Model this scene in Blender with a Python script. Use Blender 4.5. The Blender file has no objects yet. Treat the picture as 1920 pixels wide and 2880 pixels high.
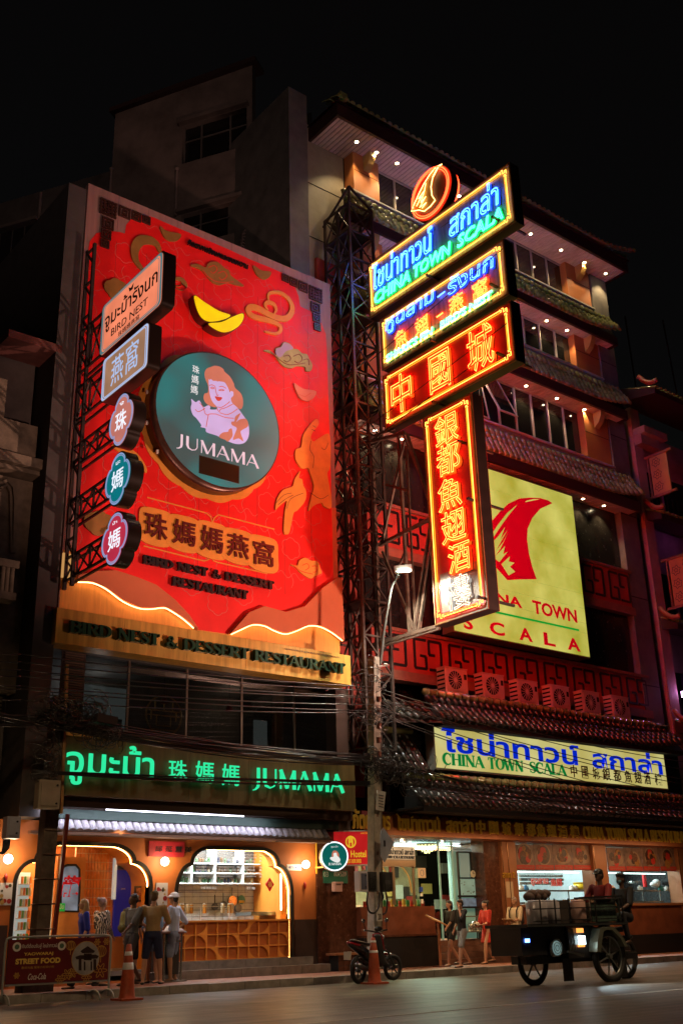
import bpy, bmesh, math, random
from mathutils import Vector, Matrix
sc = bpy.context.scene
COL = sc.collection
R = math.radians
# ------------------------------------------------------------------ camera
F = 3023.56                       # focal length in pixels of the 1920x2880 frame
CAM = Vector((0, 0, 1.08))
M3 = Matrix(((0.78159, -0.207064, -0.588422), (-0.623227, -0.299356, -0.722478), (-0.026548, 0.931403, -0.363021)))   # columns: camera right, up, back
cd = bpy.data.cameras.new('camera'); cam = bpy.data.objects.new('camera', cd); COL.objects.link(cam)
cd.sensor_fit = 'VERTICAL'; cd.sensor_height = 36; cd.lens = 36 * F / 2880
cd.clip_end = 2000; cd.clip_start = 0.1
cam.matrix_world = Matrix.Translation(CAM) @ M3.to_4x4()
sc.camera = cam
# ------------------------------------------------------------------ world, exposure
w = bpy.data.worlds.new('World'); sc.world = w; w.use_nodes = True
wn = w.node_tree.nodes; wl = w.node_tree.links
bg = wn['Background']; sky = wn.new('ShaderNodeTexSky'); sky.sky_type = 'NISHITA'; sky.sun_disc = False
sky.sun_elevation = R(3); sky.sun_rotation = R(200)
mx = wn.new('ShaderNodeMix'); mx.data_type = 'RGBA'; mx.inputs[0].default_value = 0.94
mx.inputs[7].default_value = (0.07, 0.045, 0.035, 1)
wl.new(sky.outputs[0], mx.inputs[6]); wl.new(mx.outputs[2], bg.inputs[0]); bg.inputs[1].default_value = 0.02
sc.view_settings.view_transform = 'Standard'; sc.view_settings.look = 'None'
sc.view_settings.exposure = 0; sc.view_settings.gamma = 1
sc.cycles.max_bounces = 5; sc.cycles.diffuse_bounces = 2; sc.cycles.glossy_bounces = 3
sc.cycles.transparent_max_bounces = 8; sc.cycles.sample_clamp_indirect = 4
sc.cycles.caustics_reflective = False; sc.cycles.caustics_refractive = False

# ------------------------------------------------------------------ pixels to points on real planes
def ray(px, py): return (M3 @ Vector((px - 960, 1440 - py, -F))).normalized()
def onY(px, py, y): d = ray(px, py); return CAM + d * ((y - CAM.y) / d.y)
def onX(px, py, x): d = ray(px, py); return CAM + d * ((x - CAM.x) / d.x)
def onZ(px, py, z): d = ray(px, py); return CAM + d * ((z - CAM.z) / d.z)
def crop(ox, oy, s, pts): return [(ox + s * a, oy + s * b) for a, b in pts]
class Frame:
    def __init__(s, o, ux, uy):
        s.o = Vector(o); s.ux = Vector(ux).normalized(); s.uy = Vector(uy).normalized(); s.n = s.ux.cross(s.uy)
    def mat(s, off=0):
        m = Matrix((s.ux, s.uy, s.n)).transposed().to_4x4(); m.translation = s.o + s.n * off; return m
    def px(s, px, py, off=0):
        d = ray(px, py); o = s.o + s.n * off; t = (o - CAM).dot(s.n) / d.dot(s.n); p = CAM + d * t - o
        return (p.dot(s.ux), p.dot(s.uy))
    def P(s, u, v, off=0): return s.o + s.ux * u + s.uy * v + s.n * off
def FY(y): return Frame((0, y, 0), (1, 0, 0), (0, 0, 1))       # faces the street, u = X, v = Z
def FXm(x): return Frame((x, 0, 0), (0, -1, 0), (0, 0, 1))     # faces -X, u = -Y, v = Z

# ------------------------------------------------------------------ materials
MATS = {}
def mat(name, col, rough=0.6, metal=0.0, emit=None, es=0.0, var=0.0, sc_=3.0, bump=0.0, bs=40.0, coat=0.0, streak=0.0, spec=0.5):
    if name in MATS: return MATS[name]
    m = bpy.data.materials.new(name); m.use_nodes = True; nt = m.node_tree; N = nt.nodes; L = nt.links
    b = N['Principled BSDF']; b.inputs['Roughness'].default_value = rough; b.inputs['Metallic'].default_value = metal
    b.inputs['Base Color'].default_value = (*col, 1); b.inputs['Specular IOR Level'].default_value = spec
    if coat: b.inputs['Coat Weight'].default_value = coat; b.inputs['Coat Roughness'].default_value = 0.08
    g = N.new('ShaderNodeNewGeometry')
    if var or streak:
        mp = N.new('ShaderNodeMapping'); L.new(g.outputs['Position'], mp.inputs['Vector'])
        if streak: mp.inputs['Scale'].default_value = (6, 6, 0.5)
        nz = N.new('ShaderNodeTexNoise'); nz.inputs['Scale'].default_value = sc_; nz.inputs['Detail'].default_value = 8
        nz.inputs['Roughness'].default_value = 0.65
        L.new(mp.outputs[0], nz.inputs['Vector'])
        cr = N.new('ShaderNodeValToRGB'); a = var or streak
        cr.color_ramp.elements[0].position = 0.3; cr.color_ramp.elements[1].position = 0.7
        cr.color_ramp.elements[0].color = (*[c * (1 - a) for c in col], 1); cr.color_ramp.elements[1].color = (*[min(1, c * (1 + a * .6)) for c in col], 1)
        L.new(nz.outputs[0], cr.inputs[0]); L.new(cr.outputs[0], b.inputs['Base Color'])
        mr = N.new('ShaderNodeMapRange'); mr.inputs[3].default_value = max(0.03, rough - .12); mr.inputs[4].default_value = min(1, rough + .15)
        L.new(nz.outputs[0], mr.inputs[0]); L.new(mr.outputs[0], b.inputs['Roughness'])
    if bump:
        nb = N.new('ShaderNodeTexNoise'); nb.inputs['Scale'].default_value = bs; nb.inputs['Detail'].default_value = 4
        L.new(g.outputs['Position'], nb.inputs['Vector'])
        bp = N.new('ShaderNodeBump'); bp.inputs['Strength'].default_value = bump; bp.inputs['Distance'].default_value = 0.01
        L.new(nb.outputs[0], bp.inputs['Height']); L.new(bp.outputs[0], b.inputs['Normal'])
    if emit:
        b.inputs['Emission Color'].default_value = (*emit, 1); b.inputs['Emission Strength'].default_value = es
    MATS[name] = m; return m
def lit(name, col, es, var=0.25, sc_=1.2, low=None):
    """back-lit plastic: uneven lamps behind it make the emission uneven"""
    if name in MATS: return MATS[name]
    m = mat(name, [c * .22 for c in col], 0.45, emit=col, es=es); nt = m.node_tree; N = nt.nodes; L = nt.links; b = N['Principled BSDF']
    g = N.new('ShaderNodeNewGeometry'); nz = N.new('ShaderNodeTexNoise'); nz.inputs['Scale'].default_value = sc_; nz.inputs['Detail'].default_value = 5
    L.new(g.outputs['Position'], nz.inputs['Vector']); cr = N.new('ShaderNodeValToRGB')
    cr.color_ramp.elements[0].position = .3; cr.color_ramp.elements[1].position = .7
    lo = low or [c * (1 - var) for c in col]
    cr.color_ramp.elements[0].color = (*lo, 1); cr.color_ramp.elements[1].color = (*col, 1)
    L.new(nz.outputs[0], cr.inputs[0]); L.new(cr.outputs[0], b.inputs['Emission Color']); return m
def glow(name, col, es):
    if name in MATS: return MATS[name]
    m = bpy.data.materials.new(name); m.use_nodes = True; nt = m.node_tree; nt.nodes.clear()
    e = nt.nodes.new('ShaderNodeEmission'); e.inputs[0].default_value = (*col, 1); e.inputs[1].default_value = es
    o = nt.nodes.new('ShaderNodeOutputMaterial'); nt.links.new(e.outputs[0], o.inputs[0]); MATS[name] = m; return m
def glass(name, tint=(.95, .97, .96), refl=.12):
    if name in MATS: return MATS[name]
    m = bpy.data.materials.new(name); m.use_nodes = True; nt = m.node_tree; nt.nodes.clear(); N = nt.nodes
    t = N.new('ShaderNodeBsdfTransparent'); t.inputs[0].default_value = (*tint, 1)
    g = N.new('ShaderNodeBsdfGlossy'); g.inputs['Roughness'].default_value = .03
    x = N.new('ShaderNodeMixShader'); x.inputs[0].default_value = refl
    o = N.new('ShaderNodeOutputMaterial'); nt.links.new(t.outputs[0], x.inputs[1]); nt.links.new(g.outputs[0], x.inputs[2]); nt.links.new(x.outputs[0], o.inputs[0])
    MATS[name] = m; return m

# ------------------------------------------------------------------ objects
W = {}; LOCAL = set()
def attach(o, parent, basis=None):
    B = basis or Matrix.Identity(4)
    o.matrix_basis = B
    if parent is None: W[o.name] = B
    elif parent.name in LOCAL: o.parent = parent; LOCAL.add(o.name); W[o.name] = B
    else: o.parent = parent; o.matrix_parent_inverse = W[parent.name].inverted(); W[o.name] = B
    return o
def tag(o, label=None, cat=None, group=None, kind=None):
    if label: o['label'] = label
    if cat: o['category'] = cat
    if group: o['group'] = group
    if kind: o['kind'] = kind
    return o
def thing(name, label, cat, loc=(0, 0, 0), group=None, yaw=None, scale=1):
    o = bpy.data.objects.new(name, None); COL.objects.link(o); o.empty_display_size = .2
    B = Matrix.Translation(loc)
    if yaw is not None: B = B @ Matrix.Rotation(yaw, 4, 'Z') @ Matrix.Scale(scale, 4); LOCAL.add(o.name)
    o.matrix_basis = B; W[o.name] = B
    return tag(o, label, cat, group)
def link(name, me, parent, basis=None, label=None):
    o = bpy.data.objects.new(name, me); COL.objects.link(o); attach(o, parent, basis)
    if label: o['label'] = label
    return o
def mesh(name, parent, m, vs, fs, smooth=False, basis=None, label=None):
    me = bpy.data.meshes.new(name); me.from_pydata([tuple(v) for v in vs], [], fs); me.update()
    if m: me.materials.append(m)
    if smooth: me.polygons.foreach_set('use_smooth', [True] * len(me.polygons))
    return link(name, me, parent, basis, label)
CACHE = {}
def unit(kind, m, n=12, smooth=True):
    k = (kind, m.name, n)
    if k in CACHE: return CACHE[k]
    bm = bmesh.new()
    if kind == 'cube': bmesh.ops.create_cube(bm, size=1)
    elif kind == 'cyl': bmesh.ops.create_cone(bm, cap_ends=True, segments=n, radius1=1, radius2=1, depth=1)
    elif kind == 'cone': bmesh.ops.create_cone(bm, cap_ends=True, segments=n, radius1=1, radius2=.35, depth=1)
    elif kind == 'ball': bmesh.ops.create_uvsphere(bm, u_segments=n, v_segments=max(6, n // 2), radius=1)
    me = bpy.data.meshes.new(kind); bm.to_mesh(me); bm.free(); me.materials.append(m)
    if kind == 'ball' : me.polygons.foreach_set('use_smooth', [True] * len(me.polygons))
    if kind in ('cyl', 'cone'): me.polygons.foreach_set('use_smooth', [len(p.vertices) == 4 for p in me.polygons])
    CACHE[k] = me; return me
def S3(x, y, z): return Matrix.Diagonal((x, y, z, 1))
def box(name, parent, m, x0, x1, y0, y1, z0, z1, label=None):
    B = Matrix.Translation(((x0 + x1) / 2, (y0 + y1) / 2, (z0 + z1) / 2)) @ S3(abs(x1 - x0), abs(y1 - y0), abs(z1 - z0))
    return link(name, unit('cube', m), parent, B, label)
def fbox(name, parent, m, fr, u0, u1, v0, v1, d0, d1, label=None):
    B = fr.mat() @ Matrix.Translation(((u0 + u1) / 2, (v0 + v1) / 2, (d0 + d1) / 2)) @ S3(abs(u1 - u0), abs(v1 - v0), abs(d1 - d0))
    return link(name, unit('cube', m), parent, B, label)
def orient(p, q):
    p = Vector(p); q = Vector(q); d = q - p; z = d.normalized()
    up = Vector((0, 0, 1)) if abs(z.z) < .95 else Vector((1, 0, 0))
    x = up.cross(z).normalized(); y = z.cross(x)
    m = Matrix((x, y, z)).transposed().to_4x4(); m.translation = (p + q) / 2; return m, d.length
def beam(name, parent, m, p, q, w, h=None):
    B, l = orient(p, q); return link(name, unit('cube', m), parent, B @ S3(w, h or w, l))
def cyl(name, parent, m, p, q, r, n=10, kind='cyl'):
    B, l = orient(p, q); return link(name, unit(kind, m, n), parent, B @ S3(r, r, l))
def ball(name, parent, m, c, r, n=14):
    r = r if hasattr(r, '__len__') else (r, r, r); return link(name, unit('ball', m, n), parent, Matrix.Translation(c) @ S3(*r))
def sweep(pts, r, n=6, closed=False):
    pts = [Vector(p) for p in pts]; vs = []; fs = []; N = len(pts); a = None
    for i, p in enumerate(pts):
        if closed: t = pts[(i + 1) % N] - pts[i - 1]
        else: t = pts[min(i + 1, N - 1)] - pts[max(i - 1, 0)]
        if t.length < 1e-9: t = Vector((0, 0, 1))
        t.normalize()
        if a is None: a = t.orthogonal().normalized()
        a = (a - t * a.dot(t)); a = a.normalized() if a.length > 1e-6 else t.orthogonal().normalized()
        b = t.cross(a); rr = r[i] if hasattr(r, '__len__') else r
        for k in range(n): th = 2 * math.pi * k / n; vs.append(p + (a * math.cos(th) + b * math.sin(th)) * rr)
    for i in range(N if closed else N - 1):
        j = (i + 1) % N
        for k in range(n): fs.append((i * n + k, i * n + (k + 1) % n, j * n + (k + 1) % n, j * n + k))
    if not closed: fs.append(tuple(range(n))[::-1]); fs.append(tuple(range((N - 1) * n, N * n)))
    return vs, fs
def tube(name, parent, m, pts, r, n=6, closed=False, label=None):
    v, f = sweep(pts, r, n, closed); return mesh(name, parent, m, v, f, True, label=label)
def tubes(name, parent, m, paths, r, n=4, closed=False):
    V = []; Fs = []
    for p in paths:
        v, f = sweep(p, r, n, closed); o = len(V); V += v; Fs += [tuple(i + o for i in g) for g in f]
    return mesh(name, parent, m, V, Fs, True)
def curve_mesh(splines, depth=0.01, bevel=0.0):
    c = bpy.data.curves.new('c', 'CURVE'); c.dimensions = '2D'; c.fill_mode = 'BOTH'; c.extrude = depth / 2
    for s in splines:
        sp = c.splines.new('POLY'); sp.points.add(len(s) - 1)
        for i, p in enumerate(s): sp.points[i].co = (p[0], p[1], 0, 1)
        sp.use_cyclic_u = True
    o = bpy.data.objects.new('c', c); COL.objects.link(o); dg = bpy.context.evaluated_depsgraph_get()
    me = bpy.data.meshes.new_from_object(o.evaluated_get(dg)); bpy.data.objects.remove(o); bpy.data.curves.remove(c)
    me.materials.clear(); return me
def poly(name, parent, m, fr, outline, d0, d1, holes=(), label=None):
    """flat outline (with holes) on a frame, from d0 to d1 in front of it"""
    me = curve_mesh([outline] + list(holes), abs(d1 - d0)); me.materials.append(m)
    return link(name, me, parent, fr.mat((d0 + d1) / 2), label)
def smooth(pts, n=6, closed=True):
    out = []; N = len(pts)
    for i in range(N if closed else N - 1):
        g = lambda k: pts[k % N] if closed else pts[max(0, min(N - 1, k))]
        p0, p1, p2, p3 = g(i - 1), g(i), g(i + 1), g(i + 2)
        for k in range(n):
            t = k / n
            out.append(tuple(.5 * (2 * p1[j] + (p2[j] - p0[j]) * t + (2 * p0[j] - 5 * p1[j] + 4 * p2[j] - p3[j]) * t * t + (3 * p1[j] - p0[j] - 3 * p2[j] + p3[j]) * t ** 3) for j in range(len(p1))))
    if not closed: out.append(tuple(pts[-1]))
    return out
def ribbon(pts, ws):
    L = []; Rr = []; N = len(pts)
    for i, p in enumerate(pts):
        a = pts[max(i - 1, 0)]; b = pts[min(i + 1, N - 1)]; dx, dy = b[0] - a[0], b[1] - a[1]; l = math.hypot(dx, dy) or 1
        w = (ws[i] if hasattr(ws, '__len__') else ws) / 2; nx, ny = -dy / l * w, dx / l * w
        L.append((p[0] + nx, p[1] + ny)); Rr.append((p[0] - nx, p[1] - ny))
    return L + Rr[::-1]
def ribs(name, parent, m, fr, lines, w, d0, d1):
    """flat strips along open lines, joined"""
    V = []; Fc = []
    for li, ln in enumerate(lines):
        N = len(ln); rb = ribbon(ln, w); L = rb[:N]; Rr = rb[N:][::-1]; o = len(V); dd = d1 + .0004 * (li % 5)
        for a, b in zip(L, Rr): V += [(a[0], a[1], d0), (b[0], b[1], d0), (b[0], b[1], dd), (a[0], a[1], dd)]
        for i in range(N - 1):
            k = o + 4 * i
            for e in range(4): Fc.append((k + e, k + (e + 1) % 4, k + 4 + (e + 1) % 4, k + 4 + e))
        Fc += [(o + 3, o + 2, o + 1, o), (o + 4 * N - 4, o + 4 * N - 3, o + 4 * N - 2, o + 4 * N - 1)]
    return mesh(name, parent, m, V, Fc, basis=fr.mat())
# ---- lettering with the built-in font, one mesh per letter
def cjk(ch): return ord(ch) > 0x2e80
COMB = set(range(0xe31, 0xe32)) | set(range(0xe34, 0xe3b)) | set(range(0xe47, 0xe4f))
def text(parent, s, fr, x0, y0, x1, y1, m, d0=0, d1=.02, outline=0, shear=0, bold=0, split=True, name=None, label=None, res=3, keep=False, gap=1.0):
    c = bpy.data.curves.new('t', 'FONT'); c.body = s; c.size = 1; c.resolution_u = res; c.shear = shear; c.space_character = gap
    if outline: c.fill_mode = 'NONE'; c.bevel_depth = outline; c.bevel_resolution = 0; c.resolution_u = 2; c.extrude = 0
    else: c.extrude = .5; c.offset = bold
    cl = []; k = -1
    for ch in s:
        if ord(ch) not in COMB: k += 1
        cl.append(k)
    for i in range(k + 1): c.materials.append(None)
    for i in range(len(s)): c.body_format[i].material_index = cl[i]
    o = bpy.data.objects.new('t', c); COL.objects.link(o); dg = bpy.context.evaluated_depsgraph_get()
    me = bpy.data.meshes.new_from_object(o.evaluated_get(dg)); bpy.data.objects.remove(o); bpy.data.curves.remove(c)
    xs = [v.co.x for v in me.vertices]; ys = [v.co.y for v in me.vertices]
    if not xs: return []
    ax, bx, ay, by = min(xs), max(xs), min(ys), max(ys)
    kx = (x1 - x0) / (bx - ax); ky = (y1 - y0) / (by - ay)
    if keep: kx = ky = min(kx, ky)
    if outline: rz = outline * ky; q = lambda v: ((v.x - ax) * kx + x0, (v.y - ay) * ky + y0, d1 + v.z * (kx + ky) / 2)
    else: q = lambda v: ((v.x - ax) * kx + x0, (v.y - ay) * ky + y0, d0 + (v.z + .5) * (d1 - d0))
    co = [q(v.co) for v in me.vertices]; groups = {}
    for p in me.polygons: groups.setdefault(p.material_index if split else 0, []).append(tuple(p.vertices))
    out = []
    for g, fs in sorted(groups.items()):
        used = sorted({i for f in fs for i in f}); mp = {a: b for b, a in enumerate(used)}
        ch = [s[i] for i in range(len(s)) if cl[i] == g] if split else [s[0]]
        nm = name or ('character' if cjk(ch[0]) else 'letter')
        out.append(mesh(nm, parent, m, [co[i] for i in used], [tuple(mp[i] for i in f) for f in fs], basis=fr.mat(), smooth=False, label=label))
    bpy.data.meshes.remove(me); return out
# ---- a small serif alphabet drawn with thick and thin strokes
def arc(cx, cy, rx, ry, a0, a1, n=9): return [(cx + rx * math.cos(R(a0 + (a1 - a0) * i / (n - 1))), cy + ry * math.sin(R(a0 + (a1 - a0) * i / (n - 1)))) for i in range(n)]
TK, TN = .17, .06
def wv(n, a, b, c): return [a + (b - a) * math.sin(math.pi * i / (n - 1)) ** 1.5 for i in range(n)]
def stem(x, w=TK): return ([(x, 0), (x, 1)], w)
def srf(x, y, w=.3): return ([(x - w / 2, y), (x + w / 2, y)], .06)
GL = {
 'A': (.82, [([(.04, 0), (.38, 1)], TN), ([(.36, 1), (.74, 0)], TK), ([(.16, .33), (.62, .33)], TN), srf(.04, .03, .2), srf(.74, .03, .26)]),
 'B': (.72, [stem(.14), (arc(.3, .76, .3, .22, 90, -90), wv(9, TN, TK, TN)), (arc(.32, .27, .34, .25, 90, -90), wv(9, TN, TK, TN)), srf(.16, .03), srf(.16, .97), ([(.14, .52), (.34, .52)], TN)]),
 'C': (.78, [(arc(.42, .5, .34, .48, 40, 320, 15), wv(15, TN, TK, TN)), ([(.69, .98), (.69, .66)], .05)]),
 'D': (.82, [stem(.14), (arc(.3, .5, .42, .47, 90, -90, 11), wv(11, TN, TK, TN)), srf(.18, .03, .32), srf(.18, .97, .32)]),
 'E': (.68, [stem(.14), ([(.04, .97), (.6, .97)], TN), ([(.04, .03), (.62, .03)], TN), ([(.14, .52), (.48, .52)], TN), ([(.6, 1), (.6, .76)], .05), ([(.62, 0), (.62, .26)], .05)]),
 'H': (.86, [stem(.14), stem(.7), ([(.14, .52), (.7, .52)], TN), srf(.14, .03), srf(.14, .97), srf(.7, .03), srf(.7, .97)]),
 'I': (.36, [stem(.17), srf(.17, .03), srf(.17, .97)]),
 'J': (.5, [([(.3, 1), (.3, .2), (.27, .02), (.14, -.12), (.02, -.16)], [.15, .15, .13, .08, .05])]),
 'L': (.66, [stem(.14), srf(.14, .97), ([(.04, .03), (.6, .03)], TN), ([(.6, 0), (.6, .26)], .05)]),
 'M': (1.0, [([(.12, 0), (.12, 1)], TN), ([(.12, 1), (.47, .04)], TK), ([(.47, .04), (.82, 1)], TN), stem(.84), srf(.12, .03, .22), srf(.84, .03), srf(.1, .97, .2), srf(.86, .97, .22)]),
 'N': (.84, [([(.12, 0), (.12, 1)], TN), ([(.1, 1), (.7, .02)], TK), ([(.72, 0), (.72, 1)], TN), srf(.12, .03, .22), srf(.08, .97, .2), srf(.72, .97, .22)]),
 'O': (.86, [(arc(.43, .5, .34, .47, 90, 270, 9), wv(9, TN, TK, TN)), (arc(.43, .5, .34, .47, 90, -90, 9), wv(9, TN, TK, TN))]),
 'R': (.78, [stem(.14), (arc(.3, .74, .3, .23, 90, -90), wv(9, TN, TK, TN)), ([(.36, .5), (.72, .02)], TK), srf(.14, .03), srf(.16, .97), ([(.14, .51), (.32, .51)], TN), srf(.7, .03, .16)]),
 'S': (.62, [([(.54, .84), (.44, .96), (.3, .98), (.14, .9), (.1, .74), (.2, .6), (.4, .47), (.52, .34), (.52, .16), (.4, .04), (.24, .01), (.08, .14)], [.05, .07, .07, .1, .14, .17, .18, .16, .12, .08, .06, .05]), ([(.54, .98), (.54, .72)], .04), ([(.07, .02), (.07, .28)], .04)]),
 'T': (.74, [stem(.36), ([(.04, .97), (.68, .97)], TN), srf(.36, .03), ([(.05, 1), (.05, .76)], .05), ([(.67, 1), (.67, .76)], .05)]),
 'U': (.84, [([(.13, 1), (.13, .3), (.2, .1), (.4, .01), (.6, .1), (.7, .3), (.7, 1)], [TK, TK, .14, .08, .06, TN, TN]), srf(.13, .97), srf(.7, .97, .22)]),
 'W': (1.1, [([(.06, 1), (.34, 0)], TK), ([(.34, 0), (.58, 1)], TN), ([(.54, 1), (.8, 0)], TK), ([(.8, 0), (1.02, 1)], TN), srf(.06, .97), srf(1.02, .97, .22), srf(.54, .97, .22)]),
 '&': (.86, [([(.8, .5), (.66, .14), (.4, .0), (.14, .1), (.12, .32), (.36, .54), (.5, .74), (.44, .96), (.26, .96), (.2, .76), (.36, .5), (.78, .02)], [.05, .06, .08, .14, .14, .07, .07, .08, .09, .1, .15, .17])]),
 ' ': (.42, []),
}
def serif(parent, s, fr, x0, y0, x1, y1, m, d0, d1, thin=1.0, plain=False):
    """letters with stems, thin strokes and serifs, one mesh per letter, between the ends (x0,y0) and (x1,y1) at height h"""
    tot = sum(GL[c][0] for c in s); kx = (x1 - x0) / tot; h = y1 - y0; x = x0
    for c in s:
        aw, st = GL[c]; V = []; Fc = []
        for li, (ln, w) in enumerate(st):
            if plain and len(ln) == 2 and abs(ln[0][1] - ln[1][1]) < .001 and (w == .06) and ln[0][1] in (.03, .97): continue
            N = len(ln); w = [q * thin for q in w] if hasattr(w, '__len__') else w * thin
            rb = ribbon(ln, w); L = rb[:N]; Rr = rb[N:][::-1]; o = len(V); dd = d1 + .0012 * (li % 6)
            for a, b in zip(L, Rr):
                for p, d in ((a, d0), (b, d0), (b, dd), (a, dd)): V.append((x + p[0] * kx, y0 + p[1] * h, d))
            for i in range(N - 1):
                k = o + 4 * i
                for e in range(4): Fc.append((k + e, k + (e + 1) % 4, k + 4 + (e + 1) % 4, k + 4 + e))
            Fc += [(o + 3, o + 2, o + 1, o), (o + 4 * N - 4, o + 4 * N - 3, o + 4 * N - 2, o + 4 * N - 1)]
        if V: mesh('letter', parent, m, V, Fc, basis=fr.mat())
        x += aw * kx
def lamp(kind, loc, energy, col, size=.1, target=None, angle=60, blend=.5, name='lamp_light'):
    l = bpy.data.lights.new(name, kind); l.energy = energy; l.color = col
    if kind == 'AREA':
        l.shape = 'RECTANGLE'; l.size, l.size_y = size if hasattr(size, '__len__') else (size, size)
    else: l.shadow_soft_size = size
    if kind == 'SPOT': l.spot_size = R(angle); l.spot_blend = blend
    o = bpy.data.objects.new(name, l); COL.objects.link(o); o.location = loc
    if target is not None:
        o.rotation_euler = (Vector(target) - Vector(loc)).to_track_quat('-Z', 'Y').to_euler()
    return o
ORD = ['first', 'second', 'third', 'fourth', 'fifth', 'sixth', 'seventh', 'eighth', 'ninth', 'tenth', 'eleventh', 'twelfth', 'thirteenth', 'fourteenth', 'fifteenth', 'sixteenth']
rnd = random.Random(7)
# ================================================================== SETTING
asphalt = mat('asphalt', (.075, .062, .05), .38, var=.5, sc_=1.3, bump=.15, bs=160, spec=.35)
nt = asphalt.node_tree; N = nt.nodes; L = nt.links     # worn tyre lanes and cracks along the street
g = N.new('ShaderNodeNewGeometry'); mp = N.new('ShaderNodeMapping'); mp.inputs['Scale'].default_value = (.12, 3.2, 1)
nz = N.new('ShaderNodeTexNoise'); nz.inputs['Scale'].default_value = 1.4; nz.inputs['Detail'].default_value = 6
L.new(g.outputs['Position'], mp.inputs[0]); L.new(mp.outputs[0], nz.inputs['Vector'])
cr = N.new('ShaderNodeValToRGB'); cr.color_ramp.elements[0].position = .35; cr.color_ramp.elements[0].color = (.022, .018, .015, 1)
cr.color_ramp.elements[1].position = .65; cr.color_ramp.elements[1].color = (.12, .092, .066, 1)
L.new(nz.outputs[0], cr.inputs[0]); L.new(cr.outputs[0], N['Principled BSDF'].inputs['Base Color'])
road = mesh('road', None, asphalt, [(-60, -20, 0), (120, -20, 0), (120, 20.45, 0), (-60, 20.45, 0)], [(0, 1, 2, 3)]); tag(road, kind='structure')
gm = mat('ground_dirt', (.04, .035, .03), .9, var=.3)
gr = mesh('ground', None, gm, [(-900, -900, -.02), (900, -900, -.02), (900, 900, -.02), (-900, 900, -.02)], [(0, 1, 2, 3)]); tag(gr, kind='structure')
pave = mat('pavement_brick', (.33, .13, .075), .55, var=.35, sc_=2.2, bump=.3)
nt = pave.node_tree; N = nt.nodes; L = nt.links
bt = N.new('ShaderNodeTexBrick'); bt.inputs['Scale'].default_value = 5; bt.inputs['Mortar Size'].default_value = .03
bt.inputs['Color1'].default_value = (.38, .15, .085, 1); bt.inputs['Color2'].default_value = (.26, .10, .06, 1); bt.inputs['Mortar'].default_value = (.1, .07, .05, 1)
g = N.new('ShaderNodeNewGeometry'); L.new(g.outputs['Position'], bt.inputs['Vector']); L.new(bt.outputs[0], N['Principled BSDF'].inputs['Base Color'])
side = box('sidewalk', None, pave, -40, 90, 20.6, 24.5, -.01, .15); tag(side, kind='structure')
kb = thing('kerb', None, None, (0, 20.5, 0)); kb['kind'] = 'structure'
km = mat('kerb_concrete', (.3, .27, .23), .75, var=.45, sc_=3, bump=.3)
for i in range(44): box('kerb_stone', kb, km, 2 + i * .9, 2 + i * .9 + .885, 20.44, 20.6, -.01, .148 + .004 * (i * 7 % 3))
line = mat('worn_line_paint', (.35, .33, .28), .6, var=.6, sc_=9)
ml = box('lane_marking', None, line, -20, 80, 12.0, 12.1, .001, .004); tag(ml, kind='structure')

# ================================================================== materials shared by buildings
DK = mat('dark_granite', (.018, .016, .015), .22, var=.5, sc_=6, spec=.5)
orange_wall = mat('orange_cladding', (.50, .17, .05), .5, var=.15, sc_=1.5)
red_wall = mat('red_cladding', (.42, .05, .035), .5, var=.3, sc_=1.1)
grey_wall = mat('grey_render', (.16, .145, .13), .75, var=.35, sc_=1.5, bump=.2)
side_wall = mat('pale_panel_wall', (.33, .28, .21), .5, var=.15)
board = mat('soffit_board_paint', (.72, .60, .52), .5, var=.2, sc_=2)
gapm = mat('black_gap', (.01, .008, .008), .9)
fascia = mat('dark_red_fascia', (.045, .014, .011), .5, var=.3)
frame_m = mat('pale_window_frame', (.42, .36, .33), .45, var=.2)
pane = mat('dark_window_glass', (.012, .011, .010), .06, var=.0, spec=.9)
tile_m = mat('glazed_roof_tile', (.24, .24, .09), .16, var=.5, sc_=3, coat=.6)
ledge_m = mat('pinkish_ledge', (.26, .16, .15), .5, var=.25)
white_m = mat('offwhite_metal', (.6, .56, .5), .45, var=.15)
steel = mat('rusty_steel', (.20, .12, .085), .5, metal=.3, var=.6, sc_=4)
steel_d = mat('dark_steel', (.05, .035, .03), .5, metal=.3, var=.5)
black = mat('black_paint', (.012, .011, .012), .4)
warm = (1, .72, .36)

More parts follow.
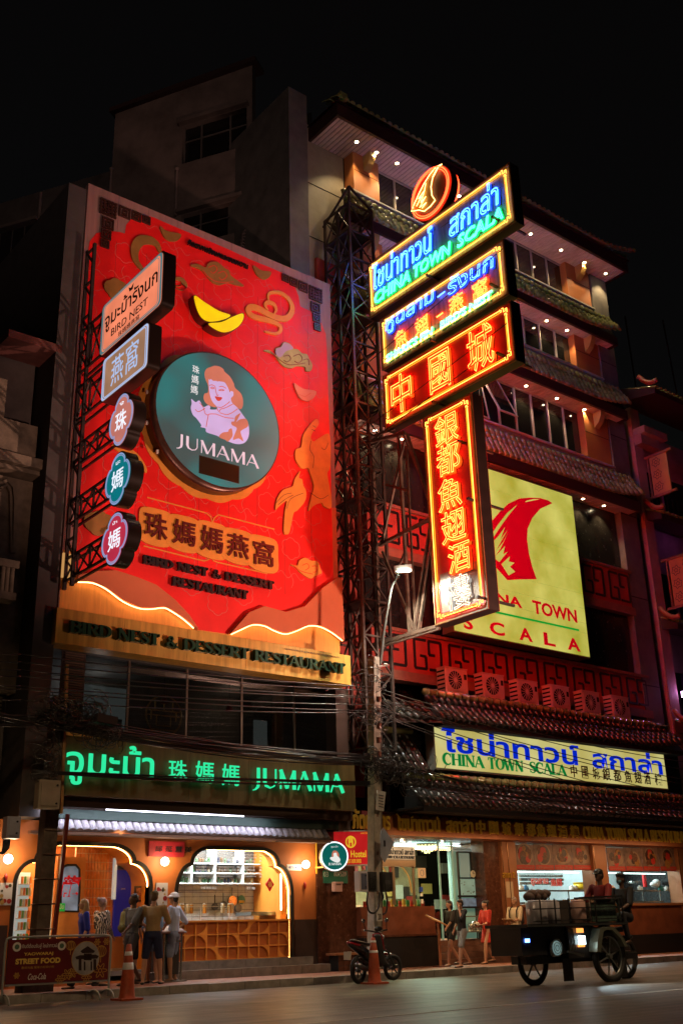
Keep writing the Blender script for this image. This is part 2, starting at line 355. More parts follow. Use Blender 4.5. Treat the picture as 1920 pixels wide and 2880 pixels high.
# half-round roof tile, one shared mesh
def tile_mesh(name, m, r=.12, l=.34, n=6):
    vs = []; fs = []
    for j, (y, rr) in enumerate(((0, r), (l, r * .86))):
        for k in range(n + 1):
            a = math.pi * k / n; vs.append((rr * math.cos(a), y, rr * math.sin(a)))
    for k in range(n): fs.append((k, k + 1, n + 2 + k, n + 1 + k))
    fs.append(tuple(range(n, -1, -1)))
    me = bpy.data.meshes.new(name); me.from_pydata(vs, [], fs); me.update(); me.materials.append(m)
    me.polygons.foreach_set('use_smooth', [len(p.vertices) == 4 for p in me.polygons]); return me
TILE = tile_mesh('roof_tile', tile_m)
def tile_slope(parent, me, x0, x1, yo, zo, yi, zi, pitch=.27, rows=4, flare=0, base=fascia, name='roof_tile', l=.34):
    """rows of half-round tiles from the eave (yo,zo) up to the wall (yi,zi)"""
    n = int((x1 - x0) / pitch); ln = math.hypot(yi - yo, zi - zo); an = math.atan2(zi - zo, yi - yo)
    for i in range(n + 1):
        x = x0 + (x1 - x0) * i / n; t = max(0, (x - (x1 - 2.2)) / 2.2) if flare else 0; up = flare * t * t
        for k in range(rows):
            f = k / rows; s = ln / rows * 1.12 / l
            y = yo + (yi - yo) * f - .5 * up * (1 - f); z = zo + (zi - zo) * f + up * .8 * (1 - f) - .1 * math.sin(math.pi * f) * 1
            B = Matrix.Translation((x + rnd.uniform(-.004, .004), y, z + .02 * (k % 2))) @ Matrix.Rotation(an + rnd.uniform(-.03, .03), 4, 'X') @ S3(1, s, 1)
            link(name, me, parent, B)
# ================================================================== SEAFOOD RESTAURANT BUILDING (right)
sb = thing('restaurant_building', 'tall restaurant block with tiled eaves and boarded soffits behind the neon signs', 'building', (26, 24, 0))
X0, X1 = 19.66, 33.35
# carcass
box('core', sb, DK, 19.7, X1, 23.52, 31, 3.7, 27.2)
box('left_wall', sb, side_wall, 17.95, 19.66, 23.5, 31, 7.5, 27.0)
box('left_red_wall', sb, red_wall, 18.3, 19.66, 23.38, 23.5, 4.5, 21.6)
for z in (24.55, 22.4, 20.2): box('panel_joint', sb, gapm, 17.97, 19.64, 23.488, 23.5, z, z + .025)
box('edge_column', sb, grey_wall, 17.18, 17.95, 23.3, 31, 7, 28.0)
box('right_pier', sb, grey_wall, 32.35, 33.35, 22.95, 31, 7.3, 26.3)
box('right_column', sb, DK, 33.35, 33.75, 23.4, 31, 0, 24)
for z in (9, 12.3, 15.6, 18.9, 22.2): box('pier_joint', sb, gapm, 32.36, 33.34, 22.94, 22.95, z, z + .03)
SOF = [26.32, 22.92, 19.58, 15.66]; LED = [24.55, 21.3, 17.45]
YO = [22.0, 22.6, 22.6, 22.55]
for k, z in enumerate(SOF):
    xa, xb = (18.25, 33.45) if k == 0 else (19.2, 32.9)
    yi = 23.5
    sf = box('soffit', sb, gapm, xa, xb, YO[k], yi, z + .03, z + .06)
    n = int((xb - xa) / .16)
    for i in range(n):
        a = xa + (xb - xa) * i / n
        box('soffit_board', sf, board, a, a + (xb - xa) / n - .035, YO[k] + .002, yi - .002, z, z + .031)
    # fascia and eave
    fh = .5 if k == 0 else .36
    box('fascia', sb, fascia, xa - .1, xb + .12, YO[k] - .1, YO[k], z - .02, z + fh)
    box('fascia', sb, fascia, xa - .1, xa, YO[k] + .003, yi, z - .02, z + fh)
    box('fascia', sb, fascia, xb, xb + .12, YO[k] + .003, yi, z - .02, z + fh)
    if k == 0:
        box('roof_slab', sb, fascia, xa, xb, YO[k], 31, z + .1, z + .45)
        rf = mesh('roof', sb, fascia, [(xa - .2, 21.8, z + .5), (xb + .2, 21.8, z + .5), (xb - 2, 25.5, z + 1.9), (xa + 2, 25.5, z + 1.9), (xb - 2, 31, z + 1.9), (xa + 2, 31, z + 1.9), (xa - .2, 31, z + .5), (xb + .2, 31, z + .5)], [(0, 1, 2, 3), (3, 2, 4, 5), (0, 3, 5, 6), (1, 7, 4, 2)])
        tile_slope(rf, TILE, xa - .15, xb + .15, 21.68, z + .52, 22.5, z + .95, rows=2, flare=.35, l=.34)
        # turned-up corner
        box('ridge_end', rf, tile_m, xa - .1, xa + .2, 21.7, 22.1, z + .6, z + .85)
    else:
        zl = LED[k - 1]; e = YO[k]
        rf = mesh('eave_roof', sb, gapm, [(19.05, e - .05, z + .36), (33.0, e - .05, z + .36), (33.0, 22.9, zl - .27), (19.3, 22.9, zl - .27), (33.0, 23.3, z + .1), (19.05, 23.3, z + .1)], [(0, 1, 2, 3), (0, 3, 5), (1, 4, 2)])  # roof base coloured black to paint the shade between tiles
        tile_slope(rf, TILE, 19.1, 33.0, e - .08, z + .37, 22.87, zl - .25, rows=4 if k < 3 else 5, flare=.3)
        box('wall_band', sb, ledge_m, 19.45, 32.3, 22.97, 23.3, zl - .62, zl)
        box('window_ledge', sb, white_m, 19.4, 32.36, 22.9, 23.32, zl, zl + .07)
# pillars and windows per storey
for k in range(3):
    z0, z1 = LED[k] + .07, SOF[k]
    for a, b in ((19.7, 20.85), (30.85, 32.3)):
        p = box('pillar', sb, orange_wall, a, b, 23.0, 23.5, z0, z1)
        box('pillar_joint', p, gapm, a + .01, b - .01, 22.996, 23.01, z0 + (z1 - z0) * .55, z0 + (z1 - z0) * .55 + .02)
        c = (a + b) / 2
        fr = FXm(0)
        pr = [(-23.0, z1 - .02), (-22.6, z1 - .02), (-22.62, z1 - .2), (-22.75, z1 - .45), (-22.98, z1 - .62)]
        v = [(x, -u, zz) for x in (c - .13, c + .13) for u, zz in pr]
        mesh('bracket', p, mat('gold_bracket', (.45, .28, .08), .4, var=.2), v, [(4, 3, 2, 1, 0), (5, 6, 7, 8, 9)] + [(i, (i + 1) % 5, 5 + (i + 1) % 5, 5 + i) for i in range(5)])
    n = 11; wx = (30.83 - 20.87) / n
    for i in range(n):
        a = 20.87 + i * wx; op = (k == 2 and i in (4, 5))
        wnd = box('window', sb, frame_m, a + .01, a + .06, 23.22, 23.3, z0, z1 - .02)
        if op:   # top-hung sash standing open
            B = Matrix.Translation((a + wx / 2, 23.2, z1 - .05)) @ Matrix.Rotation(R(-24 if i == 5 else -9), 4, 'X')
            for nm, m_, (u0, u1, w0, w1, d) in (('pane', pane, (-wx / 2 + .05, wx / 2 - .05, -(z1 - z0) + .1, -.05, .02)), ('sash', frame_m, (-wx / 2, -wx / 2 + .06, -(z1 - z0) + .05, 0, .05)), ('sash', frame_m, (wx / 2 - .06, wx / 2, -(z1 - z0) + .05, 0, .05)), ('sash', frame_m, (-wx / 2 + .06, wx / 2 - .06, -(z1 - z0) + .05, -(z1 - z0) + .11, .05))):
                link(nm, unit('cube', m_), wnd, B @ Matrix.Translation(((u0 + u1) / 2, 0, (w0 + w1) / 2)) @ S3(u1 - u0, d, w1 - w0))
        else: box('pane', wnd, pane, a + .06, a + wx - .0, 23.28, 23.3, z0 + .06, z1 - .08)
        box('sill_bar', wnd, frame_m, a + .06, a + wx, 23.22, 23.3, z0, z0 + .06)
        box('head_bar', wnd, frame_m, a + .06, a + wx, 23.22, 23.3, z1 - .08, z1 - .02)
    box('interior_back', sb, gapm, 20.87, 30.83, 23.45, 23.5, z0, z1)
# black granite and fret bands below
for a, b in ((19.72, 22.3), (29.6, 32.3)):
    n = 2
    for i in range(n):
        u = a + (b - a) * i / n; box('granite_panel', sb, DK, u + .008, u + (b - a) / n - .008, 23.2, 23.5, 13.45, 15.66)
        box('granite_panel', sb, DK, u + .008, u + (b - a) / n - .008, 23.2, 23.5, 9.35, 11.8)
for i in range(6):
    u = 22.3 + 7.3 * i / 6; box('granite_panel', sb, DK, u + .008, u + 7.3 / 6 - .008, 23.25, 23.5, 8.0, 15.66)
frm = mat('fret_ledge', (.28, .11, .07), .5, var=.3)
for z0, z1, a, b in ((11.87, 13.2, 19.7, 22.5), (11.87, 13.2, 29.5, 32.45), (8.1, 9.27, 19.7, 32.7)):
    bd = box('fret_band', sb, red_wall, a, b, 22.98, 23.3, z0, z1)
    box('ledge', bd, frm, a - .02, b + .03, 22.9, 23.3, z1, z1 + .1); box('ledge', bd, frm, a - .02, b + .03, 22.93, 23.3, z0 - .28, z0)
    n = max(2, round((b - a) / 1.42)); fw = (b - a) / n; h = z1 - z0
    fr = FY(22.98)
    for i in range(n):
        c = a + fw * (i + .5)
        for s, o in ((-1, -.04), (1, .04)):
            w_ = fw * .36; x = c + o + (s * w_ if s < 0 else 0); y0 = z0 + h * .12; y1 = z1 - h * (.1 if s < 0 else .1)
            if s < 0: ln = [(x + w_ * .5, y0 + h * .36), (x + w_ * .95, y0 + h * .36), (x + w_ * .95, y0 + .04), (x + .04, y0 + .04), (x + .04, y1), (x + w_ * .98, y1)]
            else: ln = [(x + w_ * .5, y1 - h * .36), (x + w_ * .05, y1 - h * .36), (x + w_ * .05, y1 - .0), (x + w_ - .0, y1 - .0), (x + w_ - .0, y0 + .04), (x + .02, y0 + .04)]
            ribs('fret', bd, black, fr, [[p, q] for p, q in zip(ln, ln[1:])], .075, .0, .03)
# downlights
dl = glow('downlight_lens', (1, .8, .48), 30); dring = mat('lamp_ring', (.6, .55, .45), .3, metal=.6)
def downlight(p, e, cat_label, grp, z=None, col=warm, ang=95, rr=.06):
    t = thing('downlight', cat_label, 'ceiling light', p, grp)
    cyl('trim_ring', t, dring, (p[0], p[1], p[2] - .012), (p[0], p[1], p[2] + .01), rr * 1.35, 14)
    cyl('lens', t, dl, (p[0], p[1], p[2] - .016), (p[0], p[1], p[2] - .0121), rr, 14)
    lo = lamp('SPOT', (p[0], p[1], p[2] - .05), e, col, .05, (p[0], p[1] + .12, p[2] - 3), ang, .6)
EV = ['top', 'second', 'third', 'lowest']
for k, xs in enumerate(([19.5, 20.4, 21.35, 22.6, 24.4, 26.4, 28.3, 30.1, 31.55, 32.9], [20.4, 22.6, 24.8, 27.0, 29.2, 30.4], [20.3, 22.8, 25.2, 27.6, 29.3, 30.9], [20.1, 21.2, 30.1, 31.3])):
    for i, x in enumerate(xs):
        downlight((x, YO[k] + .35 + (.2 if k == 0 else 0), SOF[k] - .002), 190 if k == 0 else 120, f'{ORD[i]} round downlight from the left in the boarded soffit of the {EV[k]} eave', 'downlights under the eaves')
# ================================================================== DESSERT SHOP BUILDING (left)
ow = mat('orange_plaster', (.50, .145, .03), .6, var=.12, sc_=2, bump=.25, bs=120)
brown = mat('brown_dado', (.045, .02, .013), .45, var=.3)
trim = mat('black_trim', (.02, .015, .012), .4)
inner = mat('orange_reveal', (.72, .26, .035), .5, var=.06)
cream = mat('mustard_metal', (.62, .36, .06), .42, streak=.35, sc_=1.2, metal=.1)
dbrown = mat('dark_brown_metal', (.05, .022, .014), .5, var=.3)
SH = thing('dessert_shop_building', 'narrow shop building with orange ground floor and mustard sign bands under the red billboard', 'building', (14, 24, 0))
f = FY(23.0)
def cloud_arch(xl, xr, xul, xur, zb, z1, zn, zt, r, n=9):
    q = lambda cx, cz, rx, rz, a, b: [(cx + rx * math.cos(R(a + (b - a) * i / n)), cz + rz * math.sin(R(a + (b - a) * i / n))) for i in range(n + 1)]
    p = [(xr, zb)] + q(xur, z1, xr - xur, zn - z1, 0, 90) + q(xur - r, zn + .02, r, zt - zn - .02, 0, 90)
    p += q(xul + r, zn + .02, r, zt - zn - .02, 90, 180) + q(xul, z1, xul - xl, zn - z1, 90, 180) + [(xl, zb)]
    return p
U = lambda x, y=2550: f.px(x, y)[0]
V = lambda x, y: f.px(x, y)[1]
DO = cloud_arch(U(36), U(422), U(92), U(378, 2420), .2, V(425, 2490), V(382, 2425), V(250, 2374), .62)
WI = cloud_arch(U(494), U(821), U(536), U(783, 2432), .52, V(825, 2515), V(787, 2434), V(650, 2386), .5)
xa, xb = 5.5, f.px(888, 2500)[0]
poly('wall', SH, ow, f, [(xa, 1.42), (xb, 1.42), (xb, 3.5), (xa, 3.5)] if False else [(xa, .15), (xb, .15), (xb, 3.5), (xa, 3.5)], -.25, 0, [DO, WI])
zd = V(850, 2586)
for a, b in ((xa, DO[-1][0]), (DO[0][0], WI[-1][0]), (WI[0][0], xb + .01)):
    if a > 7: a += .075
    box('dado', SH, brown, a, b - .075 if b < xb else b, 22.985, 23.0, .15, zd)
for nm, A in (('door_surround', DO), ('window_surround', WI)):
    ln = A; mid = [(A[0][0] + .035, A[0][1])]
    V_ = []; big = []
    cx = (A[0][0] + A[-1][0]) / 2; rb = ribbon(A, .085)
    poly(nm, SH, trim, f, rb, 0.0, .03)
    N_ = len(A); vs = []; fs = []
    for d in (0, -1.0 if nm[0] == 'd' else -.45):
        vs += [(p[0], p[1], d) for p in A]
    fs = [(i, i + 1, N_ + i + 1, N_ + i) for i in range(N_ - 1)]
    mesh('reveal', SH, inner, vs, fs, True, basis=f.mat(-.0))
    st = [f.P(p[0] - (.03 if p[0] > cx else -.03) * (1 if p[1] < 3.0 else 0), p[1] - .03, -.1) for p in A[(1 if nm[0] == 'd' else 0):]]
    tube('led_strip', SH, glow('led_warm', (1, .5, .12), 24), st, .012, 4)
# plinth steps of the shop
stone = mat('grey_granite_step', (.20, .165, .14), .5, var=.4, sc_=5)
stp = thing('shop_steps', 'two grey stone steps below the orange shop front', 'steps', (14, 22.8, .15))
for i in range(6): box('step_stone', stp, stone, 12.4 + i * .87, 12.4 + i * .87 + .862, 22.55, 23.3, .15, .34)
for i in range(4): box('step_stone', stp, stone, 13.3 + i * 1.0, 13.3 + i * 1.0 + .992, 22.82, 23.3, .34, .52)
# carcass above
box('left_mass', SH, dbrown, 9.55, 18.2, 23.3, 31, 3.6, 5.15); lamp('POINT', (12, 24.6, 6.9), 14, (.8, .9, 1), .2); lamp('POINT', (16, 24.6, 6.9), 10, (1, .85, .7), .2)  # point lamps added inside to show the upstairs room
box('mass', SH, grey_wall, 9.4, 18.2, 22.8, 30, 7.3, 19.4)
box('side_pier', SH, mat('dark_grey_wall', (.07, .06, .055), .75, var=.3), 9.3, 9.8, 22.4, 31, 3.5, 19.7)
box('side_pier', SH, dbrown, 18.02, 18.42, 22.6, 26, 3.5, 7.2)
box('ground_mass_left', SH, dbrown, 2, 5.5, 22.9, 31, 0, 4)
ceil_m = mat('shop_ceiling', (.55, .5, .44), .6)
# first-floor windows
f2 = FY(23.05); p0 = f2.px(232, 1829); p1 = f2.px(917, 2116); zt = 7.35; zb_ = 5.3
xs = [f2.px(x, 1950)[0] for x in (232, 360, 525, 679, 826, 917)]
gl = mat('dim_window_glass', (.03, .028, .026), .12, var=.5, sc_=.8, spec=.8)
ibk = box('room_back_wall', SH, mat('dim_room', (.10, .09, .075), .8, var=.5), 10, 18, 25.4, 25.5, 5.2, 7.4)
box('room_ceiling', SH, mat('dim_room_c', (.16, .14, .11), .8), 10, 18, 23.1, 25.4, 7.36, 7.42)
for i in range(5):
    wd = box('window', SH, mat('bronze_frame', (.10, .075, .05), .4, metal=.4), xs[i] - .025, xs[i] + .025, 23.02, 23.08, 5.2, zt)
    box('pane', wd, glass('smoky_pane', (.5, .48, .45), .08), xs[i] + .025, xs[i + 1] - .025, 23.045, 23.055, 5.2, zt)
for a, b, z0, z1 in ((232, 362, 6.0, 6.75), (358, 368, 5.55, 6.75), (727, 764, 5.3, 6.35), (795, 836, 5.3, 6.3)):
    box('lit_partition', SH, glow('cool_dim_glow', (.5, .62, .66), .17), f2.px(a, 2000)[0] * 1.09, f2.px(b, 2000)[0] * 1.09, 25.35, 25.38, z0 * 1.06, z1 * 1.06)
# curtain swags and the round gilt sign inside
rs = thing('round_gilt_sign', 'round brass fretwork emblem hanging in the dark upstairs window', 'sign', (14, 23.6, 6))
f3 = FY(23.6); c = f3.px(461, 2013); gold = mat('old_gold', (.5, .33, .08), .35, metal=.6, var=.3)
ring = [f3.P(c[0] + .5 * math.cos(t * .2618), c[1] + .5 * math.sin(t * .2618)) for t in range(24)]
tube('ring', rs, gold, ring, .025, 5, True)
for u0, v0, u1, v1 in ((-.2, -.25, .2, -.25), (-.2, 0, .2, 0), (-.2, .0, -.2, -.25), (.2, 0, .2, -.25), (-.42, .12, .42, .12), (0, .12, 0, .48), (-.25, .12, -.25, .38), (.25, .12, .25, .38), (-.35, -.12, -.35, .12), (.35, -.12, .35, .12), (-.35, -.35, .35, -.35), (-.45, 0, -.2, 0), (.2, 0, .45, 0)):
    beam('fret_bar', rs, gold, f3.P(c[0] + u0, c[1] + v0), f3.P(c[0] + u1, c[1] + v1), .025)
for x in (462, 645):
    c2 = f3.px(x, 1968 if x < 500 else 1990); t = thing('pendant_lamp', 'dark red pendant shade in front of the round gilt emblem' if x < 500 else 'dark red pendant shade at the middle of the upstairs window', 'lamp', f3.P(*c2))
    cyl('shade', t, mat('red_shade', (.3, .05, .03), .4), f3.P(c2[0], c2[1] - .1), f3.P(c2[0], c2[1] + .1), .11, 12, 'cone')
    cyl('cord', t, black, f3.P(c2[0], c2[1] + .1), f3.P(c2[0], 7.36), .008, 5)
for a, b in ((172, 226), (926, 974)):
    xa2, xb2 = f2.px(a, 1960)[0], f2.px(b, 1960)[0]
    sh = box('shutter_frame', SH, dbrown, xa2 - .06, xb2 + .06, 23.0, 23.04, 5.1, 7.35)
    for i in range(38): box('louvre', sh, mat('louvre_brown', (.15, .085, .05), .4, var=.3), xa2, xb2, 22.955, 22.998, 5.15 + i * .057, 5.15 + i * .057 + .026)
# ---- mustard fascia with green-black lettering
fb = FY(22.2); bz0 = (fb.px(158, 1807)[1] + fb.px(985, 1926)[1]) / 2; bz1 = (fb.px(158, 1709)[1] + fb.px(988, 1844)[1]) / 2
bx0 = fb.px(158, 1760)[0]; bx1 = fb.px(986, 1880)[0]
bn = thing('upper_sign_band', 'mustard metal band lettered in dark green serif letters under the red billboard', 'sign', (14, 22.3, 7.4))
npan = 5
for i in range(npan):
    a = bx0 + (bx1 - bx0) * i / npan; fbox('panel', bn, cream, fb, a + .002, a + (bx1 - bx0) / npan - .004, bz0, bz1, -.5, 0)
C4 = lambda fr, x, y: fr.px(100 + .6122 * x, 1700 + .6122 * y)
green_dk = mat('dark_green_letter', (.012, .06, .03), .3, coat=.4)
serif(bn, 'BIRD NEST & DESSERT RESTAURANT', fb, C4(fb, 150, 100)[0], C4(fb, 150, 132)[1], C4(fb, 1412, 300)[0], C4(fb, 150, 78)[1], green_dk, .02, .13, 1.35)
a = C4(fb, 1136, 198); b = C4(fb, 1402, 262)
fbox('plate', bn, mat('plate_yellow', (.6, .38, .1), .4), fb, a[0], b[0], b[1] + .08, a[1] - .03, 0, .012)
text(bn, 'ภัตตาคารรังนกและขนมหวาน', fb, a[0] + .05, b[1] + .12, b[0] - .05, a[1] - .05, black, .012, .018, split=False, name='lettering')
# ---- lower mustard band with lit green letters
fg = FY(22.2); gz1 = (C4(fg, 110, 585)[1] + C4(fg, 1440, 730)[1]) / 2; gz0 = (C4(fg, 110, 872)[1] + C4(fg, 1465, 950)[1]) / 2
gx0 = C4(fg, 95, 700)[0]; gx1 = C4(fg, 1468, 850)[0]
gb = thing('lower_sign_band', 'long mustard board with glowing green shop name over the orange shop front', 'sign', (14, 22.3, 4.5))
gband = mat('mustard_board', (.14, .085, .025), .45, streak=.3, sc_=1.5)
for i in range(5):
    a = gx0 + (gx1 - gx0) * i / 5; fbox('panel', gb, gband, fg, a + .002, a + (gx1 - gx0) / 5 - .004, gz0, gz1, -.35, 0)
fbox('top_trim', gb, cream, fg, gx0, gx1, gz1 + .002, gz1 + .07, -.35, .02)
fbox('underside_valance', gb, dbrown, fg, gx0 - .05, gx1 + .05, gz0 - .22, gz0 - .004, -.36, -.2)
lg = glow('green_neon_face', (.03, .85, .36), 1.0); lgs = mat('green_letter_side', (.01, .2, .09), .4)
def lit_text(s, x0, y0, x1, y1, px_=C4, serifed=False):
    a = px_(fg, *x0); b = px_(fg, *x1); u0, u1, v0, v1 = a[0], b[0], y0, y1
    if serifed: serif(gb, s, fg, u0, v0, u1, v1, lg, .10, .13, .95, plain=True)
    else: text(gb, s, fg, u0, v0, u1, v1, lg, .11, .13, bold=.012, res=4)
lit_text('จูมะม้า', (130, 750), C4(fg, 160, 830)[1], (532, 770), C4(fg, 450, 655)[1])
for ch, a, b in (('珠', (602, 718), (684, 812)), ('媽', (724, 724), (806, 828)), ('媽', (845, 737), (924, 840))):
    u0, v1 = C4(fg, *a); u1, v0 = C4(fg, *b); m_ = ((a[0] + b[0]) / 2)
    v1 = C4(fg, m_, a[1])[1]; v0 = C4(fg, m_, b[1] - 4)[1]; text(gb, ch, fg, u0, v0, u1, v1, lg, .11, .13, bold=.006)
lit_text('JUMAMA', (985, 800), C4(fg, 1300, 862)[1], (1405, 830), C4(fg, 1060, 757)[1], serifed=True)
# white fluorescent slit below the board
t = thing('tube_light', 'long white fluorescent tube under the green lettered board', 'light', fg.P(13, gz0 - .45))
cyl('tube', t, glow('fluoro', (.8, .82, 1), 7), (fg.px(300, 2280)[0] + .1, 22.42, gz0 - .24), (fg.px(700, 2290)[0], 22.42, gz0 - .24), .014, 8)
lamp('AREA', (12.8, 22.3, gz0 - .28), 60, (.82, .8, 1), (6, .05), (12.8, 22.7, 3.0))
# dark awning cloth edge
box('awning_edge', SH, mat('dark_green_cloth', (.012, .03, .022), .7), gx0, gx1, 22.62, 22.66, 3.52, 3.72)
# grey pantile pent roof
rt = tile_mesh('pantile', mat('grey_pantile', (.36, .34, .36), .7, var=.4, sc_=14, bump=.5), .098, .3)
pr = box('pent_roof_base', SH, mat('pent_base', (.2, .18, .18), .7), 9.9, xb + .25, 22.68, 23, 3.2, 3.25)
def pant(x0, x1):
    n = int((x1 - x0) / .18)
    for i in range(n + 1):
        for k in range(2):
            B = Matrix.Translation((x0 + i * .18, 22.54 + k * .15, 3.25 + k * .16)) @ Matrix.Rotation(R(50), 4, 'X'); link('roof_tile', rt, pr, B)
pant(f.px(70, 2300)[0] + .35, xb + .2)
box('gutter', SH, mat('copper_gutter', (.3, .17, .11), .35, metal=.5, var=.3), 9.6, xb + .3, 22.44, 22.56, 3.17, 3.23)
# ---- globe wall lamps
glb = glow('globe_glow', (1, .93, .8), 7)
for i, (x, y) in enumerate(((24, 2416), (464, 2423), (860, 2431))):
    p = FY(22.9).P(*FY(22.9).px(x, y)); t = thing('wall_lamp', ('leftmost white globe lamp, left of the dark pole', 'white globe lamp below the red calligraphy plaque', 'white globe lamp beside the house number plate')[i], 'wall lamp', p, 'globe lamps on the orange wall')
    ball('globe', t, glb, p, .1); cyl('base', t, white_m, p + Vector((0, .02, 0)), p + Vector((0, .1, 0)), .06)
    lamp('POINT', p + Vector((0, -.2, 0)), 26, (1, .72, .4), .1)
# small things on the wall
t = thing('calligraphy_plaque', 'red cloth plaque with four black brush characters above the shop wall lamp', 'sign', f.P(*f.px(466, 2390)))
a = f.px(417, 2368); b = f.px(515, 2411); fbox('cloth', t, mat('red_cloth', (.35, .01, .02), .6, var=.4), f, a[0], b[0], b[1], a[1] + .02, 0, .05)
for i, ch in enumerate('邱延慧美'): text(t, ch, f, a[0] + .16 + i * .26, b[1] + .1, a[0] + .36 + i * .26, a[1] - .08, black, .05, .058, bold=.02, shear=.1)
t = thing('house_number_plate', 'white enamel plate with blue house numbers 471-473', 'sign', f.P(*f.px(826, 2439)))
a = f.px(806, 2431); b = f.px(847, 2446); fbox('plate', t, mat('plate_white', (.7, .68, .72), .4), f, a[0], b[0], b[1] - .02, a[1], 0, .012)
text(t, '471-473', f, a[0] + .05, b[1] + .02, b[0] - .05, a[1] - .04, mat('blue_paint', (.02, .05, .4), .5), .012, .016, bold=.02)
for x, lb in ((17, 'spotted menu board on the orange wall at the far left edge'), (455, 'spotted menu board on the orange wall between door and window')):
    t = thing('menu_board', lb, 'menu board', f.P(*f.px(x, 2540))); a = f.px(x - 17, 2483); b = f.px(x + 14, 2546)
    fbox('panel', t, mat('board_white', (.55, .53, .6), .4), f, a[0], b[0], b[1], a[1], 0, .03)
    for q in range(9):
        c = (a[0] + rnd.uniform(.05, b[0] - a[0] - .05), b[1] + rnd.uniform(.05, a[1] - b[1] - .05)); r_ = rnd.uniform(.02, .055)
        cyl('dish_picture', t, mat(('dish_dark', 'dish_red', 'dish_gold')[q % 3], ((.05, .04, .02), (.3, .02, .02), (.4, .25, .08))[q % 3], .5), f.P(*c, .03), f.P(*c, .033 + .0006 * q), r_, 10)
for i, (x, y) in enumerate(((15, 2470), (854, 2492))):
    t = thing('chilli_charm', ('red chilli charm hanging on the wall left of the pole', 'red chilli charm hanging on the wall below the number plate')[i], 'ornament', f.P(*f.px(x, y), .03))
    c = f.px(x, y); mesh('charm', t, mat('chilli_red', (.35, .02, .02), .35), *sweep([f.P(c[0], c[1] + .1 - .03 * q, .04 + .004 * q) for q in range(7)], [.004, .03, .04, .04, .03, .02, .005], 8), True)
# ---- door interior
dm = mat('interior_orange', (.58, .20, .05), .5, var=.1); grout = mat('white_grout', (.6, .42, .3), .7)
d0 = f.px(30, 2500)[0]; d1 = f.px(430, 2500)[0]
rm = thing('shop_entrance_room', 'orange tiled entrance lobby seen through the wide arch behind the pedestrians', 'room', (11.5, 24, .5))
box('back_wall', rm, dm, d0 - .3, d1 + .4, 25.0, 25.1, .4, 3.6); box('ceiling', rm, dm, d0 - .3, d1 + .4, 23.25, 25.0, 3.3, 3.4)
box('floor', rm, stone, d0 - .3, d1 + .6, 23.0, 25.0, .3, .4)
box('left_side_wall', rm, dm, d0 - .32, d0 - .3, 23.25, 25, .4, 3.4)
fb2 = FY(24.0); tw0, tw1 = fb2.px(212, 2450)[0], fb2.px(316, 2450)[0]
tl = box('tile_wall', rm, grout, tw0, tw1, 24.0, 24.06, .4, 3.3); tm = mat('orange_tile', (.60, .17, .03), .25, var=.15, sc_=6)
nx = 12; ny = 15
for i in range(nx):
    for j in range(ny):
        a = tw0 + (tw1 - tw0) * i / nx; z = .42 + 2.88 * j / ny; box('tile', tl, tm, a + .006, a + (tw1 - tw0) / nx - .006, 23.985, 24.0, z, z + 2.88 / ny - .014)
a = fb2.px(118, 2500)[0]; b = fb2.px(142, 2500)[0]
tl2 = box('tile_wall', rm, grout, a, b, 24.0, 24.06, .4, 2.9)
for i in range(2):
    for j in range(15): box('tile', tl2, tm, a + (b - a) * i / 2 + .006, a + (b - a) * (i + 1) / 2 - .006, 23.985, 24.0, .42 + j * .165, .42 + j * .165 + .152)
dr = thing('shop_door', 'orange wooden door with a tall octagonal window and a red dragon character', 'door', fb2.P(fb2.px(190, 2500)[0], .4))
fd = FY(23.9); u0, u1 = fd.px(152, 2550)[0], fd.px(232, 2550)[0]; v1 = fd.px(190, 2410)[1]
o1 = [fd.px(*q) for q in crop(0, 2350, .3189, [(532, 320), (555, 275), (590, 262), (660, 262), (692, 300), (692, 490), (680, 670), (525, 665)])]
poly('leaf', dr, mat('door_wood', (.5, .19, .05), .4, var=.15), fd, [(u0, .4), (u1, .4), (u1, v1), (u0, v1)], 0, .06, [o1])
ribl = o1 + [o1[0]]; ribs('window_rim', dr, black, fd, [ribl], .05, .06, .075)
poly('pane', dr, lit('door_pane_glow', (.35, .4, .48), .55, .7, 3), fd, o1, .02, .03)
text(dr, '龍', fd, fd.px(168, 2500)[0], fd.px(200, 2523)[1], fd.px(222, 2500)[0], fd.px(200, 2462)[1], mat('red_paint_glow', (.6, .0, .01), .4, emit=(.5, 0, 0), es=.15), .09, .1, bold=.03, shear=.2)  # painted character emits faintly though it is no lamp
cyl('handle_bar', dr, white_m, fd.P(u0 - .1, .8, .1), fd.P(u0 - .1, 2.5, .1), .02)
box('led_bar', dr, glow('led_soft', (1, .7, .35), 5), u0 - .07, u0 - .03, 23.6, 23.62, 1.0, 2.3)
fbox('green_sticker', dr, mat('green_sticker', (.02, .4, .06), .4, emit=(.02, .4, .06), es=.2), fd, fd.px(155, 2560)[0], fd.px(177, 2560)[0], fd.px(166, 2564)[1], fd.px(166, 2541)[1], .1, .11)  # sticker emits a little; brightness put into its material
text(dr, 'เปิด', fd, fd.px(158, 2560)[0], fd.px(166, 2557)[1], fd.px(174, 2560)[0], fd.px(166, 2544)[1], white_m, .112, .116, split=False, name='lettering')
bp = box('blue_display_panel', rm, mat('blue_panel', (.02, .03, .35), .35, emit=(.01, .02, .4), es=.1), fb2.px(320, 2500)[0], fb2.px(378, 2500)[0], 23.92, 24.0, 1.1, 2.55)
text(bp, 'JUMAMA', FY(23.9), FY(23.9).px(341, 2498)[0], 2.1, FY(23.9).px(353, 2498)[0], 2.15, white_m, 0, .005, split=False, name='lettering')
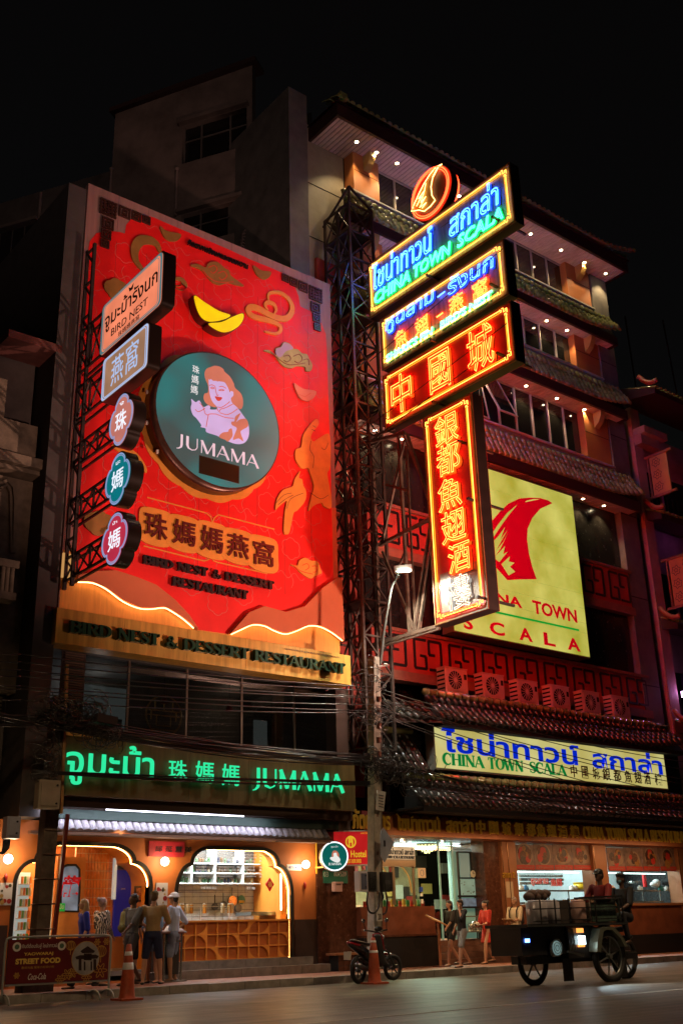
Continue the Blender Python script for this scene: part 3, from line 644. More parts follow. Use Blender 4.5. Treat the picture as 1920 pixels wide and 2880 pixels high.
box('upper_cabinet', rm, mat('teal_dim', (.12, .16, .2), .4), fb2.px(320, 2500)[0], fb2.px(378, 2500)[0], 23.95, 24.0, 2.56, 3.2)
box('white_post', rm, mat('white_lit', (.6, .65, .65), .4, emit=(.6, .75, .75), es=.3), fb2.px(314, 2450)[0], fb2.px(321, 2450)[0], 23.85, 23.95, 1.9, 3.2)
t = thing('framed_picture', 'small framed portrait on the orange reveal right of the blue panel', 'picture', (12.6, 23.4, 2.1))
fp = FY(23.45); a = fp.px(378, 2492); b = fp.px(405, 2536); fbox('frame', t, brown, fp, a[0], b[0], b[1], a[1], 0, .03); fbox('print', t, mat('portrait_print', (.35, .12, .06), .5, var=.9, sc_=14), fp, a[0] + .04, b[0] - .04, b[1] + .04, a[1] - .04, .03, .034)
lamp('AREA', ((d0 + d1) / 2 - .1, 23.6, 3.25), 190, (1, .62, .28), (2.6, .8), ((d0 + d1) / 2, 23.7, 0))
for i, x in enumerate((185, 265)):
    c = FY(23.6).px(x, 2374); t = thing('ceiling_light', ('left', 'right')[i] + ' flat round ceiling light inside the orange doorway arch', 'ceiling light', (c[0], 23.6, 3.29), 'flat lights in the entrance')
    cyl('lens', t, glow('flat_lamp', (1, .85, .6), 12), (c[0], 23.6, 3.27), (c[0], 23.6, 3.3), .08, 14)
# small side window with fridge shelves at the far left
t = thing('drinks_fridge', 'lit drinks fridge with stacked bottles seen left of the dark pole', 'fridge', (9.6, 24.3, .4))
ff = FY(24.4); a = ff.px(44, 2600)[0]; b = ff.px(76, 2600)[0]
box('cabinet', t, mat('fridge_back', (.5, .6, .6), .5, emit=(.6, .8, .8), es=.3), a, b, 24.4, 24.6, .4, 2.5)
for k in range(7):
    z = .8 + k * .24; box('shelf', t, white_m, a, b, 24.25, 24.4, z, z + .015)
    for q in range(4): cyl('bottle', t, mat(('b_orange', 'b_green', 'b_white')[(k + q) % 3], ((.6, .2, .03), (.1, .3, .05), (.6, .6, .55))[(k + q) % 3], .3), (a + .05 + q * (b - a) / 4, 24.32, z + .015), (a + .05 + q * (b - a) / 4, 24.32, z + .17), .03, 8)
# ---- kitchen behind the cloud window
kt = thing('shop_kitchen', 'bright white tiled dessert kitchen behind the cloud shaped window', 'room', (15, 24, .5))
k0, k1 = U(494) - .1, U(821) + .5
wt = mat('white_wall_tile', (.62, .64, .62), .25, var=.1); dark_gr = mat('dark_grout', (.12, .11, .1), .8)
bw = box('back_wall', kt, dark_gr, k0, k1, 24.5, 24.56, .5, 3.5)
nn = 17; zz = 9
for i in range(nn):
    for j in range(zz):
        a = k0 + .1 + (k1 - k0 - .1) * i / nn; z = 1.35 + j * .155; box('tile', bw, wt, a + .006, a + (k1 - k0 - .1) / nn - .006, 24.485, 24.5, z + .006, z + .149)
box('ceiling', kt, mat('kitchen_ceiling', (.6, .62, .6), .6), k0, k1, 23.0, 24.5, 3.38, 3.42)
box('side_wall', kt, inner, U(785) + .25, k1, 23.3, 24.48, .5, 3.38)
box('side_wall', kt, wt, k0 - .05, k0, 23.3, 24.5, .5, 3.38)
shm = mat('white_shelf', (.7, .74, .74), .4)
sx0, sx1 = k0, U(785) + .2
fk = FY(24.2)
shz = [fk.px(640, y)[1] for y in (2432, 2458, 2487)]
su = thing('white_shelf_unit', 'white wall shelving with bottles above the kitchen counter', 'shelf', (15, 24.3, 2.5))
for z in shz: box('shelf', su, shm, sx0, sx1, 24.1, 24.48, z, z + .03)
for x in (532, 598, 676): a = fk.px(x, 2430)[0]; box('upright', su, shm, a, a + .05, 24.1, 24.48, shz[2], 3.3)
bcol = [((.05, .12, .06), 'green_jar'), ((.1, .05, .02), 'brown_jar'), ((.45, .42, .3), 'cream_jar'), ((.02, .03, .06), 'dark_jar')]
for zi_, z in enumerate(shz):
    x = sx0 + .1
    while x < sx1 - .1:
        h = rnd.uniform(.09, .17); q = bcol[rnd.choice((0, 1, 3, 0, 2))]
        if rnd.random() > .12:
            o = cyl('jar', None, mat(q[1], q[0], .2, coat=.5), (x, 24.25, z + .03), (x, 24.25, z + .03 + h), .033, 8); tag(o, 'one of the small %s jars packed along the %s white kitchen shelf' % (q[1].split('_')[0], ('top', 'middle', 'bottom')[zi_]), 'jar', '%s jars on the %s kitchen shelf' % (q[1].split('_')[0], ('top', 'middle', 'bottom')[zi_]))
        x += rnd.uniform(.075, .12)
box('rail', su, steel, sx0, sx1 - .3, 24.2, 24.22, 2.06, 2.075)
for i, (x, y, r_, m_) in enumerate(((608, 2550, .085, 'iron'), (632, 2545, .09, 'iron'), (657, 2533, .12, 'copper'), (673, 2554, .1, 'iron'))):
    c = FY(24.35).px(x, y); m2 = mat('copper_pan', (.6, .28, .15), .25, metal=.9) if m_ == 'copper' else mat('iron_pan', (.12, .12, .12), .3, metal=.7)
    t = thing('frying_pan', ('small pan hanging leftmost on the tiled kitchen wall', 'narrow steel ladle pan hanging second on the tiled kitchen wall', 'round copper pan on the tiled kitchen wall', 'dark round pan hanging below the copper pan')[i], 'pan', (c[0], 24.4, c[1]), 'pans on the kitchen wall')
    cyl('bowl', t, m2, (c[0], 24.38, c[1]), (c[0], 24.44, c[1]), r_, 18); beam('handle', t, black, (c[0], 24.42, c[1] + r_), (c[0], 24.42, c[1] + r_ + .2), .02, .015)
t = thing('round_sticker', 'round green and yellow sticker among the hanging pans', 'sticker', (15.5, 24.4, 1.9)); c = FY(24.42).px(681, 2530)
cyl('disc', t, mat('teal_paint', (.02, .2, .18), .4), (c[0], 24.45, c[1]), (c[0], 24.46, c[1]), .11, 18); box('yellow_half', t, mat('yellow_paint', (.7, .45, .05), .4), c[0] - .08, c[0] + .08, 24.445, 24.45, c[1] - .08, c[1] - .02)
t = thing('oven', 'black microwave oven at the left of the kitchen', 'oven', (13.7, 24.2, 1.3)); box('body', t, mat('oven_steel', (.4, .4, .4), .3, metal=.6), k0 + .02, k0 + .62, 24.0, 24.45, 1.5, 2.15); box('door', t, black, k0 + .06, k0 + .5, 23.985, 24.0, 1.55, 2.0)
box('hob_top', kt, mat('hob_steel', (.3, .32, .32), .3, metal=.7), fk.px(662, 2580)[0], fk.px(790, 2580)[0], 23.5, 24.2, 1.5, 1.58)
cups = thing('cup_stack', 'stack of white cups at the right end of the counter', 'cup', (17, 23.8, 1.6)); c = FY(23.8).px(767, 2573)
for q in range(5): cyl('cup', cups, mat('china', (.7, .7, .68), .3), (c[0], 23.8, c[1] - .12 + q * .055), (c[0], 23.8, c[1] - .12 + q * .055 + .048), .07, 12)
for i, (x, y) in enumerate(((502, 2580), (512, 2580), (529, 2582), (538, 2582), (626, 2580), (645, 2582), (652, 2580), (575, 2586))):
    fc = FY(23.45); c = fc.px(x, y); t = thing('storage_jar', f'{ORD[i]} glass storage jar from the left standing on the counter', 'jar', fc.P(*c), 'jars on the counter')
    cyl('jar_body', t, mat(('jar_cream', 'jar_amber')[i % 2], ((.55, .45, .3), (.5, .25, .05))[i % 2], .2, coat=.5), (c[0], 23.45, 1.56), (c[0], 23.45, 1.75), .045, 10); cyl('lid', t, white_m, (c[0], 23.45, 1.75), (c[0], 23.45, 1.78), .04, 10)
# menu lettering on the glass: three columns of white lines
gp = box('window_glass', SH, glass('clear_pane', (.97, .98, .97), .05), U(494), U(821), 23.13, 23.135, 1.5, 3.2)
fl = FY(23.12); wm = mat('white_print_glow', (.8, .82, .8), .5, emit=(.8, .8, .8), es=.35)  # print on the glass emits, brightness put into the white
C7 = lambda x, y: fl.px(470 + .287 * x, 2350 + .287 * y)
for x0, x1, cut in ((285, 480, 9), (500, 715, 9), (738, 930, 6)):
    for j, yy in enumerate((188, 213, 245, 307, 335, 375, 400)):
        if j > cut: continue
        a = C7(x0, yy + (x1 - x0) * .0); b = C7(x0 + (x1 - x0) * rnd.uniform(.6, .82), yy)
        s_ = ('รังนกตุ๋นน้ำตาล', 'Stewed bird nest with', 'รังนกน้ำแดง')[j % 3]
        text(gp, s_, fl, a[0], a[1] - .02, b[0], a[1] + .025, wm, 0, .003, split=False, name='lettering')
        e = C7(x0 + (x1 - x0) * .86, yy); g_ = C7(x1, yy); text(gp, '200.-' if j % 3 else '350.-', fl, e[0], a[1] - .02, g_[0], a[1] + .02, wm, 0, .003, split=False, name='lettering')
a = C7(332, 525); b = C7(485, 500); text(gp, '中餐·燕窩·甜品', fl, a[0], a[1], b[0], b[1], wm, 0, .003, split=False, name='lettering')
a = C7(780, 528); b = C7(862, 500); text(gp, '老字 1988', fl, a[0], a[1], b[0], b[1], wm, 0, .003, split=False, name='lettering')
t = thing('fortune_charm', 'red and gold diamond shaped paper charm inside the kitchen window', 'ornament', (16.6, 23.1, 2.2)); c = C7(1000, 480)
poly('diamond', t, mat('charm_red_glow', (.6, .01, .01), .4, emit=(.6, 0, 0), es=.2), fl, [(c[0] - .13, c[1]), (c[0], c[1] - .16), (c[0] + .13, c[1]), (c[0], c[1] + .16)], .01, .03)  # charm and its character emit; brightness put into their colours
text(t, '福', fl, c[0] - .06, c[1] - .06, c[0] + .06, c[1] + .07, mat('gold_leaf_glow', (.8, .5, .1), .4, emit=(.8, .5, .1), es=.2), .03, .035)
# counter with relief grid
ct = thing('serving_counter', 'orange counter front with square and quarter circle relief', 'counter', (15, 23, .5))
fc = FY(22.98); cx0, cx1 = fc.px(490, 2600)[0], fc.px(812, 2600)[0]; cz0, cz1 = .53, fc.px(700, 2591)[1]
fbox('front_panel', ct, ow, fc, cx0 + .03, cx1 + .05, cz0, cz1, -.3, -.06)
fbox('top', ct, inner, fc, cx0, cx1 + .05, cz1, cz1 + .04, -.5, .02)
cw = (cx1 - cx0) / 11; ch_ = (cz1 - cz0) / 3
for i in range(12): fbox('upright_rib', ct, inner, fc, cx0 + cw * i - .012 if i else cx0 + .03, cx0 + cw * i + .012 if i else cx0 + .05, cz0, cz1, -.06, 0)
for j in range(4): fbox('cross_rib', ct, inner, fc, cx0 + .04, cx1, max(cz0, cz0 + ch_ * j - .012), cz0 + ch_ * j + .012, -.06, -.002)
for i, j, q in ((2, 2, 3), (6, 2, 3), (7, 2, 1), (8, 2, 3), (1, 1, 1), (2, 1, 0), (5, 1, 0), (6, 1, 2), (0, 0, 1), (3, 0, 0), (4, 0, 2), (7, 0, 2), (8, 0, 0), (10, 1, 0), (10, 0, 2)):
    ax = cx0 + cw * i; az = cz0 + ch_ * j; cc = {0: (ax, az), 1: (ax + cw, az), 2: (ax + cw, az + ch_), 3: (ax, az + ch_)}[q]
    a0 = {0: 0, 1: 90, 2: 180, 3: 270}[q]; pts = arc(cc[0], cc[1], cw, ch_, a0, a0 + 90, 8); corner = (2 * ax + cw - cc[0], 2 * az + ch_ - cc[1])
    poly('quarter_relief', ct, inner, fc, pts + [corner], -.058, -.004 - .001 * ((i + j) % 3))
cs = thing('display_case', 'low glass display case on the counter', 'display case', (14.6, 23.2, 1.6))
a, b = fc.px(493, 2560)[0], fc.px(660, 2560)[0]
box('glass_front', cs, glass('clear_pane'), a, b, 23.2, 23.205, cz1 + .04, cz1 + .34); box('glass_rim', cs, shm, a, b, 23.195, 23.21, cz1 + .34, cz1 + .352)
for x in (a, (a + b) / 2, b - .01): box('glass_post', cs, shm, x, x + .012, 23.195, 23.21, cz1 + .04, cz1 + .34)
lamp('AREA', (14.9, 23.8, 3.3), 210, (.92, .97, 1), (2.8, .8), (14.9, 24.1, 0))
lamp('AREA', (U(821) + .1, 23.28, 2.0), 9, (1, .9, .75), (.1, 1.6), (15, 23.9, 1.9))
tube('white_led_bar', kt, glow('led_white', (1, .95, .85), 7), [(U(821) - .12, 23.3, 1.6), (U(821) - .12, 23.3, 2.85)], .018, 6)
for i, x in enumerate((590, 625)):
    c = FY(23.6).px(x, 2384); cyl('spot_lens', kt, glow('cool_spot', (.9, 1, .95), 22), (c[0], 23.6, 3.36), (c[0], 23.6, 3.38), .06, 12)
# ================================================================== RED BILLBOARD
BY = 22.6; fr = FY(BY)
bb = thing('billboard', 'huge red billboard with birds, clouds and gold ingots above the mustard band', 'billboard', (14, BY, 14))
pale = mat('billboard_pale_panel', (.34, .19, .17), .55, streak=.22, sc_=1.2, bump=.12, bs=6)
red = mat('billboard_red_print', (.85, .010, .009), .5, var=.16, sc_=.9, bump=.12, bs=6)
salmon = mat('billboard_salmon', (.60, .155, .06), .5, var=.1, sc_=1.2)
amber = mat('billboard_amber', (.80, .36, .06), .5, streak=.15)
goldp = mat('print_gold', (.30, .155, .035), .5, var=.2); goldl = mat('print_light_gold', (.78, .32, .05), .5, var=.15)
tl, tr = fr.px(250, 515), fr.px(928, 800); brc, blc = fr.px(960, 1840), fr.px(205, 1720)
u0, u1 = tl[0], tr[0]; v1 = (tl[1] + tr[1]) / 2; v0 = 8.0
n = 9
for i in range(n):
    a = u0 + (u1 - u0) * i / n; fbox('sheet_panel', bb, pale, fr, a, a + (u1 - u0) / n - .006, v0, v1, -.18, 0)
def cp(ox, oy, s, q, fr=fr, off=0): return [fr.px(ox + s * a, oy + s * b, off) for a, b in q]
A = lambda q, f_=fr, off=0: cp(150, 500, .5421, q, f_, off)      # upper half readings
B_ = lambda q, f_=fr, off=0: cp(150, 1150, .5421, q, f_, off)    # lower half readings
redo = A([(160, 690), (163, 560), (170, 440), (190, 330), (225, 287), (290, 276), (345, 282), (372, 290), (378, 245), (410, 208), (465, 194), (520, 206), (620, 250), (760, 308), (900, 368), (1030, 428), (1130, 468), (1190, 495), (1245, 550), (1272, 615), (1280, 668), (1330, 690), (1385, 745), (1412, 810), (1418, 900)]) + B_([(1432, 140), (1440, 400), (1452, 885), (1380, 935), (1290, 1030), (1190, 1060), (1080, 1030), (1000, 1062), (905, 1168), (740, 1145), (690, 1075), (620, 1000), (520, 920), (420, 880), (310, 845), (200, 850), (118, 870), (110, 700), (125, 300)])
poly('red_field', bb, red, fr, redo, 0, .006)
for i in range(1, n): a = u0 + (u1 - u0) * i / n - .003; fbox('seam', bb, mat('seam_line', (.25, .03, .02), .7), fr, a - .004, a + .004, 9.6, v1 - 1.5, .006, .0075)
# scalloped cloud line pattern
def inside(p, P):
    c = False; j = len(P) - 1
    for i in range(len(P)):
        if (P[i][1] > p[1]) != (P[j][1] > p[1]) and p[0] < (P[j][0] - P[i][0]) * (p[1] - P[i][1]) / (P[j][1] - P[i][1]) + P[i][0]: c = not c
        j = i
    return c
lines = []
for i in range(12):
    for j in range(16):
        cx = u0 + .4 + i * .78; cz = 8.6 + j * .78 + (.39 if i % 2 else 0); ln = []
        if (i + j) % 2:
            for k in range(37):
                a = 2 * math.pi * k / 36; r_ = .27 + .05 * abs(math.sin(3 * a)); ln.append((cx + r_ * math.cos(a), cz + r_ * math.sin(a)))
        else:
            for k in range(13):
                t = k / 12; ln.append((cx - .45 + .9 * t, cz + .09 * math.sin(math.pi * 4 * t)))
            lines.append([(cx + .07 * math.sin(math.pi * 2 * k / 8) * 1.0, cz - .35 + .7 * k / 8) for k in range(9)])
        lines.append(ln)
lines = [l for l in lines if all(inside(p, redo) for p in l)]
o = ribs('line_pattern', bb, mat('pattern_line', (.60, .17, .14), .5), fr, lines, .011, .006, .0075); o['kind'] = 'stuff'
# hills and glowing waves at the foot
hl = B_([(118, 870), (200, 850), (310, 845), (420, 880), (520, 920), (620, 1000), (690, 1075), (740, 1150), (700, 1120), (660, 1090), (600, 1050), (560, 1033), (490, 1040), (430, 1035), (350, 1000), (260, 935), (190, 905), (112, 900)])
hr = B_([(1452, 885), (1480, 880), (1492, 1210), (1430, 1160), (1370, 1130), (1310, 1125), (1250, 1150), (1190, 1168), (1130, 1150), (1080, 1125), (1020, 1120), (960, 1145), (905, 1172), (1000, 1062), (1080, 1030), (1190, 1060), (1290, 1030), (1380, 935)])
poly('hill', bb, salmon, fr, hl, .01, .15); poly('hill', bb, salmon, fr, hr, .01, .15)
fbox('lower_field', bb, amber, fr, u0 + .02, u1 - .0, 8.02, 9.6, .001, .004)
led = glow('wave_led', (1, .5, .18), 7)
for q in (B_([(118, 903), (190, 907), (260, 937), (350, 1003), (430, 1037), (490, 1042), (560, 1036), (600, 1053), (660, 1093), (715, 1140)]), B_([(910, 1172), (960, 1149), (1020, 1124), (1080, 1129), (1130, 1153), (1190, 1171), (1250, 1154), (1310, 1129), (1370, 1134), (1430, 1164), (1485, 1205)])):
    tube('cove_light', bb, led, [fr.P(a, b - .015, .12) for a, b in smooth(q, 4, False)], .016, 4)
fbox('right_border', bb, salmon, fr, fr.px(927, 1300)[0] - .12, u1, 8.9, 12.5, .0, .004)
# raised ornaments, each with its own thickness
orn = lambda nm, m_, q, d=.05, sm=True: poly(nm, bb, m_, fr, smooth(q, 4) if sm else q, .006, .006 + d)
orn('ingot_print', goldp, A([(550, 255), (575, 275), (600, 285), (658, 298), (640, 330), (595, 330), (565, 300)]))
orn('ingot_print', goldp, A([(1032, 458), (1075, 485), (1123, 492), (1115, 520), (1085, 530), (1050, 505)]))
orn('ingot_print', mat('print_pink', (.66, .27, .17), .5), A([(1243, 1070), (1290, 1098), (1355, 1110), (1345, 1145), (1310, 1162), (1270, 1140)]))
ribs('ingot_line', bb, salmon, fr, [A([(1262, 1125), (1300, 1140), (1330, 1120)])], .02, .05, .058)
cl1 = [(708, 458), (745, 452), (785, 470), (800, 447), (840, 440), (865, 455), (880, 470), (905, 485), (915, 510), (940, 530), (985, 565), (945, 560), (900, 548), (860, 560), (820, 545), (790, 510), (760, 480)]
orn('cloud', goldp, A(cl1)); ribs('cloud_line', bb, red, fr, [smooth(A(q), 3, False) for q in ([(800, 470), (830, 460), (845, 480), (825, 500), (812, 490)], [(850, 500), (880, 490), (895, 515), (870, 535), (855, 520)], [(770, 485), (800, 520), (850, 545), (930, 545)])], .02, .05, .058)
gl1 = [(1087, 900), (1120, 900), (1150, 925), (1148, 890), (1175, 880), (1190, 857), (1222, 865), (1240, 890), (1265, 895), (1285, 915), (1310, 920), (1325, 950), (1338, 975), (1330, 1005), (1305, 1005), (1300, 985), (1260, 980), (1235, 990), (1200, 985), (1170, 960), (1140, 920)]
orn('cloud', mat('print_green', (.40, .48, .18), .5, var=.3), A(gl1)); orn('cloud_lilac', mat('print_lilac', (.42, .40, .62), .5), A([(1150, 920), (1150, 892), (1176, 882), (1190, 860), (1220, 868), (1238, 890), (1200, 905), (1180, 930), (1165, 935)]), .056)
ribs('cloud_line', bb, mat('print_brown', (.2, .05, .03), .5), fr, [smooth(A(q), 3, False) for q in ([(1190, 930), (1215, 925), (1225, 945), (1205, 960), (1190, 950)], [(1240, 930), (1270, 920), (1285, 945), (1265, 965), (1245, 955)], [(1120, 905), (1170, 950), (1220, 975), (1300, 965)], [(1290, 950), (1315, 945), (1320, 975)])], .018, .05, .068)
cb = [(1225, 810), (1260, 815), (1270, 790), (1300, 775), (1330, 790), (1365, 795), (1378, 830), (1385, 855), (1350, 870), (1330, 882), (1300, 868), (1275, 850), (1250, 825)]
orn('cloud', goldl, B_(cb)); ribs('cloud_line', bb, red, fr, [smooth(B_(q), 3, False) for q in ([(1285, 815), (1310, 805), (1320, 825), (1300, 840)], [(1335, 820), (1358, 818), (1360, 845), (1340, 850)], [(1240, 815), (1280, 845), (1340, 860)])], .018, .05, .058)
b1 = [(1360, 55), (1370, 85), (1345, 115), (1330, 150), (1345, 172), (1380, 150), (1428, 140), (1430, 300), (1415, 340), (1432, 440), (1436, 515), (1400, 510), (1385, 490), (1345, 505), (1318, 530), (1335, 450), (1345, 400), (1325, 330), (1315, 310), (1285, 312), (1265, 290), (1250, 260), (1252, 215), (1280, 200), (1290, 140), (1330, 80)]
b2 = [(1275, 325), (1268, 360), (1285, 370), (1290, 400), (1305, 430), (1300, 480), (1260, 530), (1240, 545), (1220, 640), (1205, 652), (1190, 640), (1195, 540), (1205, 480), (1165, 510), (1147, 525), (1155, 470), (1185, 425), (1235, 405), (1245, 370)]
orn('bird', goldl, B_(b1)); orn('bird', goldl, B_(b2))
ln = mat('print_dark_line', (.16, .05, .02), .5)
ribs('bird_line', bb, ln, fr, [smooth(B_(q), 3, False) for q in ([(1330, 170), (1325, 215), (1345, 250), (1340, 310)], [(1385, 205), (1400, 215), (1412, 200), (1418, 180)], [(1150, 490), (1190, 450), (1230, 440)], [(1160, 500), (1200, 470), (1238, 450)], [(1330, 440), (1380, 470), (1420, 450)], [(1205, 520), (1225, 470), (1290, 440)], [(1340, 90), (1355, 100)], [(1335, 110), (1352, 118)])], .014, .05, .06)
def swirl(q, w_, m_, f_=A): p = smooth(f_(q), 5, False); N_ = len(p); poly('swirl', bb, m_, fr, ribbon(p, [w_ * (.25 + .75 * math.sin(math.pi * (i + 1) / (N_ + 1))) for i in range(N_)]), .006, .05)
swirl([(1112, 640), (1115, 605), (1165, 598), (1210, 625), (1235, 670), (1225, 715), (1190, 735), (1130, 720), (1060, 682), (1020, 675), (1008, 697), (1040, 725), (1120, 745), (1170, 770), (1172, 800), (1145, 812), (1092, 800)], .2, goldl)
swirl([(1110, 690), (1095, 665), (1110, 650), (1140, 660), (1152, 690), (1140, 710)], .13, goldl)
swirl([(552, 390), (535, 350), (500, 328), (450, 330), (422, 370), (425, 430), (465, 485)], .28, goldp); swirl([(628, 528), (660, 530), (680, 560), (660, 576), (632, 568)], .16, goldp)
for x, y, r_ in ((300, 575, .22), (325, 560, .2), (350, 570, .17), (315, 600, .2)):
    c = A([(x, y)])[0]; cyl('cloud_disc', bb, goldp, fr.P(*c, .006), fr.P(*c, .05 + r_ * .02), r_, 16)
for x, y, r_ in ((205, 590, .25), (240, 575, .22), (275, 590, .2), (265, 615, .2), (225, 620, .2)):
    c = B_([(x, y)])[0]; cyl('cloud_disc', bb, goldp, fr.P(*c, .006), fr.P(*c, .05 + r_ * .02), r_, 16)
orn('petal', goldl, B_([(300, 190), (360, 195), (430, 235), (475, 300), (478, 335), (440, 300), (380, 250), (320, 215)]))
# corner lattice ornaments
lat = mat('corner_lattice', (.05, .018, .012), .4)
def ring_sq(u, v, s, d=.05):
    b = s * .13
    return [[(u, v + b / 2), (u + s, v + b / 2)], [(u + s - b / 2, v), (u + s - b / 2, v + s)], [(u + s, v + s - b / 2), (u, v + s - b / 2)], [(u + b / 2, v + s), (u + b / 2, v)]]
def corner(u, v, sx, wide=.045):
    L = []; S = .5
    x = u if sx > 0 else u - S; L += ring_sq(x, v - S, S)
    for t in (.27, .5, .73): L += [[(x + S * t, v - S), (x + S * t, v)], [(x, v - S * t), (x + S, v - S * t)]]
    L += [[(x + S * .2, v - S * .5), (x + S * .5, v - S * .2)], [(x + S * .5, v - S * .2), (x + S * .8, v - S * .5)], [(x + S * .8, v - S * .5), (x + S * .5, v - S * .8)], [(x + S * .5, v - S * .8), (x + S * .2, v - S * .5)]]
    a = S + .07; b = S + .07
    for s in (.34, .28, .24):
        xx = u + a if sx > 0 else u - a - s; L += ring_sq(xx, v - s, s) + ring_sq(xx + s * .3, v - s * .7, s * .4); a += s + .05
    for s in (.34, .28, .24):
        xx = u + (.1 if sx > 0 else -.1 - s); L += ring_sq(xx, v - b - s, s) + ring_sq(xx + s * .3, v - b - s * .7, s * .4); b += s + .05
    ribs('corner_ornament', bb, lat, fr, L, wide, .005, .05)
corner(u0 + .35, v1 - .32, 1); corner(u1 - .35, v1 - .35, -1)
# thin gold lines round the lettering
ribs('gold_line', bb, goldl, fr, [B_(q) for q in ([(487, 460), (790, 540), (815, 560), (824, 592)], [(1145, 625), (855, 550), (833, 567), (825, 592)], [(468, 712), (780, 790), (802, 784), (812, 763)], [(1108, 855), (850, 797), (828, 788), (815, 763)])], .03, .006, .02)
# Chinese name: salmon backing plate with dark characters
foot = B_([(468, 612), (590, 645), (735, 685), (870, 715), (1005, 750), (1140, 790)]); hb = .62
chs = (('珠', 466, 586, 548, 680), ('媽', 612, 730, 585, 712), ('媽', 756, 872, 617, 748), ('燕', 894, 1006, 655, 776), ('窩', 1028, 1136, 690, 818))
for ci_, (ch, a, b, c, d) in enumerate(chs):
    m_ = (a + b) / 2; x0, x1 = B_([(a, (c + d) / 2)])[0][0], B_([(b, (c + d) / 2)])[0][0]; y1, y0 = B_([(m_, c)])[0][1], B_([(m_, d)])[0][1]
    poly('letter_backing', bb, goldl, fr, smooth([(x0 - .12, y0 - .05), ((x0 + x1) / 2, y0 - .17), (x1 + .12, y0 - .08), (x1 + .15, (y0 + y1) / 2), (x1 + .1, y1 + .08), ((x0 + x1) / 2, y1 + .15), (x0 - .1, y1 + .08), (x0 - .14, (y0 + y1) / 2)], 4), .01, .045 + .004 * ci_)
    text(bb, ch, fr, x0, y0, x1, y1, mat('maroon_letter', (.11, .012, .01), .4), .06, .1, bold=.012, res=4)
q = lambda x, y: B_([(x, y)])[0]
serif(bb, 'BIRD NEST & DESSERT', fr, q(458, 790)[0], q(470, 808)[1], q(1135, 930)[0], q(470, 766)[1], black, .03, .12, 1.7)
serif(bb, 'RESTAURANT', fr, q(610, 900)[0], q(620, 920)[1], q(1000, 970)[0], q(620, 876)[1], black, .03, .12, 1.7)
t1 = A([(692, 345), (1003, 460)]); text(bb, 'ภัตตาคารรังนกและขนมหวาน', fr, t1[0][0], A([(700, 355)])[0][1], t1[1][0], A([(700, 325)])[0][1], black, .03, .09, bold=.015, split=True)
# big yellow ingot, glowing
ylit = lit('yellow_sign_face', (.95, .62, .0), .95, .12, 2)
for q_ in ([(728, 608), (780, 640), (860, 690), (925, 715), (870, 742), (795, 746), (750, 700)], [(800, 757), (870, 748), (930, 720), (985, 700), (990, 730), (960, 775), (900, 803), (850, 795)]):
    P_ = A(q_, fr, .3); poly('ingot_side', bb, mat('ingot_side', (.10, .015, .01), .4), fr, smooth(P_, 4), .006, .29); cx = sum(p[0] for p in P_) / len(P_); cz = sum(p[1] for p in P_) / len(P_)
    poly('ingot_face', bb, ylit, fr, smooth([(cx + (a - cx) * .95, cz + (b - cz) * .94) for a, b in P_], 4), .291, .30)
# frame behind the billboard
fbox('left_frame', bb, mat('maroon_frame', (.07, .015, .01), .5), fr, u0 - .55, u0 - .3, 8.0, 17.9, -.3, .05)
box('wall_box_lamp', bb, glow('amber_panel', (1, .5, .16), .55), fr.px(185, 1640)[0] - .15, fr.px(205, 1640)[0] - .1, 22.5, 22.55, 8.9, 9.5)

# ================================================================== ROUND LOGO SIGN
fs = FY(22.0); lc = fs.px(432, 1130); rc = fs.px(790, 1201); tc = fs.px(561, 982); bc = fs.px(657, 1375)
cx = (lc[0] + rc[0]) / 2; cz = (tc[1] + bc[1]) / 2; rr = (rc[0] - lc[0]) / 2; rz = (tc[1] - bc[1]) / 2; rr = (rr + rz) / 2
ls = thing('round_logo_sign', 'large round teal light box with a woman holding a bowl, on the red billboard', 'sign', fs.P(cx, cz))
bd = mat('bronze_case', (.10, .045, .03), .3, metal=.4, var=.5)
cyl('case', ls, bd, fs.P(cx, cz, -.56), fs.P(cx, cz, -.01), rr * 1.005, 64)
teal = mat('teal_face', (.03, .1, .1), .3, spec=.6); ntt = teal.node_tree; NN = ntt.nodes; LL = ntt.links; b_ = NN['Principled BSDF']
g = NN.new('ShaderNodeNewGeometry'); nz = NN.new('ShaderNodeTexNoise'); nz.inputs['Scale'].default_value = .38; nz.inputs['Detail'].default_value = 2
LL.new(g.outputs['Position'], nz.inputs['Vector']); cr = NN.new('ShaderNodeValToRGB'); cr.color_ramp.elements[0].position = .38; cr.color_ramp.elements[1].position = .62
cr.color_ramp.elements[0].color = (.045, .052, .055, 1); cr.color_ramp.elements[1].color = (.0, .21, .21, 1); LL.new(nz.outputs[0], cr.inputs[0]); LL.new(cr.outputs[0], b_.inputs['Emission Color']); b_.inputs['Emission Strength'].default_value = .85
cyl('face', ls, teal, fs.P(cx, cz, -.009), fs.P(cx, cz, .0), rr * .985, 64)
poly('scalloped_backing', ls, goldl, fs, [(cx + (rr * 1.07 + .07 * abs(math.sin(8 * a))) * math.cos(a), cz + (rr * 1.07 + .07 * abs(math.sin(8 * a))) * math.sin(a)) for a in [2 * math.pi * k / 96 for k in range(96)]], -.59, -.57)
D = lambda q_: [fs.px(400 + .2679 * a, 960 + .2679 * b) for a, b in q_]
coral = lit('coral_print', (.68, .2, .12), .85, .25); lilac = lit('lilac_print', (.62, .44, .75), .95, .22)
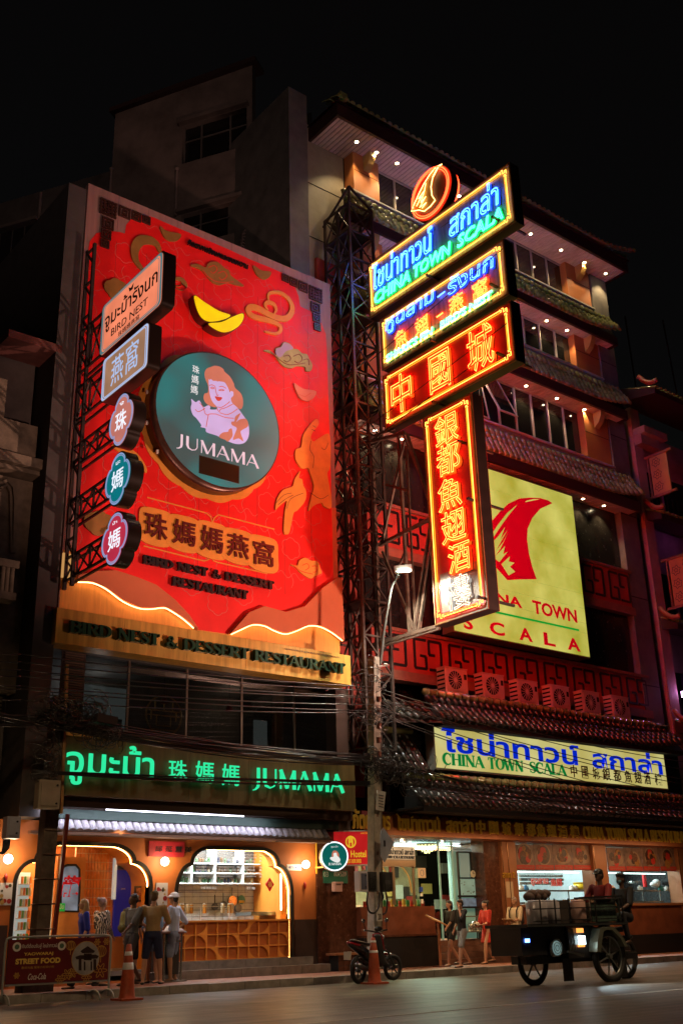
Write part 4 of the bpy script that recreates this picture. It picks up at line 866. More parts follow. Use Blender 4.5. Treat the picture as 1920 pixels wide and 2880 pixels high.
poly('hair', ls, coral, fs, smooth(D([(690, 460), (665, 400), (655, 340), (675, 290), (720, 270), (760, 257), (810, 265), (850, 290), (865, 320), (920, 370), (960, 440), (975, 490), (1030, 540), (1055, 600), (1057, 670), (1035, 712), (980, 690), (900, 640), (780, 690), (720, 680), (670, 650), (645, 600), (655, 550), (690, 535)]), 4), .001, .004)
poly('figure', ls, lilac, fs, smooth(D([(700, 385), (740, 412), (800, 420), (862, 432), (900, 480), (925, 520), (952, 530), (955, 570), (930, 600), (945, 650), (1000, 700), (1060, 780), (1105, 850), (1120, 920), (1115, 1000), (1080, 1060), (1020, 1080), (950, 1070), (870, 1035), (780, 990), (675, 955), (665, 915), (612, 900), (620, 880), (570, 810), (530, 770), (510, 700), (520, 650), (515, 605), (560, 640), (600, 622), (640, 690), (690, 672), (715, 690), (712, 715), (780, 715), (785, 690), (740, 640), (712, 570), (700, 480)]), 3), .005, .008)
poly('fringe', ls, coral, fs, smooth(D([(695, 370), (720, 320), (800, 300), (870, 360), (905, 430), (925, 500), (920, 540), (900, 490), (865, 430), (850, 410), (830, 425), (810, 405), (790, 425), (770, 405), (745, 418), (725, 395), (705, 405)]), 3), .009, .011)
poly('lips', ls, mat('lip_red', (.5, .05, .04), .4, emit=(.5, .05, .04), es=.5), fs, smooth(D([(760, 580), (785, 582), (838, 592), (815, 625), (785, 622)]), 3), .009, .012)
poly('bird_print', ls, coral, fs, smooth(D([(1030, 755), (1010, 800), (985, 850), (1020, 822), (1090, 818), (1110, 890), (1050, 930), (1030, 960), (1060, 1050), (1010, 1020), (950, 1035), (975, 960), (990, 910), (940, 880), (935, 845), (965, 840), (975, 790)]), 3), .009, .012)
poly('bird_print', ls, coral, fs, smooth(D([(935, 915), (905, 930), (900, 950), (840, 960), (805, 1005), (870, 1035), (900, 1052), (945, 1000), (945, 950)]), 3), .009, .012)
ribs('drawn_line', ls, mat('line_red', (.5, .1, .06), .5, emit=(.5, .1, .06), es=.5), fs, [smooth(D(q_), 3, False) for q_ in ([(705, 465), (730, 458), (765, 475)], [(805, 480), (840, 475), (880, 495)], [(765, 480), (770, 520), (785, 570), (800, 560)], [(800, 515), (830, 505), (860, 515), (830, 520), (800, 515)], [(715, 490), (735, 482), (755, 492), (735, 500), (715, 490)], [(790, 690), (830, 695), (900, 650), (915, 630)], [(780, 700), (805, 740), (820, 715), (870, 700), (950, 660)], [(810, 750), (900, 770), (1000, 710)], [(775, 765), (705, 765), (690, 790), (670, 900)], [(775, 765), (870, 800), (960, 810)], [(555, 715), (590, 740), (660, 705)], [(600, 645), (640, 695), (660, 760), (690, 775)])], .02, .009, .012)
for i, (ch, a, b, c, d) in enumerate((('珠', 525, 598, 255, 335), ('媽', 518, 592, 355, 445), ('媽', 512, 586, 463, 553))):
    m_ = (a + b) / 2; text(ls, ch, fs, D([(a, 400)])[0][0], D([(m_, d)])[0][1], D([(b, 400)])[0][0], D([(m_, c)])[0][1], lit('white_print_lit', (.85, .85, .85), .9, .1), .001, .006)
x = D([(358, 1100), (1228, 1330), (600, 1165), (600, 1030)]); serif(ls, 'JUMAMA', fs, x[0][0], x[2][1], x[1][0], x[3][1], lit('pink_print_lit', (.8, .6, .68), .95, .2), .001, .006, .85, plain=True)
x = D([(597, 1280), (1017, 1400), (600, 1385), (597, 1195)]); fbox('dark_slot', ls, mat('slot_dark', (.02, .012, .003), .3), fs, x[0][0], x[1][0], x[2][1], x[3][1], .001, .006)
for y in (490, 815, 1120): p = D([(105 + (y > 1000) * 110, y)])[0]; fbox('vent', ls, white_m, fs, p[0] - .03, p[0] + .03, p[1] - .05, p[1] + .05, -.3, -.25)

# ================================================================== FIVE HANGING LIGHT BOXES
HX = 9.95; fh = FXm(HX)
def rrect(u0, u1, v0, v1, r, n=5):
    P = []
    for cx_, cz_, a in ((u1 - r, v0 + r, -90), (u1 - r, v1 - r, 0), (u0 + r, v1 - r, 90), (u0 + r, v0 + r, 180)): P += arc(cx_, cz_, r, r, a, a + 90, n)
    return P
def quatre(cu, cv, ru, rv):
    P = []
    for k in range(64):
        a = 2 * math.pi * k / 64; c = abs(math.cos(2 * a)); r_ = .80 + .2 * c ** .6 if c > .12 else .78
        P.append((cu + ru * r_ * math.cos(a), cv + rv * r_ * math.sin(a)))
    return P
case = mat('black_case', (.025, .014, .010), .35, metal=.2)
def hang(label, out, face, inset, d=.32, rim=None):
    us = [p[0] for p in out]; vs = [p[1] for p in out]; c = ((min(us) + max(us)) / 2, (min(vs) + max(vs)) / 2)
    t = thing('hanging_light_box', label, 'sign', fh.P(*c), 'light boxes hanging in a column at the left edge of the billboard')
    poly('case', t, case, fh, out, -d, -.012)
    sc2 = lambda k: [(c[0] + (a - c[0]) * k, c[1] + (b - c[1]) * k) for a, b in out]
    poly('face', t, face, fh, sc2(inset), -.011, 0)
    if rim:
        I = sc2(inset * .9); ribs('border_line', t, rim, fh, [I + [I[0]]], .022, 0, .004)
        I = sc2(inset * .985); 
        poly('petal_edge', t, rim, fh, sc2(inset), .0, .002, [sc2(inset * .94)])
    u_in = -BY + .05
    # lattice arms back to the billboard frame
    for dv in (max(vs) - .12, min(vs) + .12) if len(out) < 40 else (c[1] + .25, c[1] - .3):
        for dx in (.06, .26): beam('arm_chord', t, steel_d, fh.P(min(us) + .1, dv, -dx), fh.P(u_in, dv, -dx), .05)
    a, b = (max(vs) - .12, min(vs) + .12) if len(out) < 40 else (c[1] + .25, c[1] - .3)
    L_ = abs(min(us) - u_in); nb = max(1, int(L_ / .55))
    for i in range(nb):
        p, q2 = min(us) - L_ * i / nb, min(us) - L_ * (i + 1) / nb
        beam('arm_brace', t, steel_d, fh.P(p, a, -.06), fh.P(q2, b, -.06), .035); beam('arm_brace', t, steel_d, fh.P(p, b, -.06), fh.P(q2, a, -.06), .035); beam('arm_post', t, steel_d, fh.P(q2, a, -.06), fh.P(q2, b, -.06), .04)
    return t, c, (min(us), max(us), min(vs), max(vs))
hp = lambda x, y: fh.px(150 + .5421 * x, 500 + .5421 * y); hq = lambda x, y: fh.px(150 + .5421 * x, 1150 + .5421 * y)
navy = mat('navy_print', (.015, .03, .04), .5); lblue = lit('pale_blue_lit', (.42, .55, .85), 1.0, .1); lwhite = lit('pale_white_lit', (.85, .9, 1), 1.15, .1)
def ext(a, b, c, d): return (a[0] + c[0]) / 2, (b[0] + d[0]) / 2
TL, TR, BR_, BL_ = hp(248, 655), hp(572, 392), hp(566, 668), hp(243, 915)
t, c, e = hang('topmost hanging light box, salmon, with Thai words and BIRD NEST', rrect((TL[0] + BL_[0]) / 2, (TR[0] + BR_[0]) / 2, (BL_[1] + BR_[1]) / 2, (TL[1] + TR[1]) / 2, .14), lit('salmon_lit', (1, .27, .14), 1.0, .25, 1.6), .965, rim=mat('teal_rim', (.12, .3, .3), .4, emit=(.25, .5, .55), es=.35))
W_, H_ = e[1] - e[0], e[3] - e[2]
text(t, 'จูมะม้ารังนก', fh, e[0] + W_ * .08, e[2] + H_ * .38, e[0] + W_ * .92, e[2] + H_ * .80, navy, .001, .006, bold=.01)
text(t, 'BIRD NEST', fh, e[0] + W_ * .2, e[2] + H_ * .22, e[0] + W_ * .78, e[2] + H_ * .36, navy, .001, .006)
text(t, '珠媽媽燕窩', fh, e[0] + W_ * .32, e[2] + H_ * .08, e[0] + W_ * .66, e[2] + H_ * .18, navy, .001, .004, split=False, name='lettering')
poly('ingot_mark', t, navy, fh, [(e[0] + W_ * .46, e[3] - H_ * .12), (e[0] + W_ * .5, e[3] - H_ * .17), (e[0] + W_ * .54, e[3] - H_ * .12), (e[0] + W_ * .53, e[3] - H_ * .22), (e[0] + W_ * .48, e[3] - H_ * .22)], .001, .006)
TL, TR, BR_, BL_ = hp(262, 940), hp(500, 745), hp(490, 985), hp(240, 1168)
t, c, e = hang('second hanging light box from the top, brown, with two large pale blue characters', rrect((TL[0] + BL_[0]) / 2, (TR[0] + BR_[0]) / 2, (BL_[1] + BR_[1]) / 2, (TL[1] + TR[1]) / 2, .12), lit('tan_lit', (.50, .26, .15), .8, .3, 1.6), .965, rim=lblue)
W_, H_ = e[1] - e[0], e[3] - e[2]
text(t, '燕', fh, e[0] + W_ * .22, e[2] + H_ * .2, e[0] + W_ * .48, e[2] + H_ * .82, lblue, .001, .006); text(t, '窩', fh, e[0] + W_ * .53, e[2] + H_ * .2, e[0] + W_ * .79, e[2] + H_ * .85, lblue, .001, .006)
for k, (x0, x1, y0, y1, col, es, ch, th, lb) in enumerate((((290, 1290), (418, 1180), (355, 1120), (352, 1388), (.62, .2, .16), .95, '珠', 'จู', 'third light box from the top, a pinkish brown flower shape'), None or ((268, 410), (402, 300), (345, 220), (322, 505), (.0, .2, .24), .9, '媽', 'มะ', 'fourth light box from the top, a teal flower shape'), ((248, 735), (389, 600), (330, 530), (300, 820), (.55, .03, .07), .95, '媽', 'ม้า', 'lowest light box of the column, a crimson flower shape'))):
    Q = hp if k == 0 else hq
    ua, ub = Q(*x0)[0], Q(*x1)[0]; va, vb = Q(*y1)[1], Q(*y0)[1]
    t, c, e = hang(lb, quatre((ua + ub) / 2, (va + vb) / 2, (ub - ua) / 2 * 1.03, (vb - va) / 2 * 1.0), lit('quatrefoil_lit_%d' % k, col, es, .2, 2), .94, rim=lit('rim_blue_lit', (.33, .42, .75), .8, .1))
    W_, H_ = e[1] - e[0], e[3] - e[2]
    text(t, ch, fh, c[0] - W_ * .22, c[1] - H_ * .2, c[0] + W_ * .22, c[1] + H_ * .17, lwhite, .003, .008, bold=.004); text(t, th, fh, c[0] - W_ * .08, c[1] + H_ * .27, c[0] + W_ * .08, c[1] + H_ * .33, lwhite, .003, .006, split=False, name='lettering')
lf = thing('sign_frame_ladder', 'narrow dark steel ladder frame carrying the hanging light boxes', 'steel frame', (HX, 22.4, 8))
for y in (22.1, 22.5): beam('upright', lf, steel_d, (HX + .05, y, 8.6), (HX + .05, y, 17.9), .08)
for i in range(19): beam('rung', lf, steel_d, (HX + .05, 22.1, 8.8 + i * .5), (HX + .05, 22.5, 8.8 + (i + (i % 2)) * .5), .05)

# ================================================================== LATTICE SIGN TOWER
tw = thing('lattice_tower', 'tall rusty steel lattice tower carrying the neon signs between the two buildings', 'tower', (19.1, 22.6, 5))
xa_, xb_, ya_, yb_ = 18.62, 19.6, 22.05, 23.3; z0t, z1t = 5.6, 23.1
st2 = mat('tower_steel', (.09, .06, .05), .45, metal=.3, var=.6, sc_=2.5)
for x in (xa_, xb_):
    for y in (ya_, 22.65, yb_): beam('leg', tw, st2, (x, y, z0t), (x, y, z1t), .075)
beam('leg', tw, st2, (19.1, ya_, z0t), (19.1, ya_, z1t - 6), .05)
nl = 17; dz = (z1t - z0t) / nl
for i in range(nl + 1):
    z = z0t + i * dz
    for p, q2 in (((xa_, ya_), (xb_, ya_)), ((xa_, ya_), (xa_, yb_)), ((xb_, ya_), (xb_, yb_)), ((xa_, yb_), (xb_, yb_))):
        beam('strut', tw, st2, (*p, z), (*q2, z), .055)
    if i < nl:
        for p, q2 in (((xa_, ya_), (xb_, ya_)), ((xa_, ya_), (xa_, 22.65)), ((xa_, 22.65), (xa_, yb_)), ((xb_, ya_), (xb_, yb_))):
            a_, b_2 = (p, q2) if i % 2 else (q2, p); beam('brace', tw, st2, (*a_, z), (*b_2, z + dz), .042)
            if p != (xb_, ya_): beam('brace', tw, st2, (*b_2, z), (*a_, z + dz), .035)
    if i % 3 == 1: box('platform', tw, steel_d, xa_ + .05, xb_ - .05, ya_ + .04, yb_ - .05, z + .03, z + .06)
for k in range(26):
    z = rnd.uniform(8, 22); beam('cable_tray', tw, steel_d, (rnd.uniform(18.7, 19.5), rnd.uniform(22.1, 23.2), z), (rnd.uniform(18.7, 19.5), rnd.uniform(22.1, 23.2), z + rnd.uniform(.5, 2.2)), .03)
cap = [(xa_, ya_, z1t), (xa_, 24.9, 23.1), (xa_, 24.9, 21.6), (xa_, ya_, 21.9)]
# overhanging head frame at the top left
for y in (23.4, 23.45): pass
for p, q2 in (((xa_, 22, 23.7), (xa_, 23.4, 22.9)), ((xb_, 22, 23.4), (xb_, 23.4, 22.9)), ((xa_, 22, 23.7), (xb_, 22, 23.1)), ((xa_, 22, 23.7), (xa_, 22, 23.1)), ((xa_, 22, 23.7), (xb_, 23.3, 23.1))): beam('head_strut', tw, st2, p, q2, .06)
# arms carrying the neon signs
fa = FXm(19.42); Cq = lambda x, y: fa.P(*fa.px(900 + .2976 * x, 1200 + .2976 * y))
arms = thing('sign_struts', 'fan of long steel struts under the neon signs beside the lattice tower', 'steel frame', Cq(700, 1900))
for a, b, c, d, w_ in ((740, 60, 845, 1950, .08), (820, 70, 1035, 720, .07), (795, 130, 590, 1080, .06), (815, 190, 900, 1930, .05), (1045, 900, 880, 1950, .07), (1050, 1140, 930, 1940, .08), (590, 1180, 880, 1900, .06), (780, 60, 1010, 620, .05), (1040, 870, 560, 1120, .09), (620, 550, 830, 605, .07), (430, 2085, 1100, 1890, .1), (440, 2120, 1130, 1905, .07), (370, 170, 800, 60, .09), (370, 130, 700, 20, .07), (490, 200, 565, 2030, .09), (800, 1180, 740, 1330, .05)):
    beam('strut', arms, steel, Cq(a, b), Cq(c, d), w_)

# ================================================================== NEON SIGNS
NX = 19.3; KS = .965    # the boards were laid out at 20 m and stand at 19.3 m: one size factor for all of them
class BoardFrame(Frame):
    def __init__(s, x, back=False):
        s.k = KS; s.o = Vector((x, 0, 1.08 * (1 - KS))); s.ux = Vector((0, 1 if back else -1, 0)); s.uy = Vector((0, 0, 1)); s.n = s.ux.cross(s.uy)
    def mat(s, off=0): m = Matrix((s.ux * s.k, s.uy * s.k, s.n * s.k)).transposed().to_4x4(); m.translation = s.o + s.n * off * s.k; return m
    def P(s, u, v, off=0): return s.o + (s.ux * u + s.uy * v + s.n * off) * s.k
    def px(s, px, py, off=0): q_ = Frame.px(s, px, py, off); return (q_[0] / s.k, q_[1] / s.k)
FXs = BoardFrame
fn = FXs(NX)
def npx(x, y): return fn.px(x, y)
AM = glow('neon_amber', (1, .42, .06), 4.6); BLU = glow('neon_blue', (.03, .14, 1), 24); GRN = glow('neon_green', (.03, 1, .28), 14)
REDN = glow('neon_orange', (1, .05, .008), 30); REDT = glow('neon_red', (1, .04, .01), 12); WHT = glow('neon_white', (1, .8, .55), 4)
ICE = glow('neon_ice', (.04, .13, 1), 13); MINT = glow('neon_mint', (.08, 1, .4), 11)
rust = mat('rusty_rim', (.26, .13, .04), .5, var=.5, sc_=3); wpan = mat('weathered_pale_panel', (.50, .42, .34), .5, streak=.6, sc_=1.6)
redp = mat('neon_red_panel', (.55, .02, .012), .45, var=.2)
back = mat('sign_box_side', (.025, .009, .006), .5, var=.4)
def knot(u, v, su, sv, s=.16):
    P = [(0, 3), (0, 1), (1, 1), (1, 2), (2, 2), (2, 0), (3, 0)]; Q = [(0, 4), (.6, 4), (.6, 3.2), (1.4, 3.2), (1.4, 4)]; Z = [(4, 0), (4, .6), (3.2, .6), (3.2, 1.4), (4, 1.4)]
    f_ = lambda L: [(u + su * a * s * .4, v + sv * b * s * .4) for a, b in L]
    return [f_(P), f_(Q), f_(Z)]
def neon_box(nm, label, u0, u1, v0, v1, panel, border=AM, d=.34, off=.0):
    f_ = FXs(NX - off); t = thing(nm, label, 'neon sign', f_.P((u0 + u1) / 2, v0), 'neon signs stacked on the steel tower')
    fbox('box_body', t, back, f_, u0, u1, v0, v1, -d, -.012)
    nb = max(1, round((u1 - u0) / 1.3)); 
    for i in range(nb):
        a = u0 + (u1 - u0) * i / nb; fbox('face_panel', t, panel, f_, a + .002, a + (u1 - u0) / nb - .002, v0, v1, -.011, 0)
    for (a, b, c, e) in ((u0, u1, v0, v0 + .05), (u0, u1, v1 - .05, v1), (u0, u0 + .05, v0 + .051, v1 - .051), (u1 - .05, u1, v0 + .051, v1 - .051)): fbox('rim', t, rust, f_, a, b, c, e, .001, .03)
    i = .17; r_ = .013
    for k, (a, b) in enumerate((((u0 + i + .25, v0 + i), (u1 - i - .25, v0 + i)), ((u0 + i + .25, v1 - i), (u1 - i - .25, v1 - i)), ((u0 + i, v0 + i + .25), (u0 + i, v1 - i - .25)), ((u1 - i, v0 + i + .25), (u1 - i, v1 - i - .25)))):
        tube('border_tube', t, border, [f_.P(*a, .055), f_.P(*b, .055)], r_, 5)
        o_ = .06; a2 = (a[0] + (o_ if k == 2 else -o_ if k == 3 else 0), a[1] + (o_ if k == 0 else -o_ if k == 1 else 0)); b2 = (b[0] + (o_ if k == 2 else -o_ if k == 3 else 0), b[1] + (o_ if k == 0 else -o_ if k == 1 else 0))
        tube('border_tube', t, glow('neon_yellow_dim', (1, .45, .02), 1.6), [f_.P(*a2, .045), f_.P(*b2, .045)], .012, 4)
    for (a, b, su, sv) in ((u0 + i - .03, v0 + i - .03, 1, 1), (u1 - i + .03, v0 + i - .03, -1, 1), (u0 + i - .03, v1 - i + .03, 1, -1), (u1 - i + .03, v1 - i + .03, -1, -1)):
        tubes('corner_tube', t, border, [[f_.P(*p, .055) for p in L] for L in knot(a, b, su, sv)], .012, 4)
    return t, f_
def ntext(t, f_, s, x0, y0, x1, y1, tubem, letterm=None, r_=.014, sh=0, off=.075, gap=1.0, inner_=True, bold=.0):
    h = y1 - y0; text(t, s, f_, x0, y0, x1, y1, tubem, 0, off, outline=r_ / max(.1, h) * .85, shear=sh, gap=gap, name='neon_character' if cjk(s[0]) else 'neon_letter')
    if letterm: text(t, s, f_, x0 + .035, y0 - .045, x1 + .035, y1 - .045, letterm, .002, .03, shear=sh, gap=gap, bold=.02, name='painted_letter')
blp = mat('painted_blue', (.03, .13, .5), .45); gnp = mat('painted_green', (.03, .35, .12), .45); orp = mat('painted_orange_glow', (.85, .22, .02), .45, emit=(1, .16, .01), es=.35)  # orange paint also given a glow of its own, though no tube
# top sign
u0, u1, v0, v1 = -22.8, -16.4, 19.6, 21.66
t, f_ = neon_box('neon_sign', 'topmost long neon board with blue Thai letters over green CHINA TOWN SCALA', u0, u1, v0, v1, wpan)
K = lambda x, y: fn.px(960 + .3444 * x, 400 + .3444 * y)
ntext(t, f_, 'ไชน่าทาวน์', -22.5, 20.48, -20.0 + .35, 21.45, BLU, blp, sh=.12, r_=.012); ntext(t, f_, 'สกาล่า', K(890, 700)[0], 20.48, K(1295, 450)[0], 21.40, BLU, blp, sh=.12, r_=.012)
for s, a, b in (('CHINA', 280, 570), ('TOWN', 600, 905), ('SCALA', 955, 1330)):
    x0 = K(a, 1250 - (a - 280) * .62)[0]; x1 = K(b, 1250 - (b - 280) * .62)[0]; ntext(t, f_, s, x0, 19.93, x1, 20.36, GRN, gnp, sh=.2, r_=.012)
# second sign
t2, f_ = neon_box('neon_sign', 'second neon board from the top with green SHARK\'S FIN BIRD\'S NEST', -22.3, -16.9, 17.46, 19.3, wpan)
ntext(t2, f_, 'หูฉลาม', -22.0, 18.56, -19.75, 19.10, ICE, blp, sh=.1, r_=.011); tube('neon_dash', t2, ICE, [f_.P(-19.62, 18.75, .07), f_.P(-19.3, 18.78, .07)], .018, 5)
ntext(t2, f_, 'รังนก', -19.2, 18.56, -17.3, 19.12, ICE, blp, sh=.1, r_=.011)
for ch, x, y in (('魚', 495, 1545), ('翅', 665, 1435), ('燕', 945, 1270), ('窩', 1135, 1130)):
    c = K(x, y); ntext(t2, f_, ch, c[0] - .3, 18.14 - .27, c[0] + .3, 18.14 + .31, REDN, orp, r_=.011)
tube('neon_dash', t2, REDN, [f_.P(K(785, 1355)[0], 18.1, .07), f_.P(K(835, 1335)[0], 18.12, .07)], .02, 5)
ntext(t2, f_, "SHARK'S FIN", -22.05, 17.62, -19.9, 17.88, MINT, gnp, sh=.15, r_=.011); ntext(t2, f_, "BIRD'S NEST", -19.6, 17.62, -17.45, 17.88, MINT, gnp, sh=.15, r_=.011)
# third sign
t3, f_ = neon_box('neon_sign', 'third neon board with three large orange characters on red', -22.3, -16.86, 15.36, 17.26, redp, off=.0)
G = lambda x, y: fn.px(1000 + .3189 * x, 900 + .3189 * y)
for ch, x, y, w_, h_ in (('中', 415, 660, .92, 1.3), ('國', 752, 455, .86, 1.25), ('城', 1108, 242, 1.02, 1.35)):
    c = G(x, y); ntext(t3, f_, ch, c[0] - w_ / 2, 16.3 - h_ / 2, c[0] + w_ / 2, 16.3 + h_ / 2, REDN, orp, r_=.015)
# vertical sign
t4, f_ = neon_box('neon_sign', 'tall vertical neon sign with five orange characters and a white one at its foot', -20.62, -18.6, 8.8, 15.12, redp, d=.4)
H = lambda x, y: fn.px(1000 + .3189 * x, 1100 + .3189 * y)
for ch, x, y, m_, lm in (('銀', 812, 340, REDN, orp), ('都', 828, 600, REDN, orp), ('魚', 842, 905, REDN, orp), ('翅', 875, 1190, REDN, orp), ('酒', 925, 1465, REDN, orp), ('樓', 912, 1775, WHT, glow('white_letter_glow', (1, .9, .8), .5))):  # white metal letter's brightness is put in as emission
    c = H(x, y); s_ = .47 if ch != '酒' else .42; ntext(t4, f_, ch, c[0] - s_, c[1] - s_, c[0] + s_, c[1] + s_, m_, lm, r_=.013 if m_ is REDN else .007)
fbox('repair_sheet', t4, mat('bare_metal_sheet', (.26, .18, .14), .4, metal=.2, var=.3), f_, -20.33, -18.85, 9.1, 10.2, .0008, .0016)
# the boards are lit on their far side too
def rear(t, d, items, u0, u1, v0, v1, panel):
    fr_ = FXs(NX + d * KS, True)
    fbox('rear_panel', t, panel, fr_, -u1, -u0, v0, v1, .001, .012)
    P_ = [(-u1 + .17, v0 + .17), (-u0 - .17, v0 + .17), (-u0 - .17, v1 - .17), (-u1 + .17, v1 - .17)]
    for a, b in zip(P_, P_[1:] + P_[:1]): tube('border_tube', t, AM, [fr_.P(*a, .06), fr_.P(*b, .06)], .022, 5)
    for s_, a, b, c, e, m_ in items: text(t, s_, fr_, a, c, b, e, m_, 0, .08, outline=.05, split=False, name='neon_lettering')
REDX = glow('neon_deep_red', (1, .06, .02), 15)
rear(t, .34, [('ไชน่าทาวน์', 16.9, 22.3, 20.5, 21.4, BLU), ('CHINA TOWN SCALA', 16.9, 22.3, 19.9, 20.35, GRN)], -22.8, -16.4, 19.6, 21.66, rust)
rear(t2, .34, [('หูฉลาม-รังนก', 17.3, 22.0, 18.5, 19.1, BLU), ('魚翅燕窩', 17.5, 21.8, 17.8, 18.4, REDX)], -22.3, -16.9, 17.46, 19.3, rust)
rear(t3, .34, [('中國城', 17.3, 21.9, 15.7, 16.9, REDX)], -22.3, -16.86, 15.36, 17.26, redp)
rear(t4, .4, [(c_, 19.1, 20.1, 9.3 + k_ * .98, 10.1 + k_ * .98, glow('neon_rear_red', (1, .05, .02), 45)) for k_, c_ in enumerate('樓酒翅魚都銀')], -20.62, -18.6, 8.8, 15.12, redp)
# oval emblem on top
fe = FXs(NX + .05); E_ = lambda q_: [fe.px(960 + .3444 * a, 400 + .3444 * b) for a, b in q_]
lo, ro, to, bo = E_([(541, 505), (930, 290), (870, 158), (640, 640)])
cu, cv = (lo[0] + ro[0]) / 2, (to[1] + bo[1]) / 2; ru, rv = (ro[0] - lo[0]) / 2, (to[1] - bo[1]) / 2; rv = ru = (ru + rv) / 2
em = thing('round_neon_emblem', 'round red neon emblem with a yellow fin standing on the topmost neon board', 'neon sign', fe.P(cu, cv - rv))
cyl('disc_body', em, back, fe.P(cu, cv, -.28), fe.P(cu, cv, -.005), ru, 48); cyl('disc_face', em, mat('emblem_face', (.22, .05, .02), .45, streak=.4), fe.P(cu, cv, -.004), fe.P(cu, cv, 0), ru * .99, 48)
for k, m_, r_ in ((.95, REDT, .022), (.87, REDT, .014)): tube('ring_tube', em, m_, [fe.P(cu + ru * k * math.cos(a), cv + rv * k * math.sin(a), .06) for a in [2 * math.pi * i / 48 for i in range(48)]], r_, 5, True)
tube('rear_tube', em, REDT, [fe.P(cu + ru * math.cos(a) * .97, cv + rv * math.sin(a) * .97, -.36) for a in [math.radians(-60 + 6 * i) for i in range(20)]], .02, 5)
fin = E_([(830, 185), (790, 220), (755, 290), (740, 370), (748, 440), (775, 480), (735, 530), (685, 570), (640, 560), (582, 570), (600, 520), (640, 430), (680, 350), (730, 270), (780, 210)])
poly('fin', em, mat('fin_yellow', (.7, .38, .03), .45), fe, fin, .001, .02); tube('fin_tube', em, glow('neon_pale', (1, .62, .2), 5), [fe.P(a, b, .06) for a, b in fin], .014, 5, True)
tubes('fin_rib_tube', em, glow('neon_pale', (1, .62, .2), 5), [[fe.P(*p, .07) for p in E_(q_)] for q_ in ([(700, 340), (690, 400), (640, 470), (665, 450), (625, 530)], [(690, 400), (660, 500), (700, 450), (650, 540), (705, 500), (670, 545)], [(800, 215), (760, 290)])], .012, 4)
for dx in (-.25, .25): beam('foot_post', em, steel, fe.P(cu + dx, cv - rv - .28, -.1), fe.P(cu + dx, cv - rv + .05, -.1), .06)
GI = [0, 1, 2, 3, 4]
# short iron brackets and guy wires
for x, z, nm in ((-17.0, 20.0, 0), (-19.8, 19.55, 1), (-17.3, 17.9, 2), (-19.8, 17.3, 3), (-17.3, 15.7, 4), (-19.9, 15.3, 5), (-19.0, 13.7, 6), (-18.8, 11.9, 7), (-18.7, 9.1, 8)):
    b1_ = fn.P(x, z, .3); beam('outrigger', (t, t2, t2, t2, t3, t3, t4, t4, t4)[nm], steel_d, b1_, fn.P(x, z - .02, -1.1), .06)
for a, b in (((19.4, 22.0, 20.6), (19.24, 16.2, 20.3)), ((19.2, 22.0, 17.4), (19.2, 16.3, 18.3)), ((19.0, 22, 15.1), (19.2, 16.4, 16.0)), ((18.9, 21.9, 14.5), (19.2, 17.4, 15.4)), ((19.4, 18.2, 14.5), (24, 22.9, 17))):
    o = tube('guy_wire', None, black, [a, b], .012, 4); tag(o, f'thin black guy wire from the lattice tower, the {ORD[GI.pop(0)]} of those crossing the neon boards', 'wire')

# ================================================================== YELLOW LIGHT BOX WITH THE FIN
fy = FY(22.45); Y5 = lambda q_, fr_=fy: [fr_.px(1340 + .3699 * a, 1250 + .3699 * b) for a, b in q_]
x0, x1 = fy.px(1340, 1560)[0] - 1.1, (Y5([(712, 390)])[0][0] + Y5([(868, 1620)])[0][0]) / 2; z1 = Y5([(712, 392)])[0][1]; z0 = Y5([(868, 1620)])[0][1]
x0 = fy.px(1278, 1775)[0]
ys = thing('yellow_light_box', 'big yellow light box with a red shark fin and CHINA TOWN SCALA', 'sign', (26, 22.5, z0))
box('case', ys, mat('light_box_case', (.12, .09, .05), .5), x0 - .03, x1 + .03, 22.462, 22.95, z0 - .03, z1 + .03)
yf = lit('yellow_panel_lit', (.66, .64, .14), .9, .35, .8, low=(.36, .37, .03))
b_ = yf.node_tree.nodes; 
zr = [0, .155, .235, .36, .48, .6, .72, .83, .92, 1]
zr = [0, .14, .2, .29, .38, .52, .64, .76, .88, 1]
for a, b in zip(zr, zr[1:]): fbox('lit_panel', ys, yf, fy, x0, x1, z0 + (z1 - z0) * a + .008, z0 + (z1 - z0) * b, -.011, 0)
box('panel_back', ys, mat('sign_joint', (.06, .05, .01), .6), x0, x1, 22.4615, 22.4618, z0, z1)
rp = mat('print_red_lit', (.4, .0, .005), .4, emit=(.47, .0, .008), es=.8)
poly('fin', ys, rp, fy, Y5([(573, 447), (540, 425), (480, 408), (400, 404), (320, 412), (240, 450), (180, 505), (120, 575), (83, 630), (40, 720), (60, 760), (100, 700), (160, 610), (230, 520), (310, 455), (240, 540), (190, 610), (130, 700), (95, 765), (160, 700), (215, 625), (180, 720), (235, 645), (150, 800), (200, 740), (245, 655), (175, 800), (240, 700), (140, 850), (215, 770), (200, 835), (235, 815), (170, 895), (130, 865), (98, 820), (60, 790), (75, 840), (140, 930), (232, 1032), (320, 1026), (453, 1025), (420, 930), (395, 830), (380, 720), (385, 640), (420, 560), (480, 490)]), 0, .006)
poly('fin_highlight', ys, yf, fy, Y5([(365, 440), (375, 428), (430, 416), (478, 417), (420, 428)]), .006, .009); poly('fin_highlight', ys, yf, fy, Y5([(185, 910), (250, 850), (240, 890), (285, 900), (250, 930), (290, 968), (240, 997)]), .006, .009)
v = lambda x, y: Y5([(x, y)])[0]
text(ys, 'CHINA', fy, x0 + .55, v(130, 1245)[1] + .2, v(345, 1240)[0], v(300, 1160)[1], rp, 0, .008, bold=.03)
text(ys, 'TOWN', fy, v(420, 1200)[0], v(735, 1352)[1], v(757, 1300)[0], v(735, 1255)[1], rp, 0, .008, bold=.03)
